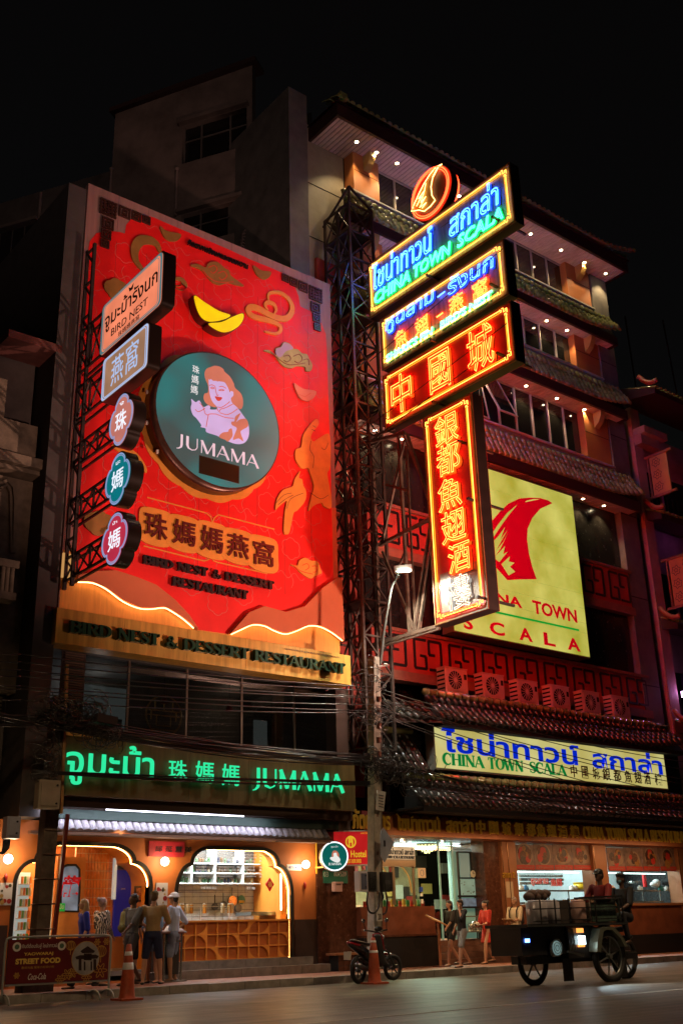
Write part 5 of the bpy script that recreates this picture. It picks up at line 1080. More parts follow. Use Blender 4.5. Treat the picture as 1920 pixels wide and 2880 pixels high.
zb_, zt_ = v(750, 1570)[1], v(750, 1478)[1]
for ch, a, b in (('S', -95, -25), ('C', 103, 215), ('A', 325, 425), ('L', 512, 597), ('A', 690, 785)): text(ys, ch, fy, v(a, 1450 + a * .13)[0], zb_, v(b, 1450 + b * .13)[0], zt_, rp, 0, .008, bold=.03)
fbox('green_line', ys, mat('green_print_lit', (0, .3, .03), .4, emit=(0, .35, .03), es=.8), fy, x0 + .7, v(775, 1415)[0], v(775, 1420)[1], v(775, 1406)[1], 0, .008)

# ================================================================== LOWER CANOPIES, LONG SIGN, LETTER BAND
cn = thing('entrance_canopy', 'two-tier dark tiled canopy over the seafood restaurant front', 'canopy', (26, 22, 4))
ctile = tile_mesh('canopy_tile', mat('dark_canopy_tile', (.022, .017, .013), .3, var=.5, sc_=3, coat=.15), .1, .3)
f22 = FY(21.95)
rx0, rx1 = 21.0, 32.2
def canopy(x0, x1, yo, zo, yi, zi, rows, wing):
    s_ = mesh('roof_slope', cn, gapm, [(x0, yo, zo), (x1, yo, zo), (x1, yi, zi), (x0, yi, zi), (x0, yi, zo - .1), (x1, yi, zo - .1), (x0, yo, zo - .12), (x1, yo, zo - .12)], [(0, 1, 2, 3), (0, 3, 4, 6), (1, 7, 5, 2), (6, 7, 1, 0), (4, 5, 7, 6)])  # black base again paints the shade in the tile gaps
    tile_slope(s_, ctile, x0 + .1, x1 - .1, yo, zo + .02, yi, zi + .02, rows=rows, flare=.25 if zo > 6 else 0, l=.3)
    tube('ridge', s_, tile_m, [(x0, yi, zi + .1), (x1 - .5, yi, zi + .1), (x1, yi - .1, zi + .05)], .1, 8)
    n_ = int((x1 - x0) / .32)
    for i in range(n_): cyl('ridge_band', s_, tile_m, (x0 + .1 + i * .32, yi, zi + .1), (x0 + .17 + i * .32, yi, zi + .1), .125, 8)
    return s_
canopy(21.0, 32.3, 21.6, 6.45, 22.3, 7.3, 4, 1)
canopy(19.7, 32.6, 21.15, 4.05, 21.9, 4.85, 4, 1)
# left wing of the canopy turned to the side
s_ = mesh('side_slope', cn, fascia, [(19.6, 22.0, 6.35), (21.0, 21.6, 6.4), (21.0, 22.5, 7.2), (19.9, 22.5, 6.95)], [(0, 1, 2, 3)])
for i in range(5):
    for k in range(3): B2 = Matrix.Translation((19.75 + i * .27, 21.75 + k * .25, 6.42 + k * .2 + i * .015)) @ Matrix.Rotation(R(38), 4, 'X'); link('roof_tile', ctile, s_, B2)
s_ = mesh('side_slope', cn, fascia, [(18.9, 21.8, 4.95), (20.5, 21.6, 5.0), (20.5, 22.5, 6.2), (19.0, 22.5, 6.1)], [(0, 1, 2, 3)])
for i in range(6):
    for k in range(5): B2 = Matrix.Translation((19.05 + i * .27, 21.7 + k * .18, 5.02 + k * .24)) @ Matrix.Rotation(R(52), 4, 'X'); link('roof_tile', ctile, s_, B2)
tube('ridge', s_, tile_m, [(18.95, 22.5, 6.2), (20.6, 22.5, 6.25)], .11, 8)
box('canopy_back', cn, DK, 19.6, 33.2, 22.5, 23.4, 4.0, 6.6); box('canopy_soffit', cn, gapm, 19.5, 33.2, 21.2, 23.2, 4.0, 4.05)
box('red_valance', cn, mat('red_cloth_valance', (.16, .012, .01), .7, var=.4), 18.6, 33.4, 22.35, 22.4, 3.75, 4.0)
lx0, lx1 = (f22.px(1221, 2038)[0] + f22.px(1226, 2157)[0]) / 2, (f22.px(1863, 2124)[0] + f22.px(1878, 2219)[0]) / 2; lz0, lz1 = (f22.px(1226, 2157)[1] + f22.px(1878, 2219)[1]) / 2, (f22.px(1221, 2038)[1] + f22.px(1863, 2124)[1]) / 2
lsn = thing('long_light_box', 'long pale yellow light box with blue Thai words under the tiled canopy', 'sign', (26, 22, lz0))
box('case', lsn, mat('case_grey', (.2, .2, .18), .5), lx0 - .05, lx1 + .05, 21.962, 22.3, lz0 - .05, lz1 + .05)
lyf = lit('pale_yellow_lit', (.64, .60, .24), .95, .3, .8, low=(.46, .38, .09))
for i in range(6): a = lx0 + (lx1 - lx0) * i / 6; fbox('lit_panel', lsn, lyf, f22, a + .002, a + (lx1 - lx0) / 6 - .002, lz0, lz1, -.011, 0)
for i in range(8): a = lx0 + (lx1 - lx0) * i / 8; fbox('top_rail', lsn, mat('lilac_rail', (.5, .5, .6), .3, metal=.3), f22, a, a + (lx1 - lx0) / 8 - .15, lz1 + .06, lz1 + .1, -.1, .0)
L7 = lambda x, y: f22.px(960 + .6122 * x, 1680 + .6122 * y)
bl = mat('blue_print_lit', (.0, .02, .5), .4, emit=(0, .02, .62), es=.8); gnl = mat('green_print_lit2', (0, .2, .03), .4, emit=(0, .19, .035), es=.8); brl = mat('brown_print', (.12, .03, .01), .4)
h0, h1 = L7(1460, 815)[1], L7(1460, 725)[1]
text(lsn, 'ไชน่าทาวน์', f22, L7(458, 650)[0], L7(500, 712)[1], L7(1090, 740)[0], L7(480, 598)[1], bl, 0, .012, bold=.025)
text(lsn, 'สกาล่า', f22, L7(1150, 760)[0], L7(1460, 815)[1], L7(1470, 780)[0], L7(1400, 715)[1], bl, 0, .012, bold=.025)
cz0, cz1 = L7(1020, 836)[1], L7(1000, 792)[1]
x_ = [(465, 655), (672, 835), (860, 1030)]
for s, (a, b) in zip(('CHINA', 'TOWN', 'SCALA'), x_):
    m_ = (a + b) / 2; serif(lsn, s, f22, L7(a, 760)[0], lz0 + .1, L7(b, 800)[0], lz0 + .42, gnl, 0, .01, 1.45)
xs_ = [(1055, 1085), (1105, 1135), (1155, 1187), (1200, 1236), (1250, 1285), (1300, 1333), (1345, 1378), (1388, 1418), (1437, 1470)]
for ch, (a, b) in zip('中國城銀都魚翅酒樓', xs_): text(lsn, ch, f22, L7(a, 840)[0], lz0 + .08, L7(b, 850)[0], lz0 + .46, brl, 0, .012, bold=.012)
# letter band above the restaurant front
fbd = FY(22.2); bandm = mat('copper_band', (.30, .10, .035), .4, var=.2, metal=.2); bz0, bz1 = 3.40, 3.93
bs = thing('letter_band', 'copper coloured band with raised gold letters over the restaurant windows', 'sign', (26, 22.2, 3.4))
for i in range(10): a = 19.1 + 14.6 * i / 10; fbox('band_panel', bs, bandm, fbd, a + .002, a + 1.46 - .002, bz0, bz1, -.7, 0)
gl_ = mat('raised_gold_glow', (.60, .33, .05), .3, metal=.6, emit=(.8, .35, .02), es=.04)  # gold letters given a faint glow though they are no lamps
M6 = lambda x, y: fbd.px(860 + .676 * x, 2180 + .676 * y)
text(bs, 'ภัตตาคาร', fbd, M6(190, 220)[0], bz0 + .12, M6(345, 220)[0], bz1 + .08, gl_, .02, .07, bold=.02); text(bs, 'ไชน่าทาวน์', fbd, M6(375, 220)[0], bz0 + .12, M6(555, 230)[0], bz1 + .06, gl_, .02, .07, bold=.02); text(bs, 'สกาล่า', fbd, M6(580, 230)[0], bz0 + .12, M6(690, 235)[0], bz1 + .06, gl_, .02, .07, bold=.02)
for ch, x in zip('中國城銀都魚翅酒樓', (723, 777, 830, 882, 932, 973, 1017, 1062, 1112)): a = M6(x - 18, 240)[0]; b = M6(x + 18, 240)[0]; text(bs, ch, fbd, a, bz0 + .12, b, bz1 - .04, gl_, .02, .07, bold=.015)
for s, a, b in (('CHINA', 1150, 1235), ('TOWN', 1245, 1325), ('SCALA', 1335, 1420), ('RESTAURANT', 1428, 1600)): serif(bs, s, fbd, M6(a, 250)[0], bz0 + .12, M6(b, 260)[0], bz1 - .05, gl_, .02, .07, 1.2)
for i in range(40): mesh('cloth_scallop', bs, fascia, [(19.2 + i * .36, 22.12, 3.98), (19.56 + i * .36, 22.12, 3.98), (19.38 + i * .36, 22.12, 3.86), (19.2 + i * .36, 22.3, 4.0), (19.56 + i * .36, 22.3, 4.0)], [(0, 2, 1), (0, 1, 4, 3)])
# air conditioners on the canopy
acm = mat('air_conditioner_shell', (.62, .42, .34), .45, var=.15); fac = FY(22.5)
for i, (a, b, y) in enumerate(((1229, 1313, 1867), (1335, 1416, 1884), (1433, 1511, 1902), (1526, 1600, 1917), (1615, 1685, 1933), (1698, 1768, 1947))):
    xa2 = fac.px(a + 22, y + 40)[0]; xb2 = fac.px(b, y + 40)[0]; zt2 = fac.px((a + b) / 2, y + 12)[1]
    t = thing('air_conditioner', f'{ORD[i]} air conditioner outdoor unit from the left in the row on the tiled canopy', 'air conditioner', (xa2, 22.6, zt2 - 1.35), 'air conditioner units on the canopy')
    box('casing', t, acm, xa2, xb2, 22.5, 22.85, zt2 - 1.4, zt2); box('lid', t, acm, xa2 - .015, xb2 + .015, 22.485, 22.865, zt2 + .002, zt2 + .03)
    xc = xa2 + (xb2 - xa2) * .42; r_ = (xb2 - xa2) * .3
    for zc in (zt2 - .36, zt2 - 1.02):
        box('fan_panel', t, acm, xc - r_ - .06, xc + r_ + .06, 22.475, 22.499, zc - .3, zc + .3)
        cyl('fan_opening', t, gapm, (xc, 22.47, zc), (xc, 22.474, zc), r_, 20); cyl('fan_hub', t, acm, (xc, 22.455, zc), (xc, 22.469, zc), .07, 10)
        for k in range(16): an = k * math.pi / 8; beam('guard_wire', t, acm, (xc + .07 * math.cos(an), 22.462, zc + .07 * math.sin(an)), (xc + r_ * math.cos(an), 22.462, zc + r_ * math.sin(an)), .012)
    for k in range(9): beam('side_grille_bar', t, gapm, (xa2 - .006, 22.52, zt2 - .1 - k * .13), (xa2 - .006, 22.83, zt2 - .1 - k * .13), .012, .05)
    box('handle', t, gapm, xb2 - .14, xb2 - .04, 22.49, 22.499, zt2 - .3, zt2 - .14)
# ================================================================== BLOCKS BEHIND AND BESIDE
fl2 = Frame((17.51, 26.01, 0), (.51, -.86, 0), (0, 0, 1)); q = fl2.px; pipe0 = mat('grey_pipe', (.30, .22, .20), .5, var=.3)
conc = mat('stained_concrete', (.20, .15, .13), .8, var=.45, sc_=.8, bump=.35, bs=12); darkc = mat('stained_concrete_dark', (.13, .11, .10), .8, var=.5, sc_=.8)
rb = thing('rear_apartment_block', 'dark concrete apartment block with drainpipes rising behind the red billboard', 'building', fl2.P(-3, 0))
uL, uR, uE = q(320, 400)[0], q(709, 300)[0], q(806, 400)[0]
w1 = [q(*p) for p in ((515, 352), (694, 304), (692, 412), (514, 458))]; w2 = [q(*p) for p in ((509, 602), (698, 558), (693, 650), (509, 690))]; w3 = [q(*p) for p in ((722, 436), (806, 412), (806, 528), (722, 555))]
sq = lambda P: [(P[0][0], (P[0][1] + P[1][1]) / 2), (P[1][0], (P[0][1] + P[1][1]) / 2), (P[1][0], (P[2][1] + P[3][1]) / 2), (P[0][0], (P[2][1] + P[3][1]) / 2)]
w1, w2, w3 = sq(w1), sq(w2), sq(w3)
poly('wall', rb, conc, fl2, [(uL, 0), (uR, 0), (uR, 31.2), (uL, 30.9)], -.3, 0, [w1, w2])
poly('wall', rb, conc, fl2, [(uR + .002, 0), (uE + .2, 0), (uE + .2, 28.5), (uR + .002, 28.5)], -.3, -.1, [w3])
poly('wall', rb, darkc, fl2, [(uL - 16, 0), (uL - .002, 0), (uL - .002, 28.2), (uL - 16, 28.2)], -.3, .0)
poly('roof_edge', rb, mat('dark_roof_edge', (.05, .025, .022), .6), fl2, [(uL - .15, 30.9), (uR + .2, 31.2), (uR + .2, 31.4), (uL - .15, 31.1)], -.6, .2)
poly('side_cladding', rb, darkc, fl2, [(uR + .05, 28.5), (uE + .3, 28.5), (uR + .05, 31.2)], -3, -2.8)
fbox('room_dark', rb, gapm, fl2, uL, uE, 20, 30.5, -2.5, -2.4)
for P in (w1, w2, w3):
    u0_, u1_, v0_, v1_ = P[0][0], P[1][0], P[2][1], P[0][1]
    wd = fbox('window_hood', rb, conc, fl2, u0_ - .12, u1_ + .1, v1_ + .02, v1_ + .16, 0, .22)
    for k in (0, .27, .72, 1):
        if P is w3 and k in (.27,): continue
        fbox('mullion', wd, darkc, fl2, u0_ + (u1_ - u0_) * k - .03, u0_ + (u1_ - u0_) * k + .03, v0_, v1_, -.2, -.15)
    fbox('transom', wd, darkc, fl2, u0_, u1_, v0_ + (v1_ - v0_) * .62, v0_ + (v1_ - v0_) * .62 + .05, -.2, -.16)
    fbox('pane', wd, pane, fl2, u0_, u1_, v0_, v1_, -.24, -.22)
for x0_, y0_, x1_, y1_ in ((0, 645, 101, 770), (127, 610, 205, 735), (-40, 905, 30, 985), (153, 850, 184, 940), (-160, 700, -40, 820)):
    a_, b_2 = q(x0_, (y0_ + y1_) / 2), q(x1_, (y0_ + y1_) / 2); v0_, v1_ = q((x0_ + x1_) / 2, y1_)[1], q((x0_ + x1_) / 2, y0_)[1]
    wd = fbox('window', rb, gapm, fl2, a_[0], b_2[0], v0_, v1_, .001, .02); fbox('window_hood', wd, conc, fl2, a_[0] - .1, b_2[0] + .1, v1_ + .02, v1_ + .15, .02, .3); fbox('sill', wd, conc, fl2, a_[0] - .1, b_2[0] + .1, v0_ - .12, v0_, .02, .2)
    for k in (.33, .66): fbox('mullion', wd, darkc, fl2, a_[0] + (b_2[0] - a_[0]) * k - .02, a_[0] + (b_2[0] - a_[0]) * k + .02, v0_, v1_, .021, .05)
a_, b_2 = q(122, 547), q(118, 767); cyl('drainpipe', rb, pipe0, fl2.P(*a_, .12), fl2.P(a_[0], b_2[1], .12), .06)
a_ = q(60, 800); fbox('string_course', rb, conc, fl2, uL - 16, uL - .1, a_[1] - .1, a_[1] + .12, .001, .18)
a_ = q(540, 452); fbox('lit_blind', rb, glow('blue_blind', (.3, .6, .8), .35), fl2, a_[0] - .25, a_[0] + .15, a_[1] + .02, a_[1] + .1, -.2, -.19)
pipe = mat('grey_pipe', (.30, .22, .20), .5, var=.3)
for x, ya, yb in ((502, 480, 610), (703, 420, 640), (712, 425, 640), (318, 480, 560)):
    a_, b_2 = q(x, ya), q(x, yb); cyl('drainpipe', rb, pipe, fl2.P(*a_, .1), fl2.P(a_[0], b_2[1], .1), .05); ball('pipe_joint', rb, pipe, fl2.P(a_[0], a_[1], .1), .09, 8)
a_, b_2 = q(705, 640), q(800, 620); cyl('drainpipe', rb, pipe, fl2.P(*a_, .1), fl2.P(*b_2, .1), .07)
a_, b_2 = q(705, 428), q(790, 402); fbox('ledge', rb, conc, fl2, a_[0], b_2[0], a_[1] - .05, a_[1] + .08, -.1, .2)
# upper back window bay and air conditioner on it
t = thing('air_conditioner', 'dark air conditioner unit on the rear block just above the billboard edge', 'air conditioner', fl2.P(*q(770, 705)))
a_ = q(765, 700); fbox('casing', t, mat('dark_ac_shell', (.14, .12, .11), .5), fl2, a_[0] - .4, a_[0] + .35, a_[1] - .6, a_[1] + .35, .1, .5); cyl('fan_opening', t, gapm, fl2.P(a_[0], a_[1] - .05, .5), fl2.P(a_[0], a_[1] - .05, .51), .26, 18)
for k in range(7): tube('duct', rb, pipe, [fl2.P(q(690, 700)[0] + .1 * math.cos(j) + .02 * k, q(690, 700)[1] + .12 * k - .3 + .06 * math.sin(j * 2), .3 + .1 * math.sin(j)) for j in range(5)], .03, 6)
# ---- old colonial house at the far left edge
oh = thing('old_house', 'old dim shophouse with peeling cornices at the far left edge', 'building', (5, 23.2, 0))
fo = FY(22.9); oq = lambda x, y: fo.px(.4252 * x, 700 + .4252 * y); cr_ = mat('peeling_cream', (.24, .19, .13), .8, var=.6, sc_=2, bump=.4)
def ob(n_, x0, y0, x1, y1, d0, d1, m_=cr_):
    a, b = oq(x0, (y0 + y1) / 2)[0], oq(x1, (y0 + y1) / 2)[0]; xm = (x0 + x1) / 2; return fbox(n_, oh, m_, fo, a, b, oq(xm, y1)[1], oq(xm, y0)[1], d0, d1)
fbox('wall', oh, darkc, fo, 0, 9.25, 0, fo.px(100, 955)[1], -6, -.6)
a0, a1 = 1, oq(185, 1700)[0]
ob('parapet', -400, 1090, 250, 1330, -.5, .0); ob('cornice', -400, 1345, 320, 1410, -.5, .25); ob('cornice', -400, 1412, 300, 1440, -.5, .12)
ob('upper_pier', -400, 800, 45, 1080, -.5, 0); ob('canopy_slab', 0, 640, 360, 690, -.5, .5, mat('canopy_edge', (.16, .06, .05), .5, var=.4)); ob('lower_wall', -400, 1445, 190, 2900, -.6, -.2)
pts = [oq(x, y) for x, y in ((-60, 2000), (-60, 1560), (70, 1520), (110, 1560), (120, 1650), (112, 2000))]
ribs('arch_moulding', oh, cr_, fo, [pts], .08, -.2, -.12); pts = [oq(x, y) for x, y in ((-40, 2000), (-40, 1590), (60, 1555), (85, 1600), (92, 2000))]; ribs('arch_moulding', oh, cr_, fo, [pts], .05, -.2, -.1)
ob('rail_cap', -400, 2035, 115, 2085, -.2, .2)
for x in (0, 30, 62): a_ = oq(x, 2200); cyl('baluster', oh, cr_, fo.P(a_[0], a_[1] - .35, .1), fo.P(a_[0], a_[1] + .35, .1), .07, 10)
ob('rail_foot', -400, 2250, 90, 2300, -.2, .2)
cyl('drainpipe', oh, darkc, fo.P(oq(330, 1360)[0], oq(330, 1360)[1], .1), fo.P(oq(330, 1360)[0], 8, .1), .06)
for y in (1880, 2010): 
    for k in range(5): ob('vent_slot', 245, y + k * 16, 285, y + k * 16 + 7, -.6, -.57, gapm)
wl_ = fbox('louvre_window', oh, gapm, fo, 7.3, 9.2, 5.6, 7.6, -.6, -.5)
for k in range(22): fbox('louvre', wl_, mat('dim_louvre', (.12, .1, .06), .5), fo, 7.6, 9.1, 5.7 + k * .085, 5.74 + k * .085, -.5, -.46)
# ---- pink house with lantern panels at the right edge
ph = thing('lantern_house', 'pinkish house with curved eaves and printed screens at the far right edge', 'building', (36, 23.5, 0))
pk = mat('pink_render', (.40, .22, .20), .7, var=.3, sc_=1.5, bump=.2); fpk = FY(22.9)
fbox('wall', ph, pk, fpk, 33.8, 46, 0, 20.2, -8, -.9)
fbox('front_pier', ph, pk, fpk, 33.78, 34.35, 0, 20.5, -.9, 0)
pq = lambda x, y: fpk.px(1680 + .2765 * x, 1050 + .2765 * y); ft_ = tile_mesh('small_tile', tile_m, .1, .3)
for k, (z, pr_) in enumerate(((20.9, 1.2), (15.7, .7), (11.35, .7), (7.5, .7))):
    s_ = mesh('eave', ph, fascia, [(33.9, 22.9 - pr_, z), (46, 22.9 - pr_, z), (46, 23.6, z + .75), (33.9, 23.6, z + .75), (33.9, 22.9 - pr_, z - .22), (46, 22.9 - pr_, z - .22), (33.9, 23.6, z + .1), (46, 23.6, z + .1)], [(0, 1, 2, 3), (4, 5, 1, 0), (0, 3, 6, 4), (4, 6, 7, 5)])
    tile_slope(s_, ft_, 34.0, 38.5, 22.85 - pr_, z + .02, 23.5, z + .72, rows=3, l=.3)
    tube('curved_ridge', s_, mat('ridge_red', (.30, .07, .05), .5), [(33.75, 22.9 - pr_ - .25 + .1 * j, z + .02 + .012 * (j - 4) ** 2 + j * .06) for j in range(9)], .1, 8)
fbox('cornice', ph, pk, fpk, 33.8, 35.3, 19.2, 19.5, -.1, .55); fbox('cornice', ph, pk, fpk, 33.8, 35.0, 18.8, 19.19, -.1, .35)
for z in (16.3, 11.9, 7.9): 
    wd = fbox('balcony_window', ph, pane, fpk, 34.9, 46, z, z + 2.1, -.9, -.85)
    for i in range(14): fbox('railing_bar', wd, steel_d, fpk, 34.9 + i * .35, 34.95 + i * .35, z, z + 1.2, -.8, -.76)
    fbox('door_frame', wd, mat('purple_frame', (.35, .12, .35), .5), fpk, 36.2, 36.35, z, z + 2.2, -.8, -.7)
scr = mat('printed_screen_cloth', (.50, .26, .10), .6, var=.1)
for i, (xx, z0_, z1_, ya_2, yb_2) in enumerate(((34.35, 16.7, 18.3, 21.9, 22.7), (34.5, 12.2, 14.0, 21.2, 22.6), (35.2, 8.6, 10.2, 21.2, 22.4))):
    t = thing('printed_screen', f'{["upper","middle","lower"][i]} amber cloth screen with swirl medallions between wooden bars on the right house', 'screen', (xx, (ya_2 + yb_2) / 2, z0_), 'printed screens on the right house')
    fsx = FXm(xx); fbox('cloth', t, scr, fsx, -yb_2, -ya_2, z0_, z1_, -.06, 0)
    for z in (z0_ - .12, z1_): beam('bar', t, mat('wood_bar', (.28, .12, .07), .5, var=.3), (xx, 22.9, z + .05), (xx, ya_2 - .25, z + .05), .1)
    beam('post', t, mat('wood_bar', (.28, .12, .07), .5), (xx, yb_2 + .08, z0_), (xx, yb_2 + .08, z1_), .06)
    L_ = []
    nu = max(1, int((yb_2 - ya_2) / .5)); nv = int((z1_ - z0_) / .5)
    for a in range(nu + 1):
        for b in range(nv + 1):
            cu_, cv_ = -yb_2 + .28 + a * .5, z0_ + .3 + b * .52 + (.2 if a % 2 else 0)
            if cu_ > -ya_2 - .2 or cv_ > z1_ - .2: continue
            L_.append([(cu_ + (.17 + .035 * math.sin(6 * th)) * math.cos(th), cv_ + (.17 + .035 * math.sin(6 * th)) * math.sin(th)) for th in [2 * math.pi * k / 24 for k in range(25)]]); L_.append([(cu_ + (.07 + .02 * math.sin(5 * th)) * math.cos(th), cv_ + (.07 + .02 * math.sin(5 * th)) * math.sin(th)) for th in [2 * math.pi * k / 15 for k in range(16)]])
    o_ = ribs('medallion_print', t, black, fsx, L_, .022, .0005, .003)
lamp('POINT', (34.55, 22.7, 9.0), 9, (.75, .3, 1), .08); lamp('POINT', (36.5, 22.6, 15.5), 4, (.8, .2, 1), .1); lamp('POINT', (37, 22.4, 18.3), 6, (1, .1, .3), .1)
t = thing('uplight', 'small bright violet wall uplight on the pink house', 'wall lamp', (34.5, 22.75, 8.7)); cyl('lens', t, glow('violet_glow', (.85, .5, 1), 14), (34.55, 22.82, 8.78), (34.55, 22.82, 8.98), .06); 
ma = thing('antenna_mast', 'thin dark mast against the sky above the pink house, the left one', 'antenna', (37, 27, 20)); beam('mast', ma, steel, onY(1790, 1110, 27), onY(1756, 890, 27), .06)
ma = thing('antenna_mast', 'thin dark mast against the sky above the pink house, the right one', 'antenna', (40, 27, 20)); beam('mast', ma, steel, onY(1912, 1160, 27), onY(1862, 900, 27), .06)
box('lit_shop_window', ph, glow('far_shop', (.7, .9, .6), 1.2), 34.6, 35.0, 22.84, 22.88, 5.2, 6.2)

# ================================================================== RESTAURANT GROUND FLOOR
gf = sb
ft = FY(23.0); g6 = lambda x, y, fr_=ft: fr_.px(860 + .676 * x, 2180 + .676 * y)
brg = mat('brown_granite', (.085, .032, .018), .22, var=.5, sc_=9, spec=.6); brg2 = mat('copper_cladding', (.32, .13, .055), .4, var=.2, metal=.15); wood = mat('brown_panelling', (.16, .05, .025), .35, var=.35, sc_=3)
xb = f.px(888, 2500)[0]
def gb_(n_, x0, y0, x1, y1, d0, d1, m_, par=gf):
    a = g6(x0, (y0 + y1) / 2)[0]; b = g6(x1, (y0 + y1) / 2)[0]; xm = (x0 + x1) / 2; return fbox(n_, par, m_, ft, a, b, g6(xm, y1)[1], g6(xm, y0)[1], d0, d1)
gx = lambda x, y=500: g6(x, y)[0]
box('granite_wall', gf, brg, xb + .01, gx(202), 22.95, 23.3, .15, 3.5)
box('pier', gf, brg, gx(740), gx(803), 22.9, 23.4, .15, 3.5); box('pier', gf, brg2, gx(803), gx(865), 22.8, 23.3, .15, 3.5)
box('pier', gf, brg2, gx(1188), gx(1245), 22.8, 23.3, .15, 3.5); box('pier', gf, brg2, gx(1545), gx(1640), 22.8, 23.3, .15, 3.5)
for x in (806, 830, 1192, 1548): box('steel_trim', gf, mat('bronze_trim', (.3, .16, .08), .25, metal=.8), gx(x) - .012, gx(x) + .012, 22.785, 22.8, .2, 3.45)
zs_ = 1.66
for a, b in ((865, 1188), (1245, 1545)):
    box('window_sill', gf, brg2, gx(a), gx(b), 22.82, 23.2, zs_ - .07, zs_); box('panel_below', gf, wood, gx(a), gx(b), 22.9, 23.2, .72, zs_ - .071); box('plinth', gf, black, gx(a), gx(b), 22.86, 23.2, .15, .72)
box('wood_panel', gf, wood, gx(202), gx(505), 22.75, 23.2, .95, g6(350, 548)[1]); box('plinth', gf, black, gx(202), gx(508), 22.68, 23.2, .15, .90); box('plinth_cap', gf, brg, gx(202), gx(512), 22.66, 23.2, .902, .95)
# steps
sm_ = mat('brown_step', (.16, .08, .055), .4, var=.4, sc_=6); gstep = 0; fst = thing('entrance_steps', 'brown stone entrance steps of the seafood restaurant', 'steps', (22, 22.7, .15))
for i in range(4):
    for k in range(3): a, b = gx(505), gx(835); box('step_stone', fst, sm_, a + (b - a) * k / 3, a + (b - a) * (k + 1) / 3 - .006, 22.45 + i * .18, 23.6, .15 + i * .155, .15 + (i + 1) * .155 - .004)
# interior
ir = thing('restaurant_interior', 'lit dining hall behind the glass entrance of the seafood restaurant', 'room', (21.5, 25, .8))
box('back_wall', ir, mat('cream_wall', (.42, .30, .17), .6, var=.4, sc_=1.8), gx(190), gx(900), 27.5, 27.6, .7, 4); box('ceiling', ir, mat('dark_gloss_ceiling', (.10, .06, .04), .15, var=.3), gx(190), gx(900), 23.3, 27.5, 3.48, 3.56); box('floor', ir, brg2, gx(190), gx(900), 23.3, 27.5, .7, .78)
box('counter_block', ir, wood, gx(230), gx(470), 26.2, 26.6, .78, 1.8)
for k in range(26):
    x = rnd.uniform(gx(205), gx(720)); z = rnd.uniform(1.5, 2.8); m_ = mat(('i_red', 'i_gold', 'i_white', 'i_dark')[k % 4], ((.4, .04, .03), (.55, .35, .1), (.55, .5, .42), (.06, .04, .03))[k % 4], .4)
    fbox('hung_picture', ir, m_, FY(27.45), x * 1.12, x * 1.12 + rnd.uniform(.2, .5), z * 1.1, z * 1.1 + rnd.uniform(.15, .5), 0, .03 + .002 * k)
for i in range(3): fbox('ceiling_tube', ir, glow('cool_tube', (.8, 1, .95), 5), FY(25 + i * .6), gx(560) * 1.03, gx(735) * 1.05, 3.44 - i * .01, 3.46 - i * .01, 0, .1)
for i in range(5): cyl('ceiling_spot', ir, glow('warm_spot', (1, .75, .4), 18), (20.0 + i * .8, 24.2 + (i % 2) * .8, 3.45), (20.0 + i * .8, 24.2 + (i % 2) * .8, 3.47), .04)
lamp('AREA', (20.6, 24.6, 3.4), 330, (1, .66, .32), (2.5, 1.4), (20.6, 25.2, 0)); lamp('AREA', (23.2, 24.9, 3.4), 220, (.85, 1, .82), (1.5, 1.2), (23.2, 25, 0))
# glass screens
gmet = mat('brushed_bronze', (.35, .26, .17), .3, metal=.7)
fgx = FY(23.15); 
for a, b, nm in ((205, 272, 'side_glass'), (465, 575, 'side_glass'), (575, 632, 'corner_glass')):
    box(nm, gf, glass('shop_glass', (.80, .93, .88), .10), gx(a), gx(b), 23.14, 23.15, .8 if a > 400 else 1.7, 3.4); box('glass_edge', gf, mat('glass_edge_glow', (.25, .42, .38), .2, emit=(.2, .4, .36), es=.15), gx(b) - .02, gx(b) + .02, 23.12, 23.17, .78, 3.4)  # edge of the glass brightened by emission, no lamp there
dd = thing('sliding_door', 'pair of bronze framed sliding glass doors behind the utility pole', 'door', (20.3, 23.1, 1.7))
for a, b in ((290, 372), (376, 458)):
    pn = box('leaf', dd, glass('shop_glass'), gx(a), gx(b), 23.08, 23.09, 1.7, g6(370, 382)[1])
    for x in (a, b): box('stile', dd, gmet, gx(x) - .03, gx(x) + .03, 23.06, 23.1, 1.7, g6(370, 380)[1])
    ribs('fin_print', pn, mat('gold_print', (.5, .32, .08), .4), FY(23.05), [smooth([(gx(a + 12), 2.7), (gx(a + 35), 2.65), (gx(b - 22), 2.4), (gx(b - 12), 2.0)], 4, False)], .04, 0, .004)
hb_ = box('door_header', dd, gmet, gx(272), gx(462), 23.0, 23.15, g6(370, 380)[1], g6(370, 352)[1])
t = thing('name_lightbox', 'cream light box with black Thai words above the sliding doors', 'sign', (20.3, 23, 2.9)); a, b = gx(290), gx(455)
fbox('box', t, lit('cream_lit', (.85, .62, .36), .7, .5, 2), FY(23.0), a, b, g6(370, 350)[1], g6(370, 298)[1], 0, .06)
text(t, 'ไชน่าทาวน์ สกาล่า', FY(23.0), gx(340), g6(400, 332)[1], b - .05, g6(400, 306)[1], black, .062, .08, bold=.02, split=True); serif(t, 'TOWN SCALA RESTAURANT', FY(23.0), gx(330), g6(400, 350)[1] + .01, b - .03, g6(400, 337)[1], black, .062, .08, 1.3)
c = FY(24.0).px(1200, 2386); t = thing('chandelier', 'gold crystal chandelier glowing under the entrance ceiling', 'chandelier', (c[0], 24, c[1]))
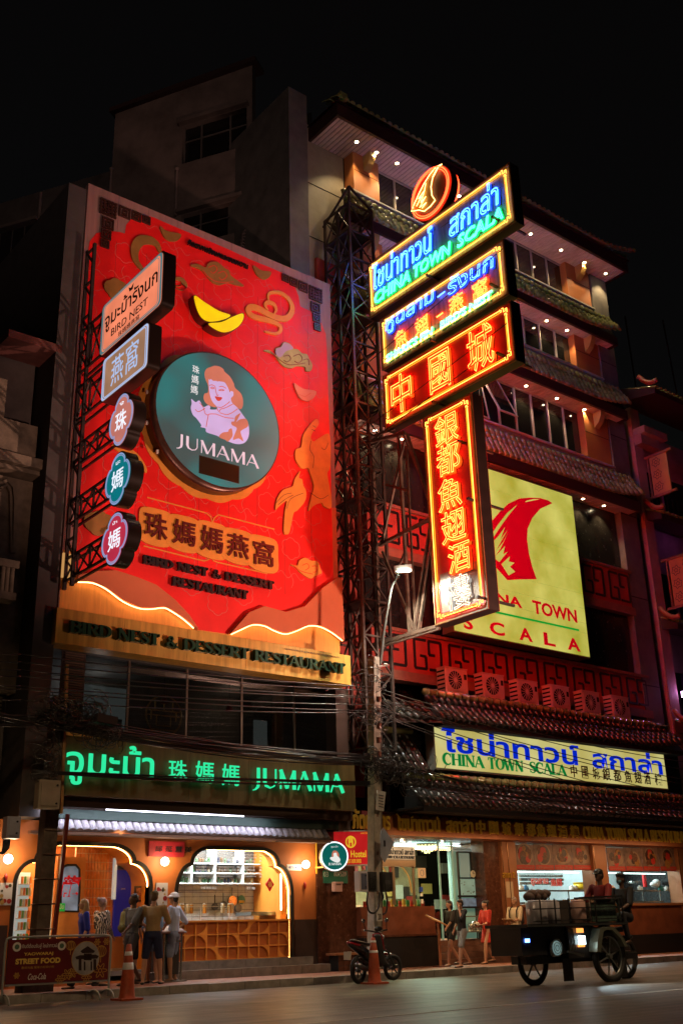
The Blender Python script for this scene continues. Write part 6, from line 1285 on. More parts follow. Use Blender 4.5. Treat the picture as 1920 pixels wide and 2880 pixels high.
for k, (r_, dz_) in enumerate(((.30, .06), (.23, 0), (.15, -.06), (.07, -.11))):
    n_ = max(5, int(r_ * 60))
    for j in range(n_): an = 2 * math.pi * j / n_; ball('crystal', t, glow('crystal_glow', (1, .72, .32), 4), (c[0] + r_ * math.cos(an), 24 + r_ * math.sin(an), c[1] + dz_), (.022, .022, .035), 6)
cyl('canopy_plate', t, gmet, (c[0], 24, c[1] + .1), (c[0], 24, c[1] + .13), .3, 16)
# aquarium wall
aq = thing('aquarium_stack', 'stacked lit fish tanks with black frames at the right side of the entrance', 'aquarium', (23.2, 23.6, .8)); fq = FY(23.35)
def qb(n_, x0, y0, x1, y1, d0, d1, m_): a, b = g6(x0, (y0 + y1) / 2, fq)[0], g6(x1, (y0 + y1) / 2, fq)[0]; xm = (x0 + x1) / 2; return fbox(n_, aq, m_, fq, a, b, g6(xm, y1, fq)[1], g6(xm, y0, fq)[1], d0, d1)
qb('backing', 622, 318, 745, 680, -.1, -.06, mat('teal_panel', (.16, .26, .2), .5, emit=(.3, .55, .38), es=.22))
tkm = lit('tank_glow', (.33, .47, .33), .55, .3, 4)
qb('water_pane', 630, 432, 735, 500, .0, .02, tkm); qb('water_pane', 640, 512, 740, 548, .0, .02, lit('tank_glow2', (.3, .4, .5), .4, .7, 9)); qb('mirror_pane', 638, 325, 678, 425, 0, .02, mat('tank_mirror_glow', (.2, .3, .28), .1, emit=(.2, .3, .28), es=.3))  # mirror pane's brightness is emission put into its colour
for a, b, c_, d_ in ((628, 426, 738, 432), (628, 500, 738, 508), (628, 546, 745, 554), (628, 318, 634, 550), (738, 426, 745, 550), (628, 318, 684, 324), (679, 320, 684, 430)): qb('tank_frame', a, b, c_, d_, .02, .06, black)
for k in range(26):
    x, y = rnd.uniform(634, 730), rnd.uniform(436, 496); a = g6(x, y, fq); b = g6(x + rnd.uniform(-7, 7), y + rnd.uniform(-7, 7), fq); ribs('shrimp', aq, mat('shrimp_brown', (.12, .07, .03), .5), fq, [[a, ((a[0] + b[0]) / 2 + .01, (a[1] + b[1]) / 2 + .015), b]], .018, .021, .03)
t = thing('wall_clock', 'round wall clock on top of the fish tanks', 'clock', (23.2, 23.3, 2.7)); c = g6(688, 412, fq); cyl('dial', t, mat('clock_face', (.5, .5, .4), .4), fq.P(*c, .04), fq.P(*c, .07), .1, 20)
beam('hand', t, black, fq.P(*c, .075), fq.P(c[0] + .05, c[1] + .03, .075), .01); beam('hand', t, black, fq.P(*c, .078), fq.P(c[0], c[1] + .07, .078), .008)
tb = thing('steel_trolley', 'steel serving trolley in front of the fish tanks', 'trolley', (23.2, 22.9, .8))
a, b = gx(632, 620), gx(735, 620)
for z in (.95, 1.35): box('shelf', tb, mat('stainless', (.4, .42, .4), .25, metal=.8), a, b, 22.85, 23.2, z, z + .03)
for x in (a + .02, b - .02):
    for y in (22.87, 23.18): beam('leg', tb, mat('stainless', (.4, .42, .4), .25, metal=.8), (x, y, .6), (x, y, 1.36), .03)
for k, (x, nm) in enumerate(((648, 'pot'), (690, 'pot'), (715, 'pot'))):
    c = gx(x, 640); t = thing('cooking_pot', f'{ORD[k]} steel pot from the left on the serving trolley', 'pot', (c, 23, 1), 'pots on the trolley'); cyl('pot_body', t, mat('stainless', (.4, .42, .4), .25, metal=.8), (c, 23.02, .98), (c, 23.02, 1.16), .1, 14); cyl('pot_lid', t, white_m, (c, 23.02, 1.16), (c, 23.02, 1.18), .09, 14)
for x, y, w_, h_, m_, nm in ((480, 475, 9, 20, mat('blue_sticker', (.02, .06, .4), .4), 'blue'), (480, 498, 9, 12, mat('white_sticker', (.7, .7, .65), .4), 'white'), (483, 525, 7, 18, mat('white_sticker', (.7, .7, .65), .4), 'white lower')):
    a = g6(x - w_ / 2, y + h_ / 2, FY(23.1)); b = g6(x + w_ / 2, y - h_ / 2, FY(23.1)); o_ = fbox('door_sticker', None, m_, FY(23.1), a[0], b[0], a[1], b[1], 0, .01); tag(o_, f'small {nm} sticker on the entrance glass right of the sliding doors', 'sticker')
t = thing('seal_plate', 'cream plate with a blue oval seal on the entrance glass', 'sign', FY(23.1).P(*g6(480, 407, FY(23.1)))); c = g6(480, 407, FY(23.1)); fbox('plate', t, mat('cream_plate', (.6, .48, .33), .5), FY(23.1), c[0] - .14, c[0] + .14, c[1] - .13, c[1] + .13, 0, .02)
ribs('seal_ring', t, mat('seal_blue', (.08, .14, .25), .4), FY(23.1), [[(c[0] + .06 * math.cos(a), c[1] + .08 * math.sin(a)) for a in [2 * math.pi * k / 20 for k in range(21)]]], .015, .02, .026)
# display windows with food posters and a kitchen behind
kx0, kx1 = gx(865), gx(1545)
box('kitchen_back', gf, mat('kitchen_grey_tile', (.36, .42, .42), .4, var=.15), kx0 - .2, kx1 + .2, 25.4, 25.5, .7, 3.5); box('kitchen_ceiling', gf, mat('kitchen_c', (.4, .45, .45), .6), kx0 - .2, kx1 + .2, 23.3, 25.4, 3.4, 3.46); box('kitchen_floor', gf, wood, kx0 - .2, kx1 + .2, 23.3, 25.4, 1.5, 1.56)
lamp('AREA', ((kx0 + gx(1188)) / 2, 24.2, 3.3), 170, (.8, 1, 1), (2.6, .6), ((kx0 + gx(1188)) / 2, 24.4, 0)); lamp('AREA', ((gx(1245) + kx1) / 2, 24.2, 3.3), 170, (.75, .97, 1), (2.6, .6), ((gx(1245) + kx1) / 2, 24.4, 0))
fps = FY(22.95); plt = mat('poster_dish', (.06, .025, .015), .4, var=.8, sc_=12); rim_ = mat('plate_rim', (.30, .19, .13), .4, var=.2); fdc = mat('food_mix', (.16, .06, .03), .5, var=.95, sc_=25); rtx = mat('poster_red', (.45, .03, .02), .5)
pbg = mat('poster_ground', (.22, .13, .10), .5, var=.6, sc_=5)
gl2_ = mat('food_gold', (.35, .16, .04), .5, var=.5, sc_=20)
for wa, wb, n_ in ((868, 1183, 4), (1250, 1535, 4)):
    for i in range(n_):
        a = wa + (wb - wa) * i / n_; b = wa + (wb - wa) * (i + 1) / n_ - 1; xm = (a + b) / 2
        v0_, v1_ = g6(xm, 396 if wa < 1000 else 400 - 0, fps)[1], g6(xm, 290 if wa < 1000 else 303, fps)[1]; u0_, u1_ = g6(a, 340, fps)[0], g6(b, 340, fps)[0]
        t = thing('food_poster', f'{ORD[i]} dish poster from the left above the {"left" if wa < 1000 else "right"} kitchen window, a plate of dark seafood', 'poster', fps.P(u0_, v0_), 'dish posters over the kitchen windows')
        fbox('sheet', t, pbg, fps, u0_, u1_, v0_, v1_, 0, .02); c = ((u0_ + u1_) / 2, (v0_ + v1_) / 2 + .08); r_ = min(u1_ - u0_, v1_ - v0_) * .46
        if i in ((0, 1) if wa < 1000 else (2, 3)): cyl('plate', t, rim_, fps.P(*c, .02), fps.P(*c, .024), r_ * (1 - .06 * i), 24); cyl('dish', t, plt, fps.P(*c, .024), fps.P(*c, .028), r_ * (.84 - .05 * i), 24)
        else: poly('platter', t, rim_, fps, smooth([(c[0] - r_ * 1.0, c[1] - r_ * rnd.uniform(.1, .5)), (c[0] - r_ * .2, c[1] - r_ * .8), (c[0] + r_ * 1.0, c[1] - r_ * .5), (c[0] + r_ * .8, c[1] + r_ * rnd.uniform(.1, .5)), (c[0], c[1] + r_ * .5)], 4), .02, .024)
        for k in range(9 if i % 2 else 14): an = rnd.uniform(0, 6.28); rr_ = rnd.uniform(0, r_ * .7); cyl('food_bit', t, (fdc, plt, rtx, gl2_)[k % 4], fps.P(c[0] + rr_ * math.cos(an), c[1] + rr_ * math.sin(an), .028), fps.P(c[0] + rr_ * math.cos(an), c[1] + rr_ * math.sin(an), .03 + k * .0008), rnd.uniform(.06, .15), 7)
        fbox('caption_strip', t, rtx, fps, u0_ + .02, u1_ - .02, v0_ + .02, v0_ + .15, .031, .034)
        text(t, ('หูฉลามน้ำแดง', 'ปลิงทะเล', 'เป๋าฮื้อ', 'กุ้งมังกร')[i], fps, u0_ + .08, v0_ + .045, u1_ - .1, v0_ + .12, rim_, .034, .037, split=False, name='lettering')
t = thing('glass_lettering', 'red and white Thai and Chinese lettering on the left kitchen window', 'lettering', fps.P(*g6(1000, 445, fps)))
u = lambda x, y=445: g6(x, y, fps)[0]; vv = lambda y, x=1000: g6(x, y, fps)[1]
for bo_, m_, d_ in ((.05, mat('white_outline_glow', (.7, .55, .5), .4, emit=(.6, .5, .45), es=.2), .0), (.012, mat('red_letter_glow', (.5, .02, .02), .4, emit=(.4, .01, .01), es=.3), .012)):  # window lettering emits; brightness put into both its colours
    text(t, 'หูฉลาม', fps, u(935), vv(462), u(1005), vv(430), m_, d_, d_ + .01, bold=bo_); text(t, '魚翅', fps, u(1015), vv(463), u(1062), vv(430), m_, d_, d_ + .01, bold=bo_)
stn = mat('stainless', (.4, .42, .4), .25, metal=.8)
kq = FY(23.7); hood = thing('kitchen_hood', 'ribbed steel hood behind the left kitchen window', 'cooker hood', (26, 24, 2.5))
for k in range(7): a, b = g6(885, 420, kq), g6(1062, 420, kq); fbox('hood_rib', hood, stn, kq, a[0], b[0], 2.25 + k * .11, 2.25 + k * .11 + .08, 0, .05 + .02 * (k % 2))
rk = thing('steel_rack', 'long steel rack shelf running behind both kitchen windows', 'shelf', (28, 23.6, 2)); 
box('shelf', rk, stn, kx0 + .1, kx1 - .2, 23.5, 23.9, 2.05, 2.09); box('work_top', rk, stn, kx0 + .1, kx1 - .1, 23.5, 24.1, 1.7, 1.74)
for k in range(9): x = kx0 + .2 + k * (kx1 - kx0 - .5) / 8; beam('leg', rk, stn, (x, 23.5, 1.7), (x, 23.5, 2.05), .03)
def item(nm, lb, cat_, x, y, shape, m_, r_, h_, grp=None, fr_=FY(23.7)):
    c = g6(x, y, fr_); t = thing(nm, lb, cat_, fr_.P(c[0], c[1]), grp)
    if shape == 'bowl': cyl('basin', t, m_, fr_.P(c[0], c[1]), fr_.P(c[0], c[1] + h_), r_, 18); cyl('rim', t, m_, fr_.P(c[0], c[1] + h_), fr_.P(c[0], c[1] + h_ + .02), r_ * 1.08, 18)
    elif shape == 'sack':
        for k in range(5): ball('fold', t, m_, fr_.P(c[0] + rnd.uniform(-.12, .12), c[1] + r_ * .6 + rnd.uniform(-.04, .08), rnd.uniform(0, .06)), (r_ * .6, r_ * .6, r_ * .45), 8)
    else: cyl('body', t, m_, fr_.P(c[0], c[1]), fr_.P(c[0], c[1] + h_), r_, 12); cyl('top', t, m_, fr_.P(c[0], c[1] + h_), fr_.P(c[0], c[1] + h_ + .04), r_ * .5, 10)
yel = mat('yellow_plastic', (.75, .5, .02), .35); item('washing_basin', 'stack of bright yellow plastic basins behind the left kitchen window', 'basin', 1145, 477, 'bowl', yel, .24, .2)
item('fire_extinguisher', 'red fire extinguisher on the wall of the right kitchen window', 'fire extinguisher', 1410, 465, 'can', mat('ext_red', (.5, .02, .02), .3), .07, .4)
item('sack', 'white cloth sack lying on the rack in the right kitchen window', 'sack', 1452, 470, 'sack', mat('sack_white', (.6, .6, .58), .7), .22, .2)
item('wok', 'large grey wok hanging in the right kitchen window', 'wok', 1362, 450, 'bowl', stn, .2, .04); item('wok', 'dark round wok lower right in the right kitchen window', 'wok', 1500, 455, 'bowl', black, .17, .05)
for k, (x, m_) in enumerate(((895, white_m), (915, mat('blue_plastic', (.05, .2, .4), .4)), (1105, white_m), (1120, white_m), (1275, mat('orange_plastic', (.6, .2, .04), .4)), (1390, white_m), (1475, mat('teal_plastic', (.05, .3, .3), .4)), (1500, white_m))):
    item('food_container', f'{ORD[k]} plastic container from the left on the kitchen rack', 'container', x, 482, 'can', m_, .09, .13, 'containers on the kitchen rack')
for k in range(2): o_ = box('kitchen_tube', None, glow('cool_tube', (.8, 1, .95), 5), *( (kx0 + .2, gx(1188) - .2) if k == 0 else (gx(1245) + .1, kx1 - .2) ), 23.25, 23.28, g6(1000, 402)[1] - .01, g6(1000, 402)[1] + .02); tag(o_, f'fluorescent tube along the top of the {["left","right"][k]} kitchen window', 'light')
for a, b in ((865, 1188), (1245, 1545)): box('window_glass', gf, glass('clear_pane'), gx(a), gx(b), 23.0, 23.005, zs_, 3.3)
t = thing('notice_paper', 'pale notice sheet taped on the copper pier', 'notice', ft.P(*g6(847, 475))); fbox('sheet', t, mat('paper', (.5, .38, .25), .6), FY(22.8), g6(832, 475, FY(22.8))[0], g6(861, 475, FY(22.8))[0], g6(847, 510, FY(22.8))[1], g6(847, 443, FY(22.8))[1], 0, .008)
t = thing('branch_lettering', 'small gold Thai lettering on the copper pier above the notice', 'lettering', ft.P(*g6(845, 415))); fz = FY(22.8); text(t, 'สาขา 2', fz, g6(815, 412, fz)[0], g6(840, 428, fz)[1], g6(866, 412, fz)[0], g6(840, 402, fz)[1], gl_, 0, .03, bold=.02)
# hostel sign, phone plate, post box left of the pole
fhs = FXm(18.3)
t = thing('hostel_sign', 'red hanging Hostel sign with a gold monogram left of the utility pole', 'sign', (18.3, 21.9, 2.8)); fH = Frame((18.2, 22.6, 0), (.86, -.5, 0), (0, 0, 1))
hq_ = lambda x, y: fH.px(880 + .3189 * x, 2280 + .3189 * y); a, b, c_, d_ = hq_(185, 205), hq_(508, 165), hq_(512, 470), hq_(300, 478)
u0_, u1_, v0_, v1_ = a[0], b[0], (c_[1] + d_[1]) / 2, (a[1] + b[1]) / 2
fbox('panel', t, mat('hostel_red', (.6, .01, .015), .4, emit=(.6, .01, .015), es=.45), fH, u0_, u1_, v0_, v1_, -.1, 0)
for q_ in ((u0_, u1_, v0_ - .03, v0_), (u0_, u1_, v1_, v1_ + .03), (u1_, u1_ + .04, v0_ - .03, v1_ + .03)): fbox('frame', t, white_m, fH, *q_, -.11, .01)
gy = mat('hostel_yellow', (.8, .55, .03), .4, emit=(.9, .6, .03), es=.5)
text(t, 'Hostel', fH, hq_(333, 400)[0], hq_(380, 412)[1], hq_(468, 390)[0], hq_(350, 352)[1], gy, 0, .006, bold=.02); text(t, '都旅館', fH, hq_(290, 440)[0], hq_(370, 462)[1], hq_(425, 440)[0], hq_(370, 425)[1], gy, 0, .006); text(t, 'สกาล่า โฮสเทล', fH, hq_(420, 195)[0], hq_(450, 205)[1], hq_(495, 195)[0], hq_(450, 188)[1], gy, 0, .004, split=False, name='lettering')
c = hq_(332, 275); R_ = abs(hq_(372, 275)[0] - hq_(290, 275)[0]) / 2
ribs('monogram', t, gy, fH, [[(c[0] + R_ * math.cos(a), c[1] + R_ * 1.1 * math.sin(a)) for a in [2 * math.pi * k / 24 for k in range(25)]], [(c[0] - R_ * .35, c[1] - R_ * .9), (c[0] - R_ * .35, c[1] + R_ * .9)], [(c[0] + R_ * .35, c[1] - R_ * .9), (c[0] + R_ * .35, c[1] + R_ * .9)], [(c[0] - R_ * .35, c[1]), (c[0] + R_ * .35, c[1])], [(c[0], c[1]), (c[0], c[1] + R_)]], .035, 0, .006)
# round hanging logo sign
fR = Frame((17.5, 22.5, 0), (.9, -.43, 0), (0, 0, 1)); rq = lambda x, y: fR.px(880 + .3189 * x, 2280 + .3189 * y)
a, b, c_, d_ = rq(98, 400), rq(280, 400), rq(190, 245), rq(190, 560); cu, cv = (a[0] + b[0]) / 2, (c_[1] + d_[1]) / 2; ra, rb_ = (b[0] - a[0]) / 2, (c_[1] - d_[1]) / 2; rr_ = (ra + rb_) / 2
t = thing('round_hanging_sign', 'small round teal light box sign hanging beside the orange wall', 'sign', fR.P(cu, cv)); cyl('case', t, mat('pale_case', (.5, .42, .3), .3, metal=.3), fR.P(cu, cv, -.2), fR.P(cu, cv, -.01), rr_ * 1.04, 32)
cyl('glow_rim', t, glow('rim_white', (.9, .95, 1), 1.6), fR.P(cu, cv, -.0099), fR.P(cu, cv, .002), rr_ * 1.02, 32); cyl('face', t, lit('teal_small', (.0, .13, .11), .8, .1), fR.P(cu, cv, .0021), fR.P(cu, cv, .01), rr_ * .93, 32)
wl3 = glow('white_small_print', (.9, .9, .85), .9); serif(t, 'JUMAMA', fR, cu - rr_ * .48, cv - rr_ * .62, cu + rr_ * .48, cv - rr_ * .45, wl3, .011, .015, 1.1, plain=True); text(t, 'จูมะม้า', fR, cu - rr_ * .25, cv + rr_ * .56, cu + rr_ * .25, cv + rr_ * .74, wl3, .011, .015, split=False, name='lettering')
k_ = lambda P: [(cu + (x - 185) / 91 * rr_, cv - (y - 400) / 157 * rr_) for x, y in P]
poly('hair', t, coral, fR, smooth(k_([(170, 410), (168, 370), (180, 340), (200, 345), (215, 380), (212, 420), (195, 425)]), 3), .011, .014); poly('figure', t, wl3, fR, smooth(k_([(178, 370), (198, 365), (202, 395), (218, 420), (222, 450), (205, 470), (175, 455), (155, 430), (158, 410), (178, 405)]), 3), .0145, .017)
yb_m = mat('yellow_bracket', (.6, .35, .03), .4)
for z in (cv - .25, cv + .45): beam('bracket', t, yb_m, (17.5, 22.95, z), fR.P(cu - rr_ * .2, z, -.1), .035)
beam('bracket', t, yb_m, (17.52, 22.93, cv - .4), (17.52, 22.93, cv + .55), .03)
t = thing('phone_number_plate', 'green plate with white phone number 03 607539 on the brown granite wall', 'sign', (18, 22.9, 2.3)); fq2 = FY(22.93); zq = lambda x, y: fq2.px(880 + .3189 * x, 2280 + .3189 * y); a, b, c_, d_ = zq(88, 560), zq(300, 560), zq(190, 530), zq(190, 640)
fbox('plate', t, mat('plate_green', (.02, .16, .10), .4), fq2, a[0], b[0], d_[1], c_[1], 0, .02); text(t, '03', fq2, zq(90, 560)[0], zq(190, 585)[1], zq(130, 560)[0], zq(190, 540)[1], white_m, .02, .025); text(t, '607539', fq2, zq(180, 560)[0], zq(190, 580)[1], zq(287, 560)[0], zq(190, 538)[1], white_m, .02, .025)
t = thing('post_box', 'pinkish post box on the granite wall under the green plate', 'post box', (18, 22.85, 2)); a, b, c_, d_ = zq(163, 670), zq(228, 670), zq(196, 630), zq(196, 715); fbox('body', t, mat('postbox_pink', (.5, .3, .28), .5), fq2, a[0], b[0], d_[1], c_[1] - .04, 0, .14); fbox('slot_lid', t, mat('postbox_pink', (.5, .3, .28), .5), fq2, a[0] - .01, b[0] + .01, c_[1] - .039, c_[1], 0, .17); fbox('slot', t, gapm, fq2, a[0] + .04, b[0] - .04, c_[1] - .08, c_[1] - .06, .14, .142)
bn_ = thing('stone_bench', 'low dark tiled bench against the granite wall behind the motorbike', 'bench', (18.2, 22.6, .15)); box('seat', bn_, brg2, 17.75, 18.75, 22.5, 22.9, .52, .57); box('base', bn_, gapm, 17.85, 18.7, 22.55, 22.9, .15, .52)
for i in range(5):
    for j in range(3): box('tile', bn_, brg, 17.86 + i * .17, 18.02 + i * .17, 22.54, 22.55, .16 + j * .12, .27 + j * .12)
for i, x in enumerate((820 - 0, 1322)):
    fz = FY(22.3); c = fz.px(860 + .676 * (848 if i == 0 else 1306), 2180 + .676 * (165 if i == 0 else 190)); t = thing('canopy_floodlight', f'{["left","right"][i]} small floodlight fixed over the letter band', 'floodlight', fz.P(*c), 'floodlights over the letter band'); fbox('housing', t, mat('lamp_grey', (.3, .2, .12), .4, emit=(.8, .5, .25), es=.5), fz, c[0] - .09, c[0] + .09, c[1] - .06, c[1] + .08, .0, .15)
lamp('AREA', (22, 21.3, 3.35), 90, (1, .55, .25), (5, .3), (22, 22.3, 0)); lamp('AREA', (29, 21.3, 3.35), 80, (1, .55, .25), (6, .3), (29, 22.4, 0))
# ================================================================== ADDED SPOTS FOR LIGHT FROM ACROSS THE STREET
# unseen spots added outside the frame: billboard floods, then rear block, then road
lamp('SPOT', (23, 10, 4), 9000, (1, .55, .42), .25, (15.6, 22.6, 12.1), 52, .7)
lamp('SPOT', (9, 8, 4), 3000, (1, .55, .42), .25, (13.5, 22.6, 14), 42, .7)
lamp('SPOT', (-2, -6, 17), 3300, (1, .68, .58), .3, (14.5, 28, 26), 36, .8)
lamp('SPOT', (5, 12, 8.5), 900, (1, .66, .36), .3, (9, 17.5, 0), 100, .8)
lamp('SPOT', (19, 11, 8.5), 1200, (1, .66, .36), .3, (20, 16.5, 0), 105, .8)
# ================================================================== PEOPLE
_b = bmesh.new(); bmesh.ops.create_icosphere(_b, subdivisions=2, radius=1); ICO = [v.co.copy() for v in _b.verts]; _b.free()
def hull(bm, ends):
    vs = []
    for c, r in ends:
        r = r if hasattr(r, '__len__') else (r, r, r)
        for p in ICO: vs.append(bm.verts.new((c[0] + p.x * r[0], c[1] + p.y * r[1], c[2] + p.z * r[2])))
    res = bmesh.ops.convex_hull(bm, input=vs)
    bmesh.ops.delete(bm, geom=[g for g in res['geom_interior'] if isinstance(g, bmesh.types.BMVert)], context='VERTS')
def organic(name, parent, m, hulls, vox=.016, label=None, smooth_=2):
    bm = bmesh.new()
    for h in hulls: hull(bm, h)
    me = bpy.data.meshes.new('t'); bm.to_mesh(me); bm.free(); o = bpy.data.objects.new('t', me); COL.objects.link(o)
    md = o.modifiers.new('r', 'REMESH'); md.mode = 'VOXEL'; md.voxel_size = vox
    sm2 = o.modifiers.new('s', 'SMOOTH'); sm2.iterations = smooth_; sm2.factor = .5
    dg = bpy.context.evaluated_depsgraph_get(); me2 = bpy.data.meshes.new_from_object(o.evaluated_get(dg)); bpy.data.objects.remove(o); bpy.data.meshes.remove(me)
    me2.materials.clear(); me2.materials.append(m); me2.polygons.foreach_set('use_smooth', [True] * len(me2.polygons))
    return link(name, me2, parent, None, label)
def v3(a, b, t): return tuple(a[i] + (b[i] - a[i]) * t for i in range(3))
SK = {'light': mat('skin_light', (.48, .26, .17), .5), 'mid': mat('skin_mid', (.36, .19, .11), .5), 'dark': mat('skin_dark', (.09, .045, .028), .5)}
def cloth(n, c, **k): return mat('cloth_' + n, c, .8, var=k.get('var', .25), sc_=k.get('sc', 9), bump=.6, bs=14)
def person(label, loc, yaw, h=1.75, skin='light', top=None, bottom=None, hair=None, hairstyle='short', arms=None, legs=None, lean=0, sleeve=.5, shorts=True, skirt=False, shoes=None, seated=False, head=(0, 0), fem=False, extra=None, longt=False):
    k = h / 1.75; t = thing('person', label, 'person', loc, None, yaw, k); S = SK[skin]
    sw = .17 if fem else .195; hw = .085
    ly = lean; pel = (0, 0, .95); che = (0, ly * .6, 1.28); nk = (0, ly, 1.47); hd = (head[0], ly + .02 + head[1], 1.635)
    shl = {-1: (-sw, ly, 1.42), 1: (sw, ly, 1.42)}
    A = arms or {-1: ((-sw - .06, ly - .02, 1.14), (-sw - .07, ly + .04, .90)), 1: ((sw + .06, ly - .02, 1.14), (sw + .07, ly + .04, .90))}
    Lg = legs or {-1: ((-.1, .03, .5), (-.11, 0, .09)), 1: ((.1, .03, .5), (.11, 0, .09))}
    H_ = [[(pel, (.15, .10, .09)), ((0, ly * .2, 1.08), (.125, .085, .05))], [((0, ly * .2, 1.08), (.125, .085, .05)), (che, (.155, .105, .08))], [(che, (.155, .105, .08)), ((0, ly, 1.40), (sw - .03, .07, .045))], [((0, ly, 1.42), .055), (nk, .052)], [(nk, .05), ((hd[0], hd[1] - .02, 1.55), .05)],
          [(hd, (.073, .09, .1))], [((hd[0], hd[1] + .0, 1.63), (.07, .085, .07)), ((hd[0], hd[1] + .045, 1.555), (.042, .04, .032))], [((hd[0], hd[1] + .088, 1.63), (.012, .012, .018)), ((hd[0], hd[1] + .105, 1.605), (.014, .012, .01))],
          [((hd[0] - .075, hd[1], 1.62), (.012, .02, .03))], [((hd[0] + .075, hd[1], 1.62), (.012, .02, .03))]]
    for s in (-1, 1):
        e, w_ = A[s]; H_ += [[(shl[s], .055), (e, .038)], [(e, .04), (w_, .026)]]
        d = Vector(w_) - Vector(e); d.normalize(); p0 = Vector(w_) + d * .05; sd = d.cross(Vector((0, 1, 0)) if abs(d.y) < .8 else Vector((1, 0, 0))).normalized(); nn_ = d.cross(sd)
        H_.append([(w_, .024), (tuple(p0), (.03, .03, .03))])
        for q, (o_, ln) in enumerate(((-.027, .065), (-.009, .08), (.009, .075), (.027, .06))):
            a = p0 + sd * o_; b = a + d * ln * .55 + nn_ * .006; c = b + d * ln * .4 + nn_ * .022; H_ += [[(tuple(a), .0105), (tuple(b), .0095)], [(tuple(b), .0095), (tuple(c), .008)]]
        a = Vector(w_) + d * .015 + sd * .02; H_.append([(tuple(a), .013), (tuple(a + d * .045 + sd * .035), .010)])
        kn, an = Lg[s]; hp_ = (s * hw, 0, .93); H_ += [[(hp_, .088), (kn, .056)], [(kn, .055), (v3(kn, an, .35), .058)], [(v3(kn, an, .35), .056), (an, .036)]]
        fd_ = Vector((s * .15, 1, 0)).normalized(); H_.append([((an[0], an[1] - .04, an[2] - .045), (.034, .035, .035)), ((an[0] + fd_.x * .15, an[1] + .15, an[2] - .065), (.04, .045, .022))])
    organic('body', t, S, H_, .014)
    g = .018
    T_ = [[((0, ly * .1, .93), (.165 if not fem else .15, .115, .05)), ((0, ly * .3, 1.10), (.145 - .015 * fem, .105, .05))], [((0, ly * .3, 1.10), (.145 - .015 * fem, .105, .05)), (che, (.17, .122, .08))], [(che, (.17, .12, .08)), ((0, ly, 1.42), (sw - .01, .08, .045))]]
    for s in (-1, 1):
        e, w_ = A[s]; T_.append([(shl[s], .07), (v3(shl[s], e, min(1, sleeve * 2)), .066 if sleeve < .6 else .055)])
        if sleeve > .6: T_.append([(e, .055), (v3(e, w_, (sleeve - .5) * 2), .045)])
    organic('shirt', t, top, T_, .016)
    P_ = [[((0, 0, 1.0), (.155, .11, .04)), ((0, -.01, .88), (.17, .12, .06))]]
    for s in (-1, 1):
        kn, an = Lg[s]; hp_ = (s * hw, 0, .90)
        if skirt: P_.append([((0, 0, .9), (.17, .12, .05)), ((0, .02, .58), (.21, .17, .02))])
        elif shorts: P_.append([(hp_, .105), (v3(hp_, kn, .93 if not fem else .45), .085 if not fem else .095)])
        else: P_ += [[(hp_, .105), (kn, .085 if longt else .072)], [(kn, .085 if longt else .07), (v3(kn, an, .93), .095 if longt else .055)]]
    organic('skirt' if skirt else ('shorts' if shorts else 'trousers'), t, bottom, P_, .016)
    sh = shoes or black
    for s in (-1, 1): an = Lg[s][1]; organic('shoe', t, sh, [[((an[0], an[1] - .05, an[2] - .065), (.042, .045, .028)), ((an[0] + s * .015, an[1] + .15, an[2] - .072), (.047, .06, .02))]], .014)
    hr = hair or mat('hair_black', (.012, .009, .008), .5, bump=.8, bs=60)
    X = hd[0]; Y = hd[1]
    HH = [[((X, Y - .015, 1.665), (.082, .098, .088))], [((X, Y - .05, 1.63), (.08, .06, .09))]]
    if hairstyle == 'long': HH += [[((X, Y - .05, 1.64), (.09, .07, .08)), ((X, Y - .10, 1.28), (.10, .045, .06))], [((X - .07, Y - .01, 1.6), .03), ((X - .09, Y + .02, 1.32), .035)], [((X + .07, Y - .01, 1.6), .03), ((X + .09, Y + .02, 1.32), .035)]]
    if hairstyle == 'bun': HH += [[((X, Y - .12, 1.70), .055)], [((X, Y - .09, 1.66), .05)]]
    if hairstyle == 'bob': HH += [[((X, Y - .04, 1.64), (.092, .07, .08)), ((X, Y - .06, 1.5), (.085, .05, .03))]]
    if hairstyle == 'curly': HH += [[((X + .05 * math.cos(a), Y - .01 + .06 * math.sin(a), 1.72), .045)] for a in range(6)]
    organic('hair', t, hr, HH, .014)
    for s in (-1, 1): ball('eye', t, black, (X + s * .03, Y + .079, 1.645), (.012, .008, .006), 8)
    ball('mouth', t, mat('lip', (.30, .08, .06), .5), (X, Y + .082, 1.575), (.022, .006, .005), 8)
    if extra: extra(t, X, Y, ly, A, Lg)
    return t
def cap(m, brim=True, bucket=False, back=0):
    def f_(t, X, Y, ly, A, Lg):
        hs = [[((X, Y - .01, 1.69), (.088, .102, .075))]]
        if bucket: hs += [[((X, Y, 1.69), (.10, .115, .01)), ((X, Y, 1.65), (.13, .145, .008))]]
        elif brim: hs += [[((X, Y + .06, 1.675), (.07, .03, .012)), ((X, Y + .15, 1.66), (.055, .02, .008))]]
        organic('hat', t, m, hs, .012)
    return f_
def pack(m, back=-1):
    def f_(t, X, Y, ly, A, Lg):
        organic('backpack', t, m, [[((0, ly - .21, 1.38), (.12, .06, .06)), ((0, ly * .5 - .22, 1.06), (.145, .09, .08))], [((-.0, ly * .5 - .31, 1.1), (.10, .03, .08))]], .016)
        for s in (-1, 1): tube('strap', t, m, [(s * .10, ly - .15, 1.46), (s * .11, ly + .0, 1.475), (s * .12, ly + .11, 1.38), (s * .12, ly * .5 + .13, 1.2), (s * .13, -.05, 1.08)], .018, 6)
    return f_
def both(*fs):
    def f_(*a):
        for x in fs: x(*a)
    return f_
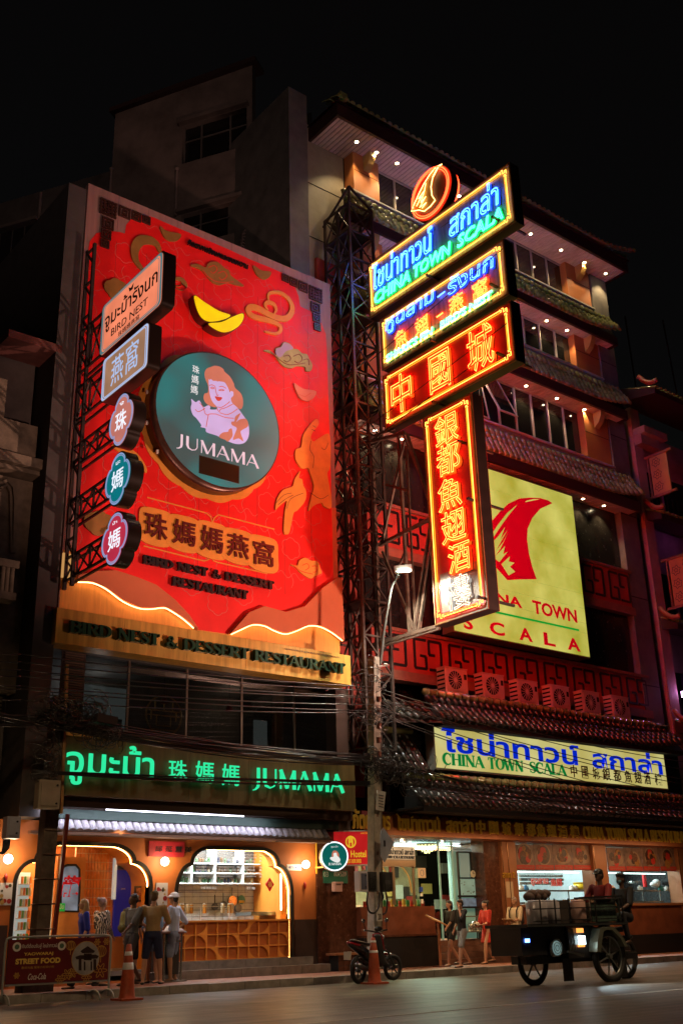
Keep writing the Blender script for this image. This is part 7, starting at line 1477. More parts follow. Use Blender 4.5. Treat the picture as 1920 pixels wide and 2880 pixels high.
def walk(s=.2, w=.09): return {-1: ((-w, s * .75, .52), (-w, s, .09)), 1: ((w, -s * .1, .50), (w, -s * 1.3, .14))}
GY = .15
blonde = mat('hair_blonde', (.42, .27, .13), .5, bump=.8, bs=60)
zebra = mat('cloth_zebra', (.5, .48, .44), .8); nt = zebra.node_tree; wv_ = nt.nodes.new('ShaderNodeTexWave'); wv_.inputs['Scale'].default_value = 9; wv_.inputs['Distortion'].default_value = 9; wv_.inputs['Detail'].default_value = 2
cr = nt.nodes.new('ShaderNodeValToRGB'); cr.color_ramp.interpolation = 'CONSTANT'; cr.color_ramp.elements[1].position = .5; cr.color_ramp.elements[0].color = (.02, .018, .016, 1); cr.color_ramp.elements[1].color = (.55, .5, .45, 1); g = nt.nodes.new('ShaderNodeNewGeometry')
nt.links.new(g.outputs['Position'], wv_.inputs['Vector']); nt.links.new(wv_.outputs[0], cr.inputs[0]); nt.links.new(cr.outputs[0], nt.nodes['Principled BSDF'].inputs['Base Color'])
blk = cloth('black', (.014, .013, .014)); navy_c = cloth('navy', (.012, .018, .06))
person('woman with long blonde hair and royal blue T-shirt walking left behind the barrier', (10.62, 21.75, GY), R(82), 1.70, 'light', cloth('royal', (.015, .03, .36)), blk, blonde, 'long', arms={-1: ((-.25, .02, 1.14), (-.24, .12, .93)), 1: ((.24, -.12, 1.16), (.22, -.24, .96))}, legs=walk(.25), lean=.03, shorts=False, longt=True, fem=True)
person('woman with tied-up hair and zebra print shirt facing right by the door', (11.25, 22.25, GY), R(-78), 1.74, 'light', zebra, cloth('grey_t', (.10, .10, .11)), mat('hair_scarf', (.38, .25, .24), .7, var=.6, sc_=20), 'bun', sleeve=.85, shorts=False, fem=True, arms={-1: ((-.23, .06, 1.14), (-.16, .26, 1.08)), 1: ((.23, .0, 1.14), (.2, .16, .96))})
person('young man in grey T-shirt and dark shorts holding the barrier, profile to the left', (11.72, 21.75, GY), R(98), 1.80, 'dark', cloth('greytee', (.10, .105, .10)), cloth('darkshorts', (.03, .03, .036)), None, 'short', arms={-1: ((-.24, .16, 1.18), (-.26, .38, 1.0)), 1: ((.24, -.06, 1.14), (.24, .0, .88))}, legs=walk(.22, .11), lean=-.02)
person('man with dark hair and olive backpack behind the young man in grey', (12.02, 22.35, GY), R(-75), 1.78, 'light', cloth('darktop', (.03, .03, .03)), blk, None, 'short', extra=pack(cloth('olive', (.13, .12, .03))))
person('girl in light blue top and denim shorts looking down at the menu', (12.45, 22.15, GY), R(120), 1.66, 'light', cloth('skyblue', (.22, .36, .55)), cloth('denim', (.22, .30, .42)), None, 'bob', head=(.0, .03), fem=True, arms={-1: ((-.22, .06, 1.14), (-.12, .24, 1.1)), 1: ((.22, .06, 1.14), (.12, .24, 1.1))})
person('man in tan T-shirt, olive cap and navy shorts seen from behind at the menu stand', (12.1, 21.55, GY), R(-38), 1.84, 'light', cloth('tan', (.36, .235, .105), var=.12), navy_c, mat('hair_brown', (.10, .05, .02), .6), 'short', legs={-1: ((-.14, .0, .5), (-.17, -.02, .09)), 1: ((.14, .02, .5), (.17, .03, .09))}, arms={-1: ((-.29, .06, 1.16), (-.18, .25, 1.08)), 1: ((.29, .06, 1.16), (.2, .24, 1.06))}, extra=cap(cloth('olivecap', (.12, .075, .025)), brim=True))
person('man in pale blue shirt and white bucket hat with a hand on his hip', (12.95, 22.15, GY), R(35), 1.83, 'mid', cloth('paleblue', (.40, .46, .62), var=.1), cloth('bluestripe', (.20, .26, .4)), None, 'short', arms={-1: ((-.24, .04, 1.15), (-.2, .2, 1.02)), 1: ((.36, -.1, 1.16), (.2, -.02, 1.02))}, extra=cap(cloth('bucket', (.55, .53, .52)), bucket=True))
person('woman in black dress top walking left with her arm swung forward', (21.15, 21.9, GY), R(88), 1.62, 'light', blk, blk, None, 'bob', arms={-1: ((-.22, .18, 1.18), (-.22, .36, 1.02)), 1: ((.22, -.05, 1.14), (.2, .0, .9))}, legs=walk(.26), fem=True, lean=.02)
person('man in black T-shirt and grey shorts walking with his hand at his ear', (20.75, 21.1, GY), R(80), 1.62, 'light', blk, cloth('greyshorts', (.30, .30, .31)), None, 'short', arms={-1: ((-.24, .16, 1.22), (-.12, .14, 1.5)), 1: ((.24, -.02, 1.14), (.22, .12, .93))}, legs=walk(.2, .11), head=(-.01, .01), shoes=black)
redc = cloth('red', (.50, .03, .018), var=.12)
def tray(t, X, Y, ly, A, Lg):
    cyl('tray', t, stn, (0, .42, 1.06), (0, .42, 1.075), .2, 20); organic('cloche', t, stn, [[((0, .42, 1.10), (.15, .15, .02)), ((0, .42, 1.15), (.09, .09, .04))]], .012); ball('cloche_knob', t, stn, (0, .42, 1.22), .018)
p_ = onY(1368, 2620, 22.12)
person('waitress in red uniform carrying a tray with a steel dish cover', (p_.x, 22.12, GY), R(85), 1.62, 'light', redc, redc, None, 'bun', skirt=True, arms={-1: ((-.2, .08, 1.12), (-.1, .3, 1.05)), 1: ((.2, .08, 1.12), (.1, .3, 1.05))}, legs=walk(.2), fem=True, extra=tray)
def book(t, X, Y, ly, A, Lg): B2 = Matrix.Translation((0, .34, 1.1)) @ Matrix.Rotation(R(25), 4, 'X'); link('menu_book', unit('cube', mat('menu_page', (.5, .33, .18), .5, var=.5, sc_=9)), t, B2 @ S3(.34, .26, .015))
p_ = onY(1452, 2620, 22.15)
person('balding man in cream shirt with a black backpack reading a large menu', (p_.x, 22.15, GY), R(100), 1.70, 'mid', cloth('cream', (.5, .42, .3), var=.1), cloth('sand', (.28, .22, .14)), mat('hair_grey', (.2, .15, .12), .6), 'short', shorts=False, arms={-1: ((-.2, .1, 1.14), (-.1, .3, 1.08)), 1: ((.2, .1, 1.14), (.1, .3, 1.08))}, extra=both(pack(blk), book))

# ================================================================== STREET FURNITURE
# left concrete pole with its boxes
conp = mat('pole_concrete', (.12, .09, .065), .8, var=.6, sc_=5, bump=.5)
pl = thing('utility_pole', 'dark leaning concrete utility pole with a red pipe at the left', 'utility pole', (9.2, 20.85, .15))
pb = onY(98, 2790, 21.3); pt = onY(150, 2290, 21.3); pt2 = onY(166, 1990, 21.3)
beam('shaft', pl, conp, pb, pt2 + (pt2 - pt) * .1, .30, .28); box('base', pl, conp, pb.x - .32, pb.x + .3, 21.12, 21.5, .15, .5)
beam('red_pipe', pl, mat('red_pipe_paint', (.16, .02, .012), .5), pb + Vector((.24, -.1, .3)), pt + Vector((.27, -.1, 0)), .07)
beam('steel_angle', pl, mat('rust_yellow', (.4, .22, .08), .5, var=.5), pt + Vector((.1, -.16, 0)), pt2 + Vector((.05, -.16, .9)), .06)
for i in range(6): p_ = pb.lerp(pt, .2 + i * .14); tube('steel_band', pl, steel, [p_ + Vector((a * .19, b * .17, 0)) for a, b in ((-1, -1), (1, -1), (1, 1), (-1, 1))], .012, 4, True)
fj = FY(20.6)
def jbox(nm, lb, cat_, x0, y0, x1, y1, m_, fr_=fj, d=.22, door=None):
    a, b = fr_.px(x0, (y0 + y1) / 2), fr_.px(x1, (y0 + y1) / 2); xm = (x0 + x1) / 2; z0_, z1_ = fr_.px(xm, y1)[1], fr_.px(xm, y0)[1]
    t = thing(nm, lb, cat_, fr_.P((a[0] + b[0]) / 2, z0_)); fbox('housing', t, m_, fr_, a[0], b[0], z0_, z1_, -d, 0); fbox('door', t, door or m_, fr_, a[0] + .04, b[0] - .04, z0_ + .05, z1_ - .05, .001, .02)
    for zz in (z0_ + .1, z1_ - .1): cyl('latch', t, black, fr_.P(b[0] - .08, zz, .02), fr_.P(b[0] - .08, zz, .04), .02, 8)
    return t
jbox('junction_box', 'beige steel box strapped high on the dark left pole', 'electrical box', 110, 2193, 170, 2274, mat('beige_box', (.30, .25, .18), .5, var=.25))
jbox('meter_box', 'pale grey lit meter box at the far left edge above the wall lamp', 'electrical box', 20, 2296, 58, 2358, mat('grey_box', (.38, .37, .42), .45, var=.2), FY(21.6))
for k in range(5): tube('box_cable', pl, black, [FY(21.6).P(*FY(21.6).px(x, y), .0) for x, y in ((12 + k * 4, 2360), (10 + k * 4, 2385), (4 + k * 2, 2400), (-20, 2398))], .02, 5)
# central pole with meters
pole2 = mat('pole_pale', (.34, .30, .24), .75, var=.5, sc_=4, bump=.3)
pc = thing('utility_pole', 'pale square concrete utility pole with meter boxes between the two restaurants', 'utility pole', (17.9, 20.9, .15))
q0, q1 = onY(1052, 2725, 20.9), onY(1052, 1850, 20.9); beam('shaft', pc, pole2, q0, q1, .25, .22); beam('rear_shaft', pc, conp, q0 + Vector((.22, .1, 0)), q0.lerp(q1, .62) + Vector((.22, .1, 0)), .14)
for i in range(7): p_ = q0.lerp(q1, .1 + i * .12); box('bolt_plate', pc, steel, p_.x - .03, p_.x + .03, p_.y - .13, p_.y - .11, p_.z, p_.z + .08)
for i, y in enumerate((1975, 2010, 2050, 2090, 2130)):
    p_ = onY(1066, y, 20.75); cyl('insulator', pc, mat('insulator_brown', (.14, .05, .03), .2), p_, p_ + Vector((0, 0, .14)), .06, 10)
p_ = onY(1084, 1872, 20.7); cyl('camera_dome', pc, white_m, p_, p_ + Vector((0, 0, .06)), .09, 12, 'cone'); beam('bracket', pc, white_m, q1 + Vector((0, -.1, -.25)), p_, .04)
f8 = FY(20.65); g8 = lambda x, y: (880 + .3189 * x, 2280 + .3189 * y)
def jb8(lb, x0, y0, x1, y1, m_, door=None): a, b = g8(x0, y0), g8(x1, y1); return jbox('meter_box', lb, 'electrical box', a[0], a[1], b[0], b[1], m_, f8, .2, door)
blkbox = mat('black_box_paint', (.035, .033, .03), .5, var=.4)
jb8('white electricity meter box with a window on the pale pole', 413, 533, 482, 712, mat('white_box', (.55, .5, .52), .4), mat('meter_window', (.12, .13, .18), .2))
t = jb8('black graffiti covered box on the pale pole', 486, 540, 562, 714, blkbox); g_ = [[f8.px(*g8(x, y), .0) for x, y in q_] for q_ in ([(497, 600), (515, 590), (505, 625), (530, 600), (520, 640), (550, 605)], [(500, 655), (520, 640), (540, 650), (510, 670), (545, 665)], [(500, 690), (515, 680), (530, 695), (545, 680)])]; ribs('graffiti', t, mat('graffiti_ink', (.005, .005, .005), .3), f8, g_, .025, .021, .024)
t = jb8('black box with faint scratched letters right of the pale pole', 618, 540, 702, 714, blkbox); text(t, 'KRK', f8, f8.px(*g8(630, 640))[0], f8.px(*g8(660, 650))[1], f8.px(*g8(685, 640))[0], f8.px(*g8(660, 612))[1], mat('scratch', (.1, .1, .095), .6), .021, .023)
t = thing('pole_number_plate', 'small white plate with black number 20 on the pale pole', 'sign', f8.P(*f8.px(*g8(583, 910)))); a, b = f8.px(*g8(562, 975)), f8.px(*g8(604, 855)); fbox('plate', t, white_m, f8, a[0], b[0], a[1], b[1], 0, .01); text(t, '20', f8, a[0] + .03, a[1] + .03, b[0] - .03, a[1] + .17, black, .01, .014, bold=.02)
for pts in ([(480, 720), (470, 800), (490, 890), (540, 900), (575, 840), (580, 720)], [(635, 720), (650, 800), (640, 890), (610, 915)], [(600, 720), (615, 760), (600, 800)]): tube('loop_cable', pc, black, smooth([tuple(f8.P(*f8.px(*g8(x, y)), .02)) for x, y in pts], 4, False), .022, 6)
t = thing('diamond_road_sign', 'diamond road sign seen from its grey back beside the pale pole', 'road sign', (18.6, 20.8, 3)); fd2 = Frame((18.45, 20.7, 0), (.62, .78, 0), (0, 0, 1)); fd2 = Frame((18.2, 20.6, 0), (.93, .36, 0), (0, 0, 1))
P_ = [fd2.px(*g8(x, y)) for x, y in ((618, 148), (712, 285), (630, 457), (596, 400), (596, 190))]; poly('plate', t, mat('sign_back_grey', (.33, .36, .42), .35, metal=.3, var=.2), fd2, P_, -.01, .01); c = fd2.px(*g8(625, 290)); fbox('bracket', t, black, fd2, c[0] - .03, c[0] + .03, c[1] - .07, c[1] + .07, .01, .03)
t = thing('hanging_notice', 'tilted white notice board hanging high on the pale pole', 'notice', f8.P(*f8.px(1069, 2245))); P_ = [f8.px(*q_) for q_ in ((1060, 2222), (1083, 2228), (1077, 2282), (1055, 2277))]; poly('board', t, mat('notice_white', (.34, .32, .27), .5), f8, P_, 0, .02)
for k in range(5): a, b = f8.px(1063, 2236 + k * 8), f8.px(1076, 2239 + k * 8); ribs('print_line', t, black, f8, [[a, b]], .02, .02, .023)
# street lamp on the pole
sl = thing('street_lamp', 'lit white street lamp on a curved grey arm above the pale pole', 'street lamp', q1)
fsl = FXm(q1.x + .1)
arm = [q1 + Vector((.1, -.1, -.2))] + [onY(x, y, yy) for x, y, yy in ((1074, 1820, 20.75), (1078, 1780, 20.72), (1090, 1706, 20.6), (1100, 1652, 20.5), (1110, 1632, 20.42), (1121, 1618, 20.34))]
tube('arm', sl, mat('galvanised_dark', (.13, .135, .12), .5, metal=.4, var=.3), smooth([tuple(p) for p in arm], 5, False), .045, 8)
lh = onY(1131, 1602, 20.2); B, l_ = orient(lh + Vector((-.16, .14, 0)), lh + Vector((.20, -.17, .03)))
link('head', unit('cube', white_m), sl, B @ S3(.07, .22, l_)); organic('lens', sl, glow('street_lamp_lens', (.85, 1, .82), 60), [[(tuple(lh + Vector((-.05, .05, -.05))), (.09, .09, .03)), (tuple(lh + Vector((.12, -.1, -.05))), (.09, .09, .03))]], .02)
lamp('SPOT', lh + Vector((.08, -.1, -.12)), 900, (.92, 1, .84), .12, lh + Vector((.3, -1.2, -8)), 150, .5)
# cables
def sag(a, b, s, n=14): a, b = Vector(a), Vector(b); return [a.lerp(b, i / n) - Vector((0, 0, s * 4 * (i / n) * (1 - i / n))) for i in range(n + 1)]
cab = mat('cable_black', (.02, .017, .016), .35)
gc = 'cables strung between the poles'
def cable(a, b, s, r_=.013, k='upper thin'):
    o_ = tube('cable', None, cab, sag(a, b, s), r_, 5); tag(o_, CL[k][0], 'cable', CL[k][1])
CL = {'upper thin': ('one of the evenly spaced thin cables crossing the upstairs window above the mustard board', 'upper row of cables'), 'bundle': ('one of the thick sagging cables bundled along the top of the green lettered board', 'thick cable bundle'), 'low': ('one of the cables crossing the lower half of the green letters', 'cables across the green letters'), 'right': ('one of the cables running in front of the lower tiled canopy', 'cables along the canopy'), 'left': ('one of the cables leaving the picture at the left edge beside the dark pole', 'cables at the left edge')}
yc = 20.8; rr2 = random.Random(3)
for i, (ya_3, yb_3, yc_3) in enumerate(((1846, 1918, 1990), (1868, 1928, 1994), (1890, 1945, 2016), (1908, 1948, 2045), (1935, 1968, 2062), (1944, 1985, 2085), (1975, 1990, 2110))):
    a = onY(60, ya_3 - 6, yc); b = onY(1050, yb_3 + 14, yc); cable(a, b, .08); c = onY(-80, ya_3 - 25, yc - .0); cable(c, a, .05, .013, 'left'); cable(b, onY(2000, yb_3 + 235 + i * 12, yc), .25, .013, 'right')
for i in range(22):
    a = onY(100, 2010 + rr2.uniform(-14, 34), yc + rr2.uniform(-.1, .1)); b = onY(1040, 2130 + rr2.uniform(-8, 26), yc + rr2.uniform(-.1, .1)); cable(a, b, rr2.uniform(.0, .25), rr2.uniform(.01, .02), 'bundle')
for i in range(9):
    a = onY(90, 2168 + rr2.uniform(-6, 10), yc); b = onY(1040, 2205 + rr2.uniform(-8, 16), yc); cable(a, b, rr2.uniform(-.1, .15), rr2.uniform(.01, .018), 'low')
for i in range(9):
    a = onY(1055, 2150 + rr2.uniform(-20, 60), yc); b = onY(1990, 2285 + rr2.uniform(-14, 24), yc); cable(a, b, rr2.uniform(.05, .3), rr2.uniform(.01, .02), 'right')
for i in range(8):
    a = onY(-60, 2000 + rr2.uniform(-20, 40), yc); b = onY(120, 2020 + rr2.uniform(-20, 20), yc); cable(a, b, .05, rr2.uniform(.012, .02), 'left')
# tangles of coiled cable: nobody could count them
def tangle(nm, x0, y0, x1, y1, n, seed, rr_=(.12, .3)):
    q_ = random.Random(seed); P_ = []
    for i in range(n):
        c = onY(q_.uniform(x0, x1), q_.uniform(y0, y1), yc - .1); r_ = q_.uniform(*rr_); tx, tz, ph_ = q_.uniform(.5, 1.3), q_.uniform(.4, 1.1), q_.uniform(0, 6)
        P_.append([c + Vector((r_ * tx * math.cos(k * .5 + ph_), q_.uniform(-.03, .03) + .08 * math.sin(k * .5), r_ * tz * math.sin(k * .5 + ph_) + .01 * k)) for k in range(q_.choice((9, 14, 22)))])
    o_ = tubes(nm, None, cab, P_, .0095, 4); tag(o_, kind='stuff'); return o_
tag(tangle('cable_tangle', 110, 1985, 280, 2045, 60, 1), 'dense black tangle of cables on the upper left pole', 'cables'); tag(tangle('cable_tangle', 225, 2060, 345, 2100, 16, 2, (.16, .28)), 'loose coils hanging over the mustard board', 'cables')
tag(tangle('cable_tangle', 1030, 2130, 1120, 2190, 40, 4), 'coiled cable tangle on the pale pole', 'cables'); tag(tangle('cable_tangle', 1120, 2150, 1230, 2215, 12, 5, (.2, .32)), 'coils hanging right of the pale pole', 'cables'); tag(tangle('cable_tangle', 1005, 1890, 1080, 2060, 22, 6, (.12, .35)), 'looping cables on the head of the pale pole', 'cables')
tag(tangle('cable_tangle', 95, 2060, 160, 2200, 22, 8, (.1, .3)), 'cables running down the left pole', 'cables')
t = thing('splice_box', 'long dark splice box slung in the cable bundle near the left pole', 'splice box', onY(297, 2022, yc)); beam('tube_body', t, mat('splice_black', (.05, .035, .035), .35), onY(270, 2018, yc - .15), onY(326, 2030, yc - .15), .17)
# barrier with printed banner
fbar = Frame((9.0, 21.1, 0), (1, -.12, 0), (0, 0, 1)); a0 = onY(12, 2840, 20.35); a1 = onY(300, 2815, 20.2); a0.z = 0; d_ = (a1 - a0); d_.z = 0
fbar = Frame(a0, d_, (0, 0, 1)); bq = lambda x, y: fbar.px(.3189 * x, 2350 + .3189 * y)
br = thing('banner_barrier', 'steel crowd barrier with a dark red street food banner at the kerb', 'barrier', a0); galv = mat('galvanised', (.30, .31, .28), .45)
u0_, u1_ = bq(62, 1100)[0], bq(955, 1080)[0]; zt_, zb_2 = (bq(80, 905)[1] + bq(940, 880)[1]) / 2, (bq(60, 1310)[1] + bq(950, 1270)[1]) / 2
tube('frame_tube', br, galv, [fbar.P(*p) for p in smooth([(u0_ - .04, .05), (u0_ - .04, .5), (u0_ - .04, zt_ - .08), (u0_ + .04, zt_), (u0_ + .3, zt_ + .01), (u1_ - .3, zt_ + .01), (u1_ - .04, zt_), (u1_ + .04, zt_ - .08), (u1_ + .04, .5), (u1_ + .04, .05)], 3, False)], .021, 8)
beam('lower_rail', br, galv, fbar.P(u0_, zb_2 - .02), fbar.P(u1_, zb_2 - .02), .03)
for u_ in (u0_ + .0, u1_ + .02, u1_ - .25): tube('foot', br, galv, [fbar.P(u_, .0 + .17 * math.sin(a), .32 * math.cos(a)) for a in [math.pi * k / 8 for k in range(9)]], .018, 6)
ban = fbox('banner', br, mat('banner_maroon', (.14, .008, .010), .5, var=.3, sc_=2), fbar, u0_, u1_, zb_2, zt_ - .03, .022, .03)
yl = mat('banner_yellow', (.75, .5, .10), .5); gd = mat('banner_gold', (.5, .28, .05), .5); wtp = mat('banner_white', (.7, .66, .6), .5)
def bt(s, x0, y0, x1, y1, m_, **kw): a = bq(x0, (y0 + y1) / 2); b = bq(x1, (y0 + y1) / 2); xm = (x0 + x1) / 2; text(ban, s, fbar, a[0], bq(xm, y1)[1], b[0], bq(xm, y0)[1], m_, .0305, .034, **kw)
bt('ยินดีต้อนรับสู่ ไชน่าทาวน์', 195, 950, 500, 1000, wtp, split=False, name='lettering'); bt('YAOWARAJ', 208, 1028, 466, 1063, yl, bold=.03); bt('STREET FOOD', 135, 1080, 530, 1130, yl, bold=.05); bt('歡迎光臨 耀華力街頭小吃', 188, 1150, 475, 1172, gd, split=False, name='lettering'); bt('Coca-Cola', 245, 1215, 402, 1270, wtp, shear=.35, bold=.01, split=False, name='lettering')
c = bq(752, 1082); rx_ = abs(bq(870, 1082)[0] - bq(632, 1082)[0]) / 2; rz_ = abs(bq(752, 935)[1] - bq(752, 1228)[1]) / 2
el = lambda k: [(c[0] + rx_ * k * math.cos(a), c[1] + rz_ * k * math.sin(a)) for a in [2 * math.pi * i / 32 for i in range(32)]]
poly('picture_ring', ban, gd, fbar, el(1.04), .0302, .0315); poly('picture', ban, mat('banner_sky', (.35, .33, .32), .5, var=.3, sc_=5), fbar, el(1), .0316, .033)
gate = mat('gate_dark', (.03, .012, .01), .5); fG = lambda P: [bq(x, y) for x, y in P]
for P_ in ([(660, 1070), (700, 1055), (840, 1050), (868, 1062), (855, 1085), (670, 1092)], [(705, 1020), (730, 1000), (770, 975), (805, 1000), (835, 1018), (820, 1035), (720, 1038)], [(735, 1040), (805, 1040), (805, 1100), (735, 1100)], [(690, 1090), (715, 1090), (715, 1190), (690, 1190)], [(820, 1090), (845, 1090), (845, 1185), (820, 1185)], [(735, 1110), (750, 1110), (750, 1190), (735, 1190)], [(795, 1110), (808, 1110), (808, 1190), (795, 1190)]): poly('gate_print', ban, gate, fbar, fG(P_), .0332, .0345)
for (x, y, s_) in ((622, 970, 38), (888, 1020, 45)):
    ccx = bq(x, y); r_ = abs(bq(x + s_, y)[0] - ccx[0]); ribs('lantern_print', ban, gd, fbar, [[(ccx[0] + r_ * kx * math.cos(a), ccx[1] + r_ * .95 * math.sin(a)) for a in [2 * math.pi * i / 20 for i in range(21)]] for kx in (1, .6, .2)] + [[(ccx[0], ccx[1] - r_), (ccx[0], ccx[1] - r_ * 1.9)]], .012, .0302, .032)
for (x, y, s_, m_) in ((148, 982, 38, wtp), (542, 972, 36, wtp)): ccx = bq(x, y); r_ = abs(bq(x + s_, y)[0] - ccx[0]); cyl('round_seal', ban, m_, fbar.P(*ccx, .0302), fbar.P(*ccx, .0325), r_, 20); cyl('seal_core', ban, mat('seal_green', (.08, .16, .1), .5), fbar.P(*ccx, .0326), fbar.P(*ccx, .034), r_ * .55, 14)
for (x, y, s_) in ((525, 1270, 40), (590, 1225, 45), (640, 1210, 40), (855, 940, 28), (145, 1235, 26), (880, 1190, 60), (935, 935, 28), (760, 1250, 45)):
    ccx = bq(x, y); r_ = abs(bq(x + s_, y)[0] - ccx[0]); ribs('flower_print', ban, gd, fbar, [[(ccx[0] + r_ * (.7 + .3 * math.cos(6 * a)) * math.cos(a), ccx[1] + r_ * (.7 + .3 * math.cos(6 * a)) * math.sin(a)) for a in [2 * math.pi * i / 36 for i in range(37)]], [(ccx[0] + r_ * .25 * math.cos(a), ccx[1] + r_ * .25 * math.sin(a)) for a in [2 * math.pi * i / 12 for i in range(13)]]], .012, .0302, .032)
# traffic cones
conem = mat('cone_orange', (.42, .07, .02), .5, var=.4, sc_=6); refl = mat('cone_white_band', (.6, .58, .55), .35, var=.3)
for i, (x, y, ht, lb) in enumerate(((357, 2817, .95, 'tall orange traffic cone with two white bands beside the barrier'), (1053, 2771, .92, 'scuffed orange traffic cone in front of the parked motorbike'))):
    p_ = onZ(x, y - 4, 0); t = thing('traffic_cone', lb, 'traffic cone', p_, 'traffic cones at the kerb')
    box('base', t, conem, p_.x - .22, p_.x + .22, p_.y - .22, p_.y + .22, .0, .035)
    prof = [(.16, .035), (.14, .08), (.125, .3), (.105, .5), (.085, .68), (.045, ht), (.03, ht + .01)]
    def rad(z):
        for (r0, z0_), (r1, z1_) in zip(prof, prof[1:]):
            if z0_ <= z <= z1_: return r0 + (r1 - r0) * (z - z0_) / (z1_ - z0_)
        return .03
    def lathe(nm, z0_, z1_, m_, off=0):
        zs2 = sorted({z0_, z1_} | {z for _, z in prof if z0_ < z < z1_}); vs = [(p_.x + (rad(z) + off) * math.cos(a), p_.y + (rad(z) + off) * math.sin(a), z) for z in zs2 for a in [2 * math.pi * k / 24 for k in range(24)]]
        mesh(nm, t, m_, vs, [(j * 24 + k, j * 24 + (k + 1) % 24, (j + 1) * 24 + (k + 1) % 24, (j + 1) * 24 + k) for j in range(len(zs2) - 1) for k in range(24)] + [tuple(range((len(zs2) - 1) * 24, len(zs2) * 24))], True)
    lathe('cone_shell', .035, ht + .01, conem)
    for z0_, z1_ in ((.52, .64), (.76, .83)) if i == 0 else ((.62, .67), (.83, .87)): lathe('reflective_band', z0_, z1_, refl, .004)
# menu stand
p_ = onY(466, 2700, 22.3); ms = thing('menu_stand', 'dark wooden menu stand with steel legs and open menus by the counter', 'menu stand', (p_.x, 22.3, .15)); x_0 = p_.x
for dx in (-.15, .27):
    for y in (22.1, 22.4): beam('leg', ms, stn, (x_0 + dx, y, .15), (x_0 + dx, y, 1.15), .03)
box('body_panel', ms, blkbox, x_0 - .13, x_0 + .25, 22.15, 22.38, .3, 1.13); box('cross_bar', ms, stn, x_0 - .15, x_0 + .27, 22.09, 22.12, .95, .98); box('foot_plate', ms, stone, x_0 - .25, x_0 + .37, 22.0, 22.5, .15, .18)
B2 = Matrix.Translation((x_0 + .06, 22.25, 1.22)) @ Matrix.Rotation(R(22), 4, 'X'); link('top_board', unit('cube', wood), ms, B2 @ S3(.6, .45, .03)); link('menu_page', unit('cube', mat('menu_print', (.6, .5, .42), .5, var=.6, sc_=14)), ms, Matrix.Translation((0, 0, .02)) @ B2 @ S3(.54, .4, .008))
p_ = onZ(1240, 2712, .15); t = thing('wooden_lectern', 'yellow wooden menu lectern at the foot of the entrance steps', 'lectern', (p_.x, 21.9, .15)); lx_ = onY(1232, 2600, 21.9).x
beam('post', t, mat('lectern_wood', (.45, .18, .08), .5, var=.2), (lx_, 21.9, .15), (lx_, 21.9, 1.2), .05); B2 = Matrix.Translation((lx_ - .05, 21.9, 1.27)) @ Matrix.Rotation(R(18), 4, 'Y') @ Matrix.Rotation(R(20), 4, 'X'); link('reading_board', unit('cube', mat('lectern_top', (.7, .35, .12), .4, var=.2)), t, B2 @ S3(.5, .4, .03)); box('base', t, wood, lx_ - .15, lx_ + .15, 21.75, 22.05, .15, .18)

# ================================================================== PARKED MOTORBIKE
fm = FY(19.75); mq = lambda x, y, o=0: fm.P(*fm.px(880 + .3189 * x, 2280 + .3189 * y), o)
mb = thing('parked_motorbike', 'red and black scooter parked at the kerb behind the traffic cone', 'motorbike', (16.8, 19.75, 0))
tyre = mat('tyre_rubber', (.012, .011, .010), .7, bump=.3); alloy = mat('alloy', (.12, .12, .12), .3, metal=.8); bred = mat('bike_red', (.24, .008, .014), .22, coat=.8); bblk = mat('bike_black', (.02, .018, .02), .25, coat=.6)
def wheel(parent, c, r_, w_, spokes=6, yaw=0, m_=tyre, rm=alloy, ms=None):
    ax = Vector((math.sin(yaw), math.cos(yaw), 0)); e1 = Vector((math.cos(yaw), -math.sin(yaw), 0)); e2 = Vector((0, 0, 1)); n_ = 28
    t_ = tube('wheel', parent, m_, [c + (e1 * math.cos(a) + e2 * math.sin(a)) * (r_ - w_) for a in [2 * math.pi * k / n_ for k in range(n_)]], w_, 8, True)
    v_, f_ = sweep([c + (e1 * math.cos(a) + e2 * math.sin(a)) * (r_ - 1.9 * w_) for a in [2 * math.pi * k / n_ for k in range(n_)]], w_ * .35, 6, True); mesh('rim', t_, rm, v_, f_, True)
    cyl('hub', t_, rm, c - ax * .05, c + ax * .05, .05, 10)
    for k in range(spokes): a = 2 * math.pi * k / spokes + .3; beam('spoke', t_, rm, c, c + (e1 * math.cos(a) + e2 * math.sin(a)) * (r_ - 1.9 * w_), .022)
rw = mq(412, 1400); rw.z = .29; fw = mq(735, 1400); fw.z = .29; fw.x = rw.x + 1.24; fw.y -= .1
wheel(mb, rw, .29, .05); wheel(mb, fw, .28, .045, yaw=.25)
bx_ = lambda u, z, y=0: (rw.x + u, 19.75 + y, z)
organic('rear_body', mb, bblk, [[(bx_(-.28, .80), (.08, .06, .05)), (bx_(.25, .62), (.16, .12, .10))], [(bx_(.25, .62), (.16, .12, .10)), (bx_(.45, .42), (.12, .10, .08))], [(bx_(.0, .52), (.12, .09, .05)), (bx_(.35, .40), (.1, .1, .08))]], .015)
organic('tail', mb, bred, [[(bx_(-.36, .84), (.05, .05, .035)), (bx_(-.05, .78), (.12, .10, .04))]], .014)
organic('seat', mb, mat('seat_vinyl', (.03, .025, .025), .45), [[(bx_(-.18, .88), (.1, .08, .03)), (bx_(.42, .78), (.12, .10, .035))]], .014)
organic('leg_shield', mb, bred, [[(bx_(.80, .98), (.05, .14, .05)), (bx_(.86, .70), (.06, .15, .08))], [(bx_(.86, .70), (.05, .13, .08)), (bx_(.72, .36), (.08, .12, .05))], [(bx_(.9, .95), (.07, .09, .06))]], .015)
organic('floor_board', mb, bblk, [[(bx_(.35, .34), (.1, .13, .04)), (bx_(.75, .33), (.1, .13, .04))]], .015)
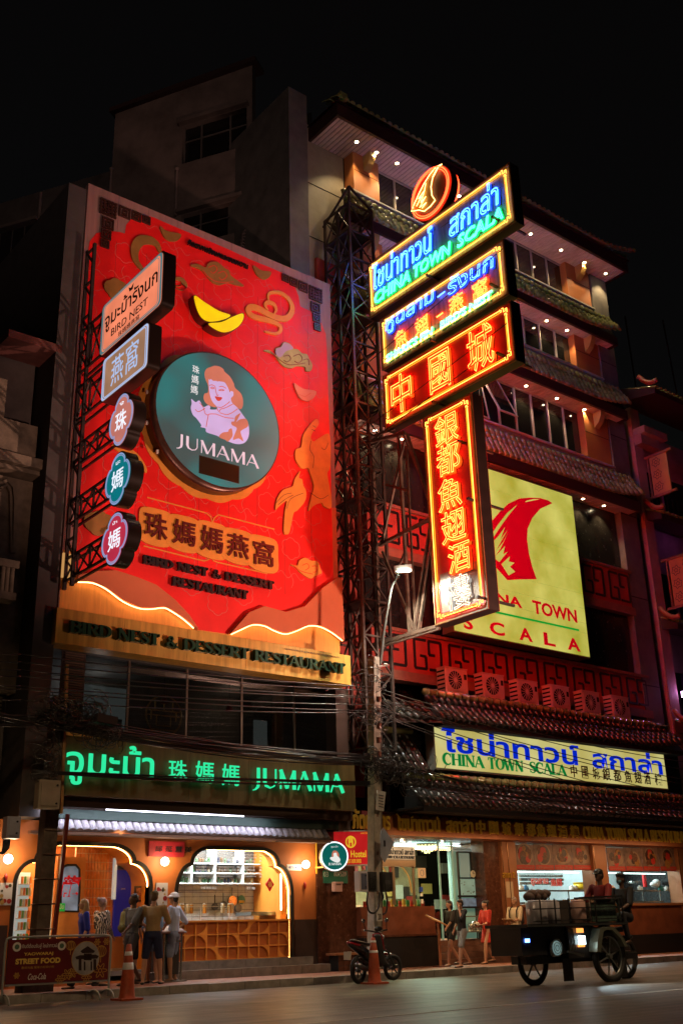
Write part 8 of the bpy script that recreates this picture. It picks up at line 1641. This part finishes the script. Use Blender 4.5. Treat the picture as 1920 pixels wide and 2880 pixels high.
organic('front_mudguard', mb, bred, [[(bx_(1.02, .58), (.09, .05, .04)), (bx_(1.3, .55), (.10, .05, .04))], [(bx_(1.3, .55), (.08, .05, .04)), (bx_(1.42, .46), (.04, .045, .03))]], .014)
for dy in (-.07, .07): beam('fork', mb, alloy, bx_(1.0, .75, dy), (fw.x, fw.y + dy, fw.z), .035)
beam('steering_column', mb, bblk, bx_(.95, .6), bx_(.80, 1.05), .06); tube('handlebar', mb, bblk, [bx_(.70, 1.08, -.33), bx_(.78, 1.06, -.15), bx_(.80, 1.03, 0), bx_(.78, 1.06, .15), bx_(.70, 1.08, .33)], .017, 8)
organic('headlamp', mb, mat('lamp_glass', (.3, .3, .3), .1), [[(bx_(.97, .93), (.05, .08, .05))]], .012)
for dy in (-.28, .28): beam('mirror_stem', mb, bblk, bx_(.76, 1.08, dy), bx_(.72, 1.25, dy * 1.1), .012); ball('mirror', mb, mat('mirror_glass', (.25, .3, .34), .05, metal=.9), bx_(.72, 1.28, dy * 1.1), (.02, .06, .045), 12)
ball('mirror', mb, mat('tinted_windshield', (.02, .02, .02), .1), bx_(.86, 1.10), (.03, .12, .06), 12); o_ = box('number_plate', mb, white_m, rw.x - .42, rw.x - .405, 19.66, 19.84, .50, .66)
B2 = Matrix.Translation(bx_(-.38, .58, -.02)) @ Matrix.Rotation(R(-35), 4, 'Z') @ Matrix.Rotation(R(12), 4, 'Y'); link('number_plate', unit('cube', white_m), mb, B2 @ S3(.015, .22, .17))
tube('exhaust', mb, alloy, [bx_(.45, .28, -.12), bx_(.2, .27, -.14), bx_(-.05, .33, -.15), bx_(-.3, .40, -.15)], [.02, .03, .055, .05], 10); beam('side_stand', mb, bblk, bx_(.4, .3, -.1), bx_(.38, .0, -.25), .03)
organic('rain_cover', mb, cloth('dark_sheet', (.02, .018, .02)), [[(bx_(.62, .95, -.12), (.05, .1, .05)), (bx_(.7, .45, -.15), (.14, .07, .12))], [(bx_(.7, .45, -.15), (.13, .07, .1)), (bx_(.95, .35, -.13), (.06, .05, .05))]], .015)

mb.rotation_euler.z = R(17); mb.location.x -= .2
# ================================================================== VENDOR TRICYCLE
YC = 15.2; fc3 = FY(YC); Cc = lambda x, y, o=0: fc3.P(*fc3.px(1400 + .3316 * x, 2300 + .3316 * y), o)
cx_ = lambda x: Cc(x, 1000)[0]; cz_ = lambda y: Cc(560, y)[2]
vt = thing('vendor_tricycle', 'dark three wheeled vendor cart with headlamp and glass cases driving left', 'tricycle cart', (cx_(560), YC, 0))
dkm = mat('cart_dark', (.018, .018, .02), .35, var=.4, sc_=5, coat=.3); chrome = mat('cart_chrome', (.35, .38, .38), .2, metal=.9); olive_f = mat('fender_olive', (.16, .17, .13), .3, metal=.4)
zw = lambda c, r_: Vector((cx_(c), 0, r_))
w1_ = Vector((cx_(358), YC + .25, .40)); w2_ = Vector((cx_(805), YC - .35, .47)); w3_ = Vector((cx_(1128), YC + .25, .40))
wheel(vt, w1_, .42, .055, 5, rm=alloy); wheel(vt, w2_, .50, .065, 6, rm=mat('wheel_alloy_bright', (.28, .3, .3), .3, metal=.7)); wheel(vt, w3_, .42, .055, 5, rm=alloy)
xl, xr = cx_(100), cx_(955); zt3 = cz_(895); th = .06
tr = box('tray', vt, dkm, xl, xr, YC - .45, YC + .65, zt3 - th, zt3); box('tray_edge', tr, chrome, xl, xr, YC - .47, YC - .452, zt3 - .05, zt3 - .02)
box('front_box', vt, dkm, cx_(110), cx_(480), YC - .25, YC + .55, cz_(1150), zt3 - th - .002); box('body_box', vt, dkm, cx_(481), cx_(690), YC - .3, YC + .55, cz_(1190), zt3 - th - .002); box('chassis', vt, dkm, cx_(240), cx_(1180), YC + .05, YC + .45, cz_(1230), cz_(1160))
box('engine_block', vt, mat('engine_grey', (.06, .06, .06), .4, metal=.6, var=.5), cx_(930), cx_(1080), YC + .05, YC + .4, cz_(1260), cz_(1040))
for k in range(5): cyl('grille_bar', vt, chrome, (cx_(492 + k * 12), YC - .32, cz_(1135 - k * 3)), (cx_(487 + k * 10), YC - .32, cz_(945)), .014, 8)
cc_ = Vector((cx_(372), YC - .34, cz_(1097))); cyl('round_lamp', vt, chrome, cc_, cc_ + Vector((0, .08, 0)), .155, 22)
rl = cyl('lamp_face', vt, mat('lamp_speckle', (.25, .35, .36), .15, metal=.2, var=.9, sc_=40, emit=(.3, .5, .5), es=.35), cc_ + Vector((0, -.012, 0)), cc_ + Vector((0, -.002, 0)), .13, 22)
for k in range(3): tube('lamp_ring', vt, chrome, [cc_ + Vector((.05 * (k + 1) * math.cos(a), -.018, .05 * (k + 1) * math.sin(a))) for a in [2 * math.pi * i / 20 for i in range(20)]], .006, 4, True)
hl_ = fbox('headlight', vt, glow('headlight_led', (.75, .95, 1), 9), fc3, cx_(568), cx_(615), cz_(1078), cz_(1005), .32, .36)
for y0_, y1_ in ((940, 978), (1078, 1098)): fbox('indicator', vt, glow('indicator_amber', (1, .32, .06), 2.0), fc3, cx_(555), cx_(606), cz_(y1_), cz_(y0_), .33, .36)
lp = lamp('SPOT', (cx_(590), YC - .45, cz_(1040)), 420, (.72, .92, 1), .05, (cx_(560), YC - 4, 0), 90, .7)
for k in range(3): fbox('blue_led', vt, glow('blue_led', (.1, .25, 1), 12), fc3, cx_(138 + k * 14), cx_(146 + k * 14), cz_(1042), cz_(1012), .26, .27)
# fender over the near wheel
P_ = [(655, 1145), (668, 1060), (705, 945), (740, 935), (810, 935), (835, 955), (890, 1030), (922, 1110)]; vs = []
for x, y in P_: c = (cx_(x), cz_(y)); vs += [(c[0], YC - .5, c[1]), (c[0], YC - .2, c[1])]
for x, y in [(690, 1145), (705, 1065), (728, 975), (750, 962), (800, 962), (815, 975), (868, 1040), (895, 1112)]: c = (cx_(x), cz_(y)); vs += [(c[0], YC - .5, c[1]), (c[0], YC - .2, c[1])]
fs = []
for i in range(7): a = 2 * i; b = a + 16; fs += [(a, a + 1, a + 3, a + 2), (b + 2, b + 3, b + 1, b), (a, a + 2, b + 2, b), (a + 3, a + 1, b + 1, b + 3)]
mesh('fender', vt, olive_f, vs, fs); box('mud_flap', vt, dkm, cx_(495), cx_(575), YC - .1, YC - .08, cz_(1385), cz_(1190)); box('mud_flap', vt, dkm, cx_(925), cx_(995), YC - .2, YC - .18, cz_(1385), cz_(1190))
beam('foot_bar', vt, chrome, Cc(450, 1135, .4), Cc(590, 1168, .4), .04)
# rails, glass case and pots on the tray
for y in (875, 775): beam('rail', vt, dkm, (cx_(165), YC - .44, cz_(y)), (cx_(935), YC - .44, cz_(y - 12)), .022)
for x in (230, 355, 475, 700, 930): beam('rail_post', vt, dkm, (cx_(x), YC - .44, zt3), (cx_(x), YC - .44, cz_(690)), .022)
beam('rail', vt, dkm, (cx_(530), YC - .44, cz_(690)), (cx_(935), YC - .44, cz_(672)), .035); 
for k, (x0_, x1_, nm, lb, m_) in enumerate(((233, 355, 'steel_pot', 'tall white-steel pot at the front of the vendor cart', mat('pot_pale', (.5, .48, .52), .3, metal=.3)), (360, 465, 'steel_pot', 'second tall steel pot on the vendor cart', mat('pot_pale', (.5, .48, .52), .3)), (600, 690, 'food_jar', 'pinkish plastic food jar beside the glass case on the cart', mat('jar_pink', (.5, .32, .28), .4)))):
    r_ = (cx_(x1_) - cx_(x0_)) / 2; c = (cx_((x0_ + x1_) / 2), YC - .15); t = thing(nm, lb, 'pot', (c[0], c[1], zt3)); cyl('pot_body', t, m_, (c[0], c[1], zt3), (c[0], c[1], cz_(715)), r_, 22); cyl('lid', t, m_, (c[0], c[1], cz_(715)), (c[0], c[1], cz_(700)), r_ * .8, 22)
t = thing('dark_crate', 'dark plastic crate stacked with bundles in the middle of the cart', 'crate', (cx_(510), YC, zt3))
box('crate_body', t, mat('crate_dark', (.05, .04, .035), .6, var=.5), cx_(470), cx_(600), YC - .1, YC + .4, zt3, cz_(700))
for k in range(6): ball('bundle', t, mat('bundle_brown', (.09, .055, .045), .7, var=.5), (cx_(370 + k * 28), YC + .25, cz_(665 - (k % 2) * 25)), (.12, .12, .09), 10)
t = thing('glass_food_case', 'glass food case with pale bags inside on the vendor cart', 'display case', (cx_(810), YC, zt3))
gc_ = mat('case_glass_pale', (.34, .38, .36), .12, var=.3, sc_=3); x0_, x1_ = cx_(695), cx_(940); z0_, z1_ = zt3 + .005, cz_(698)
box('contents', t, mat('pale_bags', (.30, .33, .30), .5, var=.7, sc_=7), x0_ + .04, x1_ - .04, YC - .28, YC + .3, z0_, z1_ - .06); box('glass_panel', t, glass('case_glass', (.85, .93, .9), .2), x0_, x1_, YC - .33, YC - .325, z0_, z1_)
for x in (x0_, x1_): beam('frame_post', t, chrome, (x, YC - .33, z0_), (x, YC - .33, z1_), .025)
box('frame_top', t, chrome, x0_ - .02, x1_ + .02, YC - .34, YC + .35, z1_, z1_ + .02); box('shelf_line', t, chrome, x0_, x1_, YC - .335, YC - .325, (z0_ + z1_) / 2, (z0_ + z1_) / 2 + .012)
# motorbike part behind
organic('saddle', vt, mat('seat_vinyl', (.03, .025, .025), .45), [[((cx_(900), YC + .25, cz_(985)), (.12, .12, .05)), ((cx_(1150), YC + .25, cz_(960)), (.14, .12, .06))]], .02)
organic('fuel_tank', vt, mat('tank_dark', (.06, .02, .02), .25, coat=.7), [[((cx_(800), YC + .25, cz_(930)), (.12, .12, .10)), ((cx_(900), YC + .25, cz_(970)), (.1, .1, .08))]], .02)
tube('handlebar', vt, chrome, [(cx_(760), YC - .1, cz_(800)), (cx_(740), YC + .1, cz_(790)), (cx_(740), YC + .4, cz_(790)), (cx_(765), YC + .6, cz_(800))], .02, 8)
organic('rear_mudguard', vt, dkm, [[((cx_(1060), YC + .25, .78), (.1, .06, .04)), ((cx_(1190), YC + .25, .80), (.12, .06, .05))]], .02)
box('tail_plate', vt, mat('tail_reflector', (.5, .12, .06), .3), cx_(1062), cx_(1100), YC - .02, YC, cz_(985), cz_(955))
box('rear_board', vt, chrome, cx_(1040), cx_(1140), YC - .05, YC - .03, cz_(1178), cz_(1165))
sat = {-1: ((-.17, .42, .98), (-.18, .30, .52)), 1: ((.17, .42, .98), (.18, .30, .52))}
dk_sh = cloth('dark_jeans', (.02, .02, .025))
zs3 = .24
person('driver in a red shirt and dark cap steering the vendor cart', (19.28, 15.35, zs3), R(90), 1.92, 'dark', cloth('dull_red', (.20, .012, .012)), dk_sh, None, 'short', arms={-1: ((-.26, .18, 1.2), (-.26, .42, 1.14)), 1: ((.26, .18, 1.2), (.26, .42, 1.14))}, legs=sat, shorts=False, lean=.04, extra=cap(black, brim=True))
def mask(t, X, Y, ly, A, Lg): organic('face_mask', t, cloth('mask_blue', (.12, .25, .32)), [[((X, Y + .06, 1.60), (.06, .045, .03)), ((X, Y + .07, 1.565), (.045, .035, .02))]], .012)
person('passenger in a black shirt and face mask sitting behind the driver', (19.95, 15.35, zs3), R(95), 1.84, 'dark', blk, dk_sh, None, 'curly', arms={-1: ((-.22, .12, 1.16), (-.16, .34, 1.06)), 1: ((.22, .12, 1.16), (.16, .34, 1.06))}, legs={-1: ((-.2, .4, .95), (-.22, .3, .5)), 1: ((.2, .4, .95), (.22, .3, .5))}, shorts=False, extra=mask)
# small stock on the dining hall counter and shelves
q_ = random.Random(11)
for i in range(16):
    x = 19.6 + i * .14; o_ = cyl('gift_tin', None, mat(('tin_red', 'tin_gold', 'tin_green')[i % 3], ((.45, .03, .02), (.6, .38, .08), (.05, .2, .08))[i % 3], .3), (x, 23.55, 1.66), (x, 23.55, 1.66 + (.14, .2, .17)[i % 3]), .05, 10)
    tag(o_, 'one of the %s tins lined up behind the wood panelled front by the sliding doors' % ('red', 'gold', 'green')[i % 3], 'tin', '%s tins by the sliding doors' % ('red', 'gold', 'green')[i % 3])
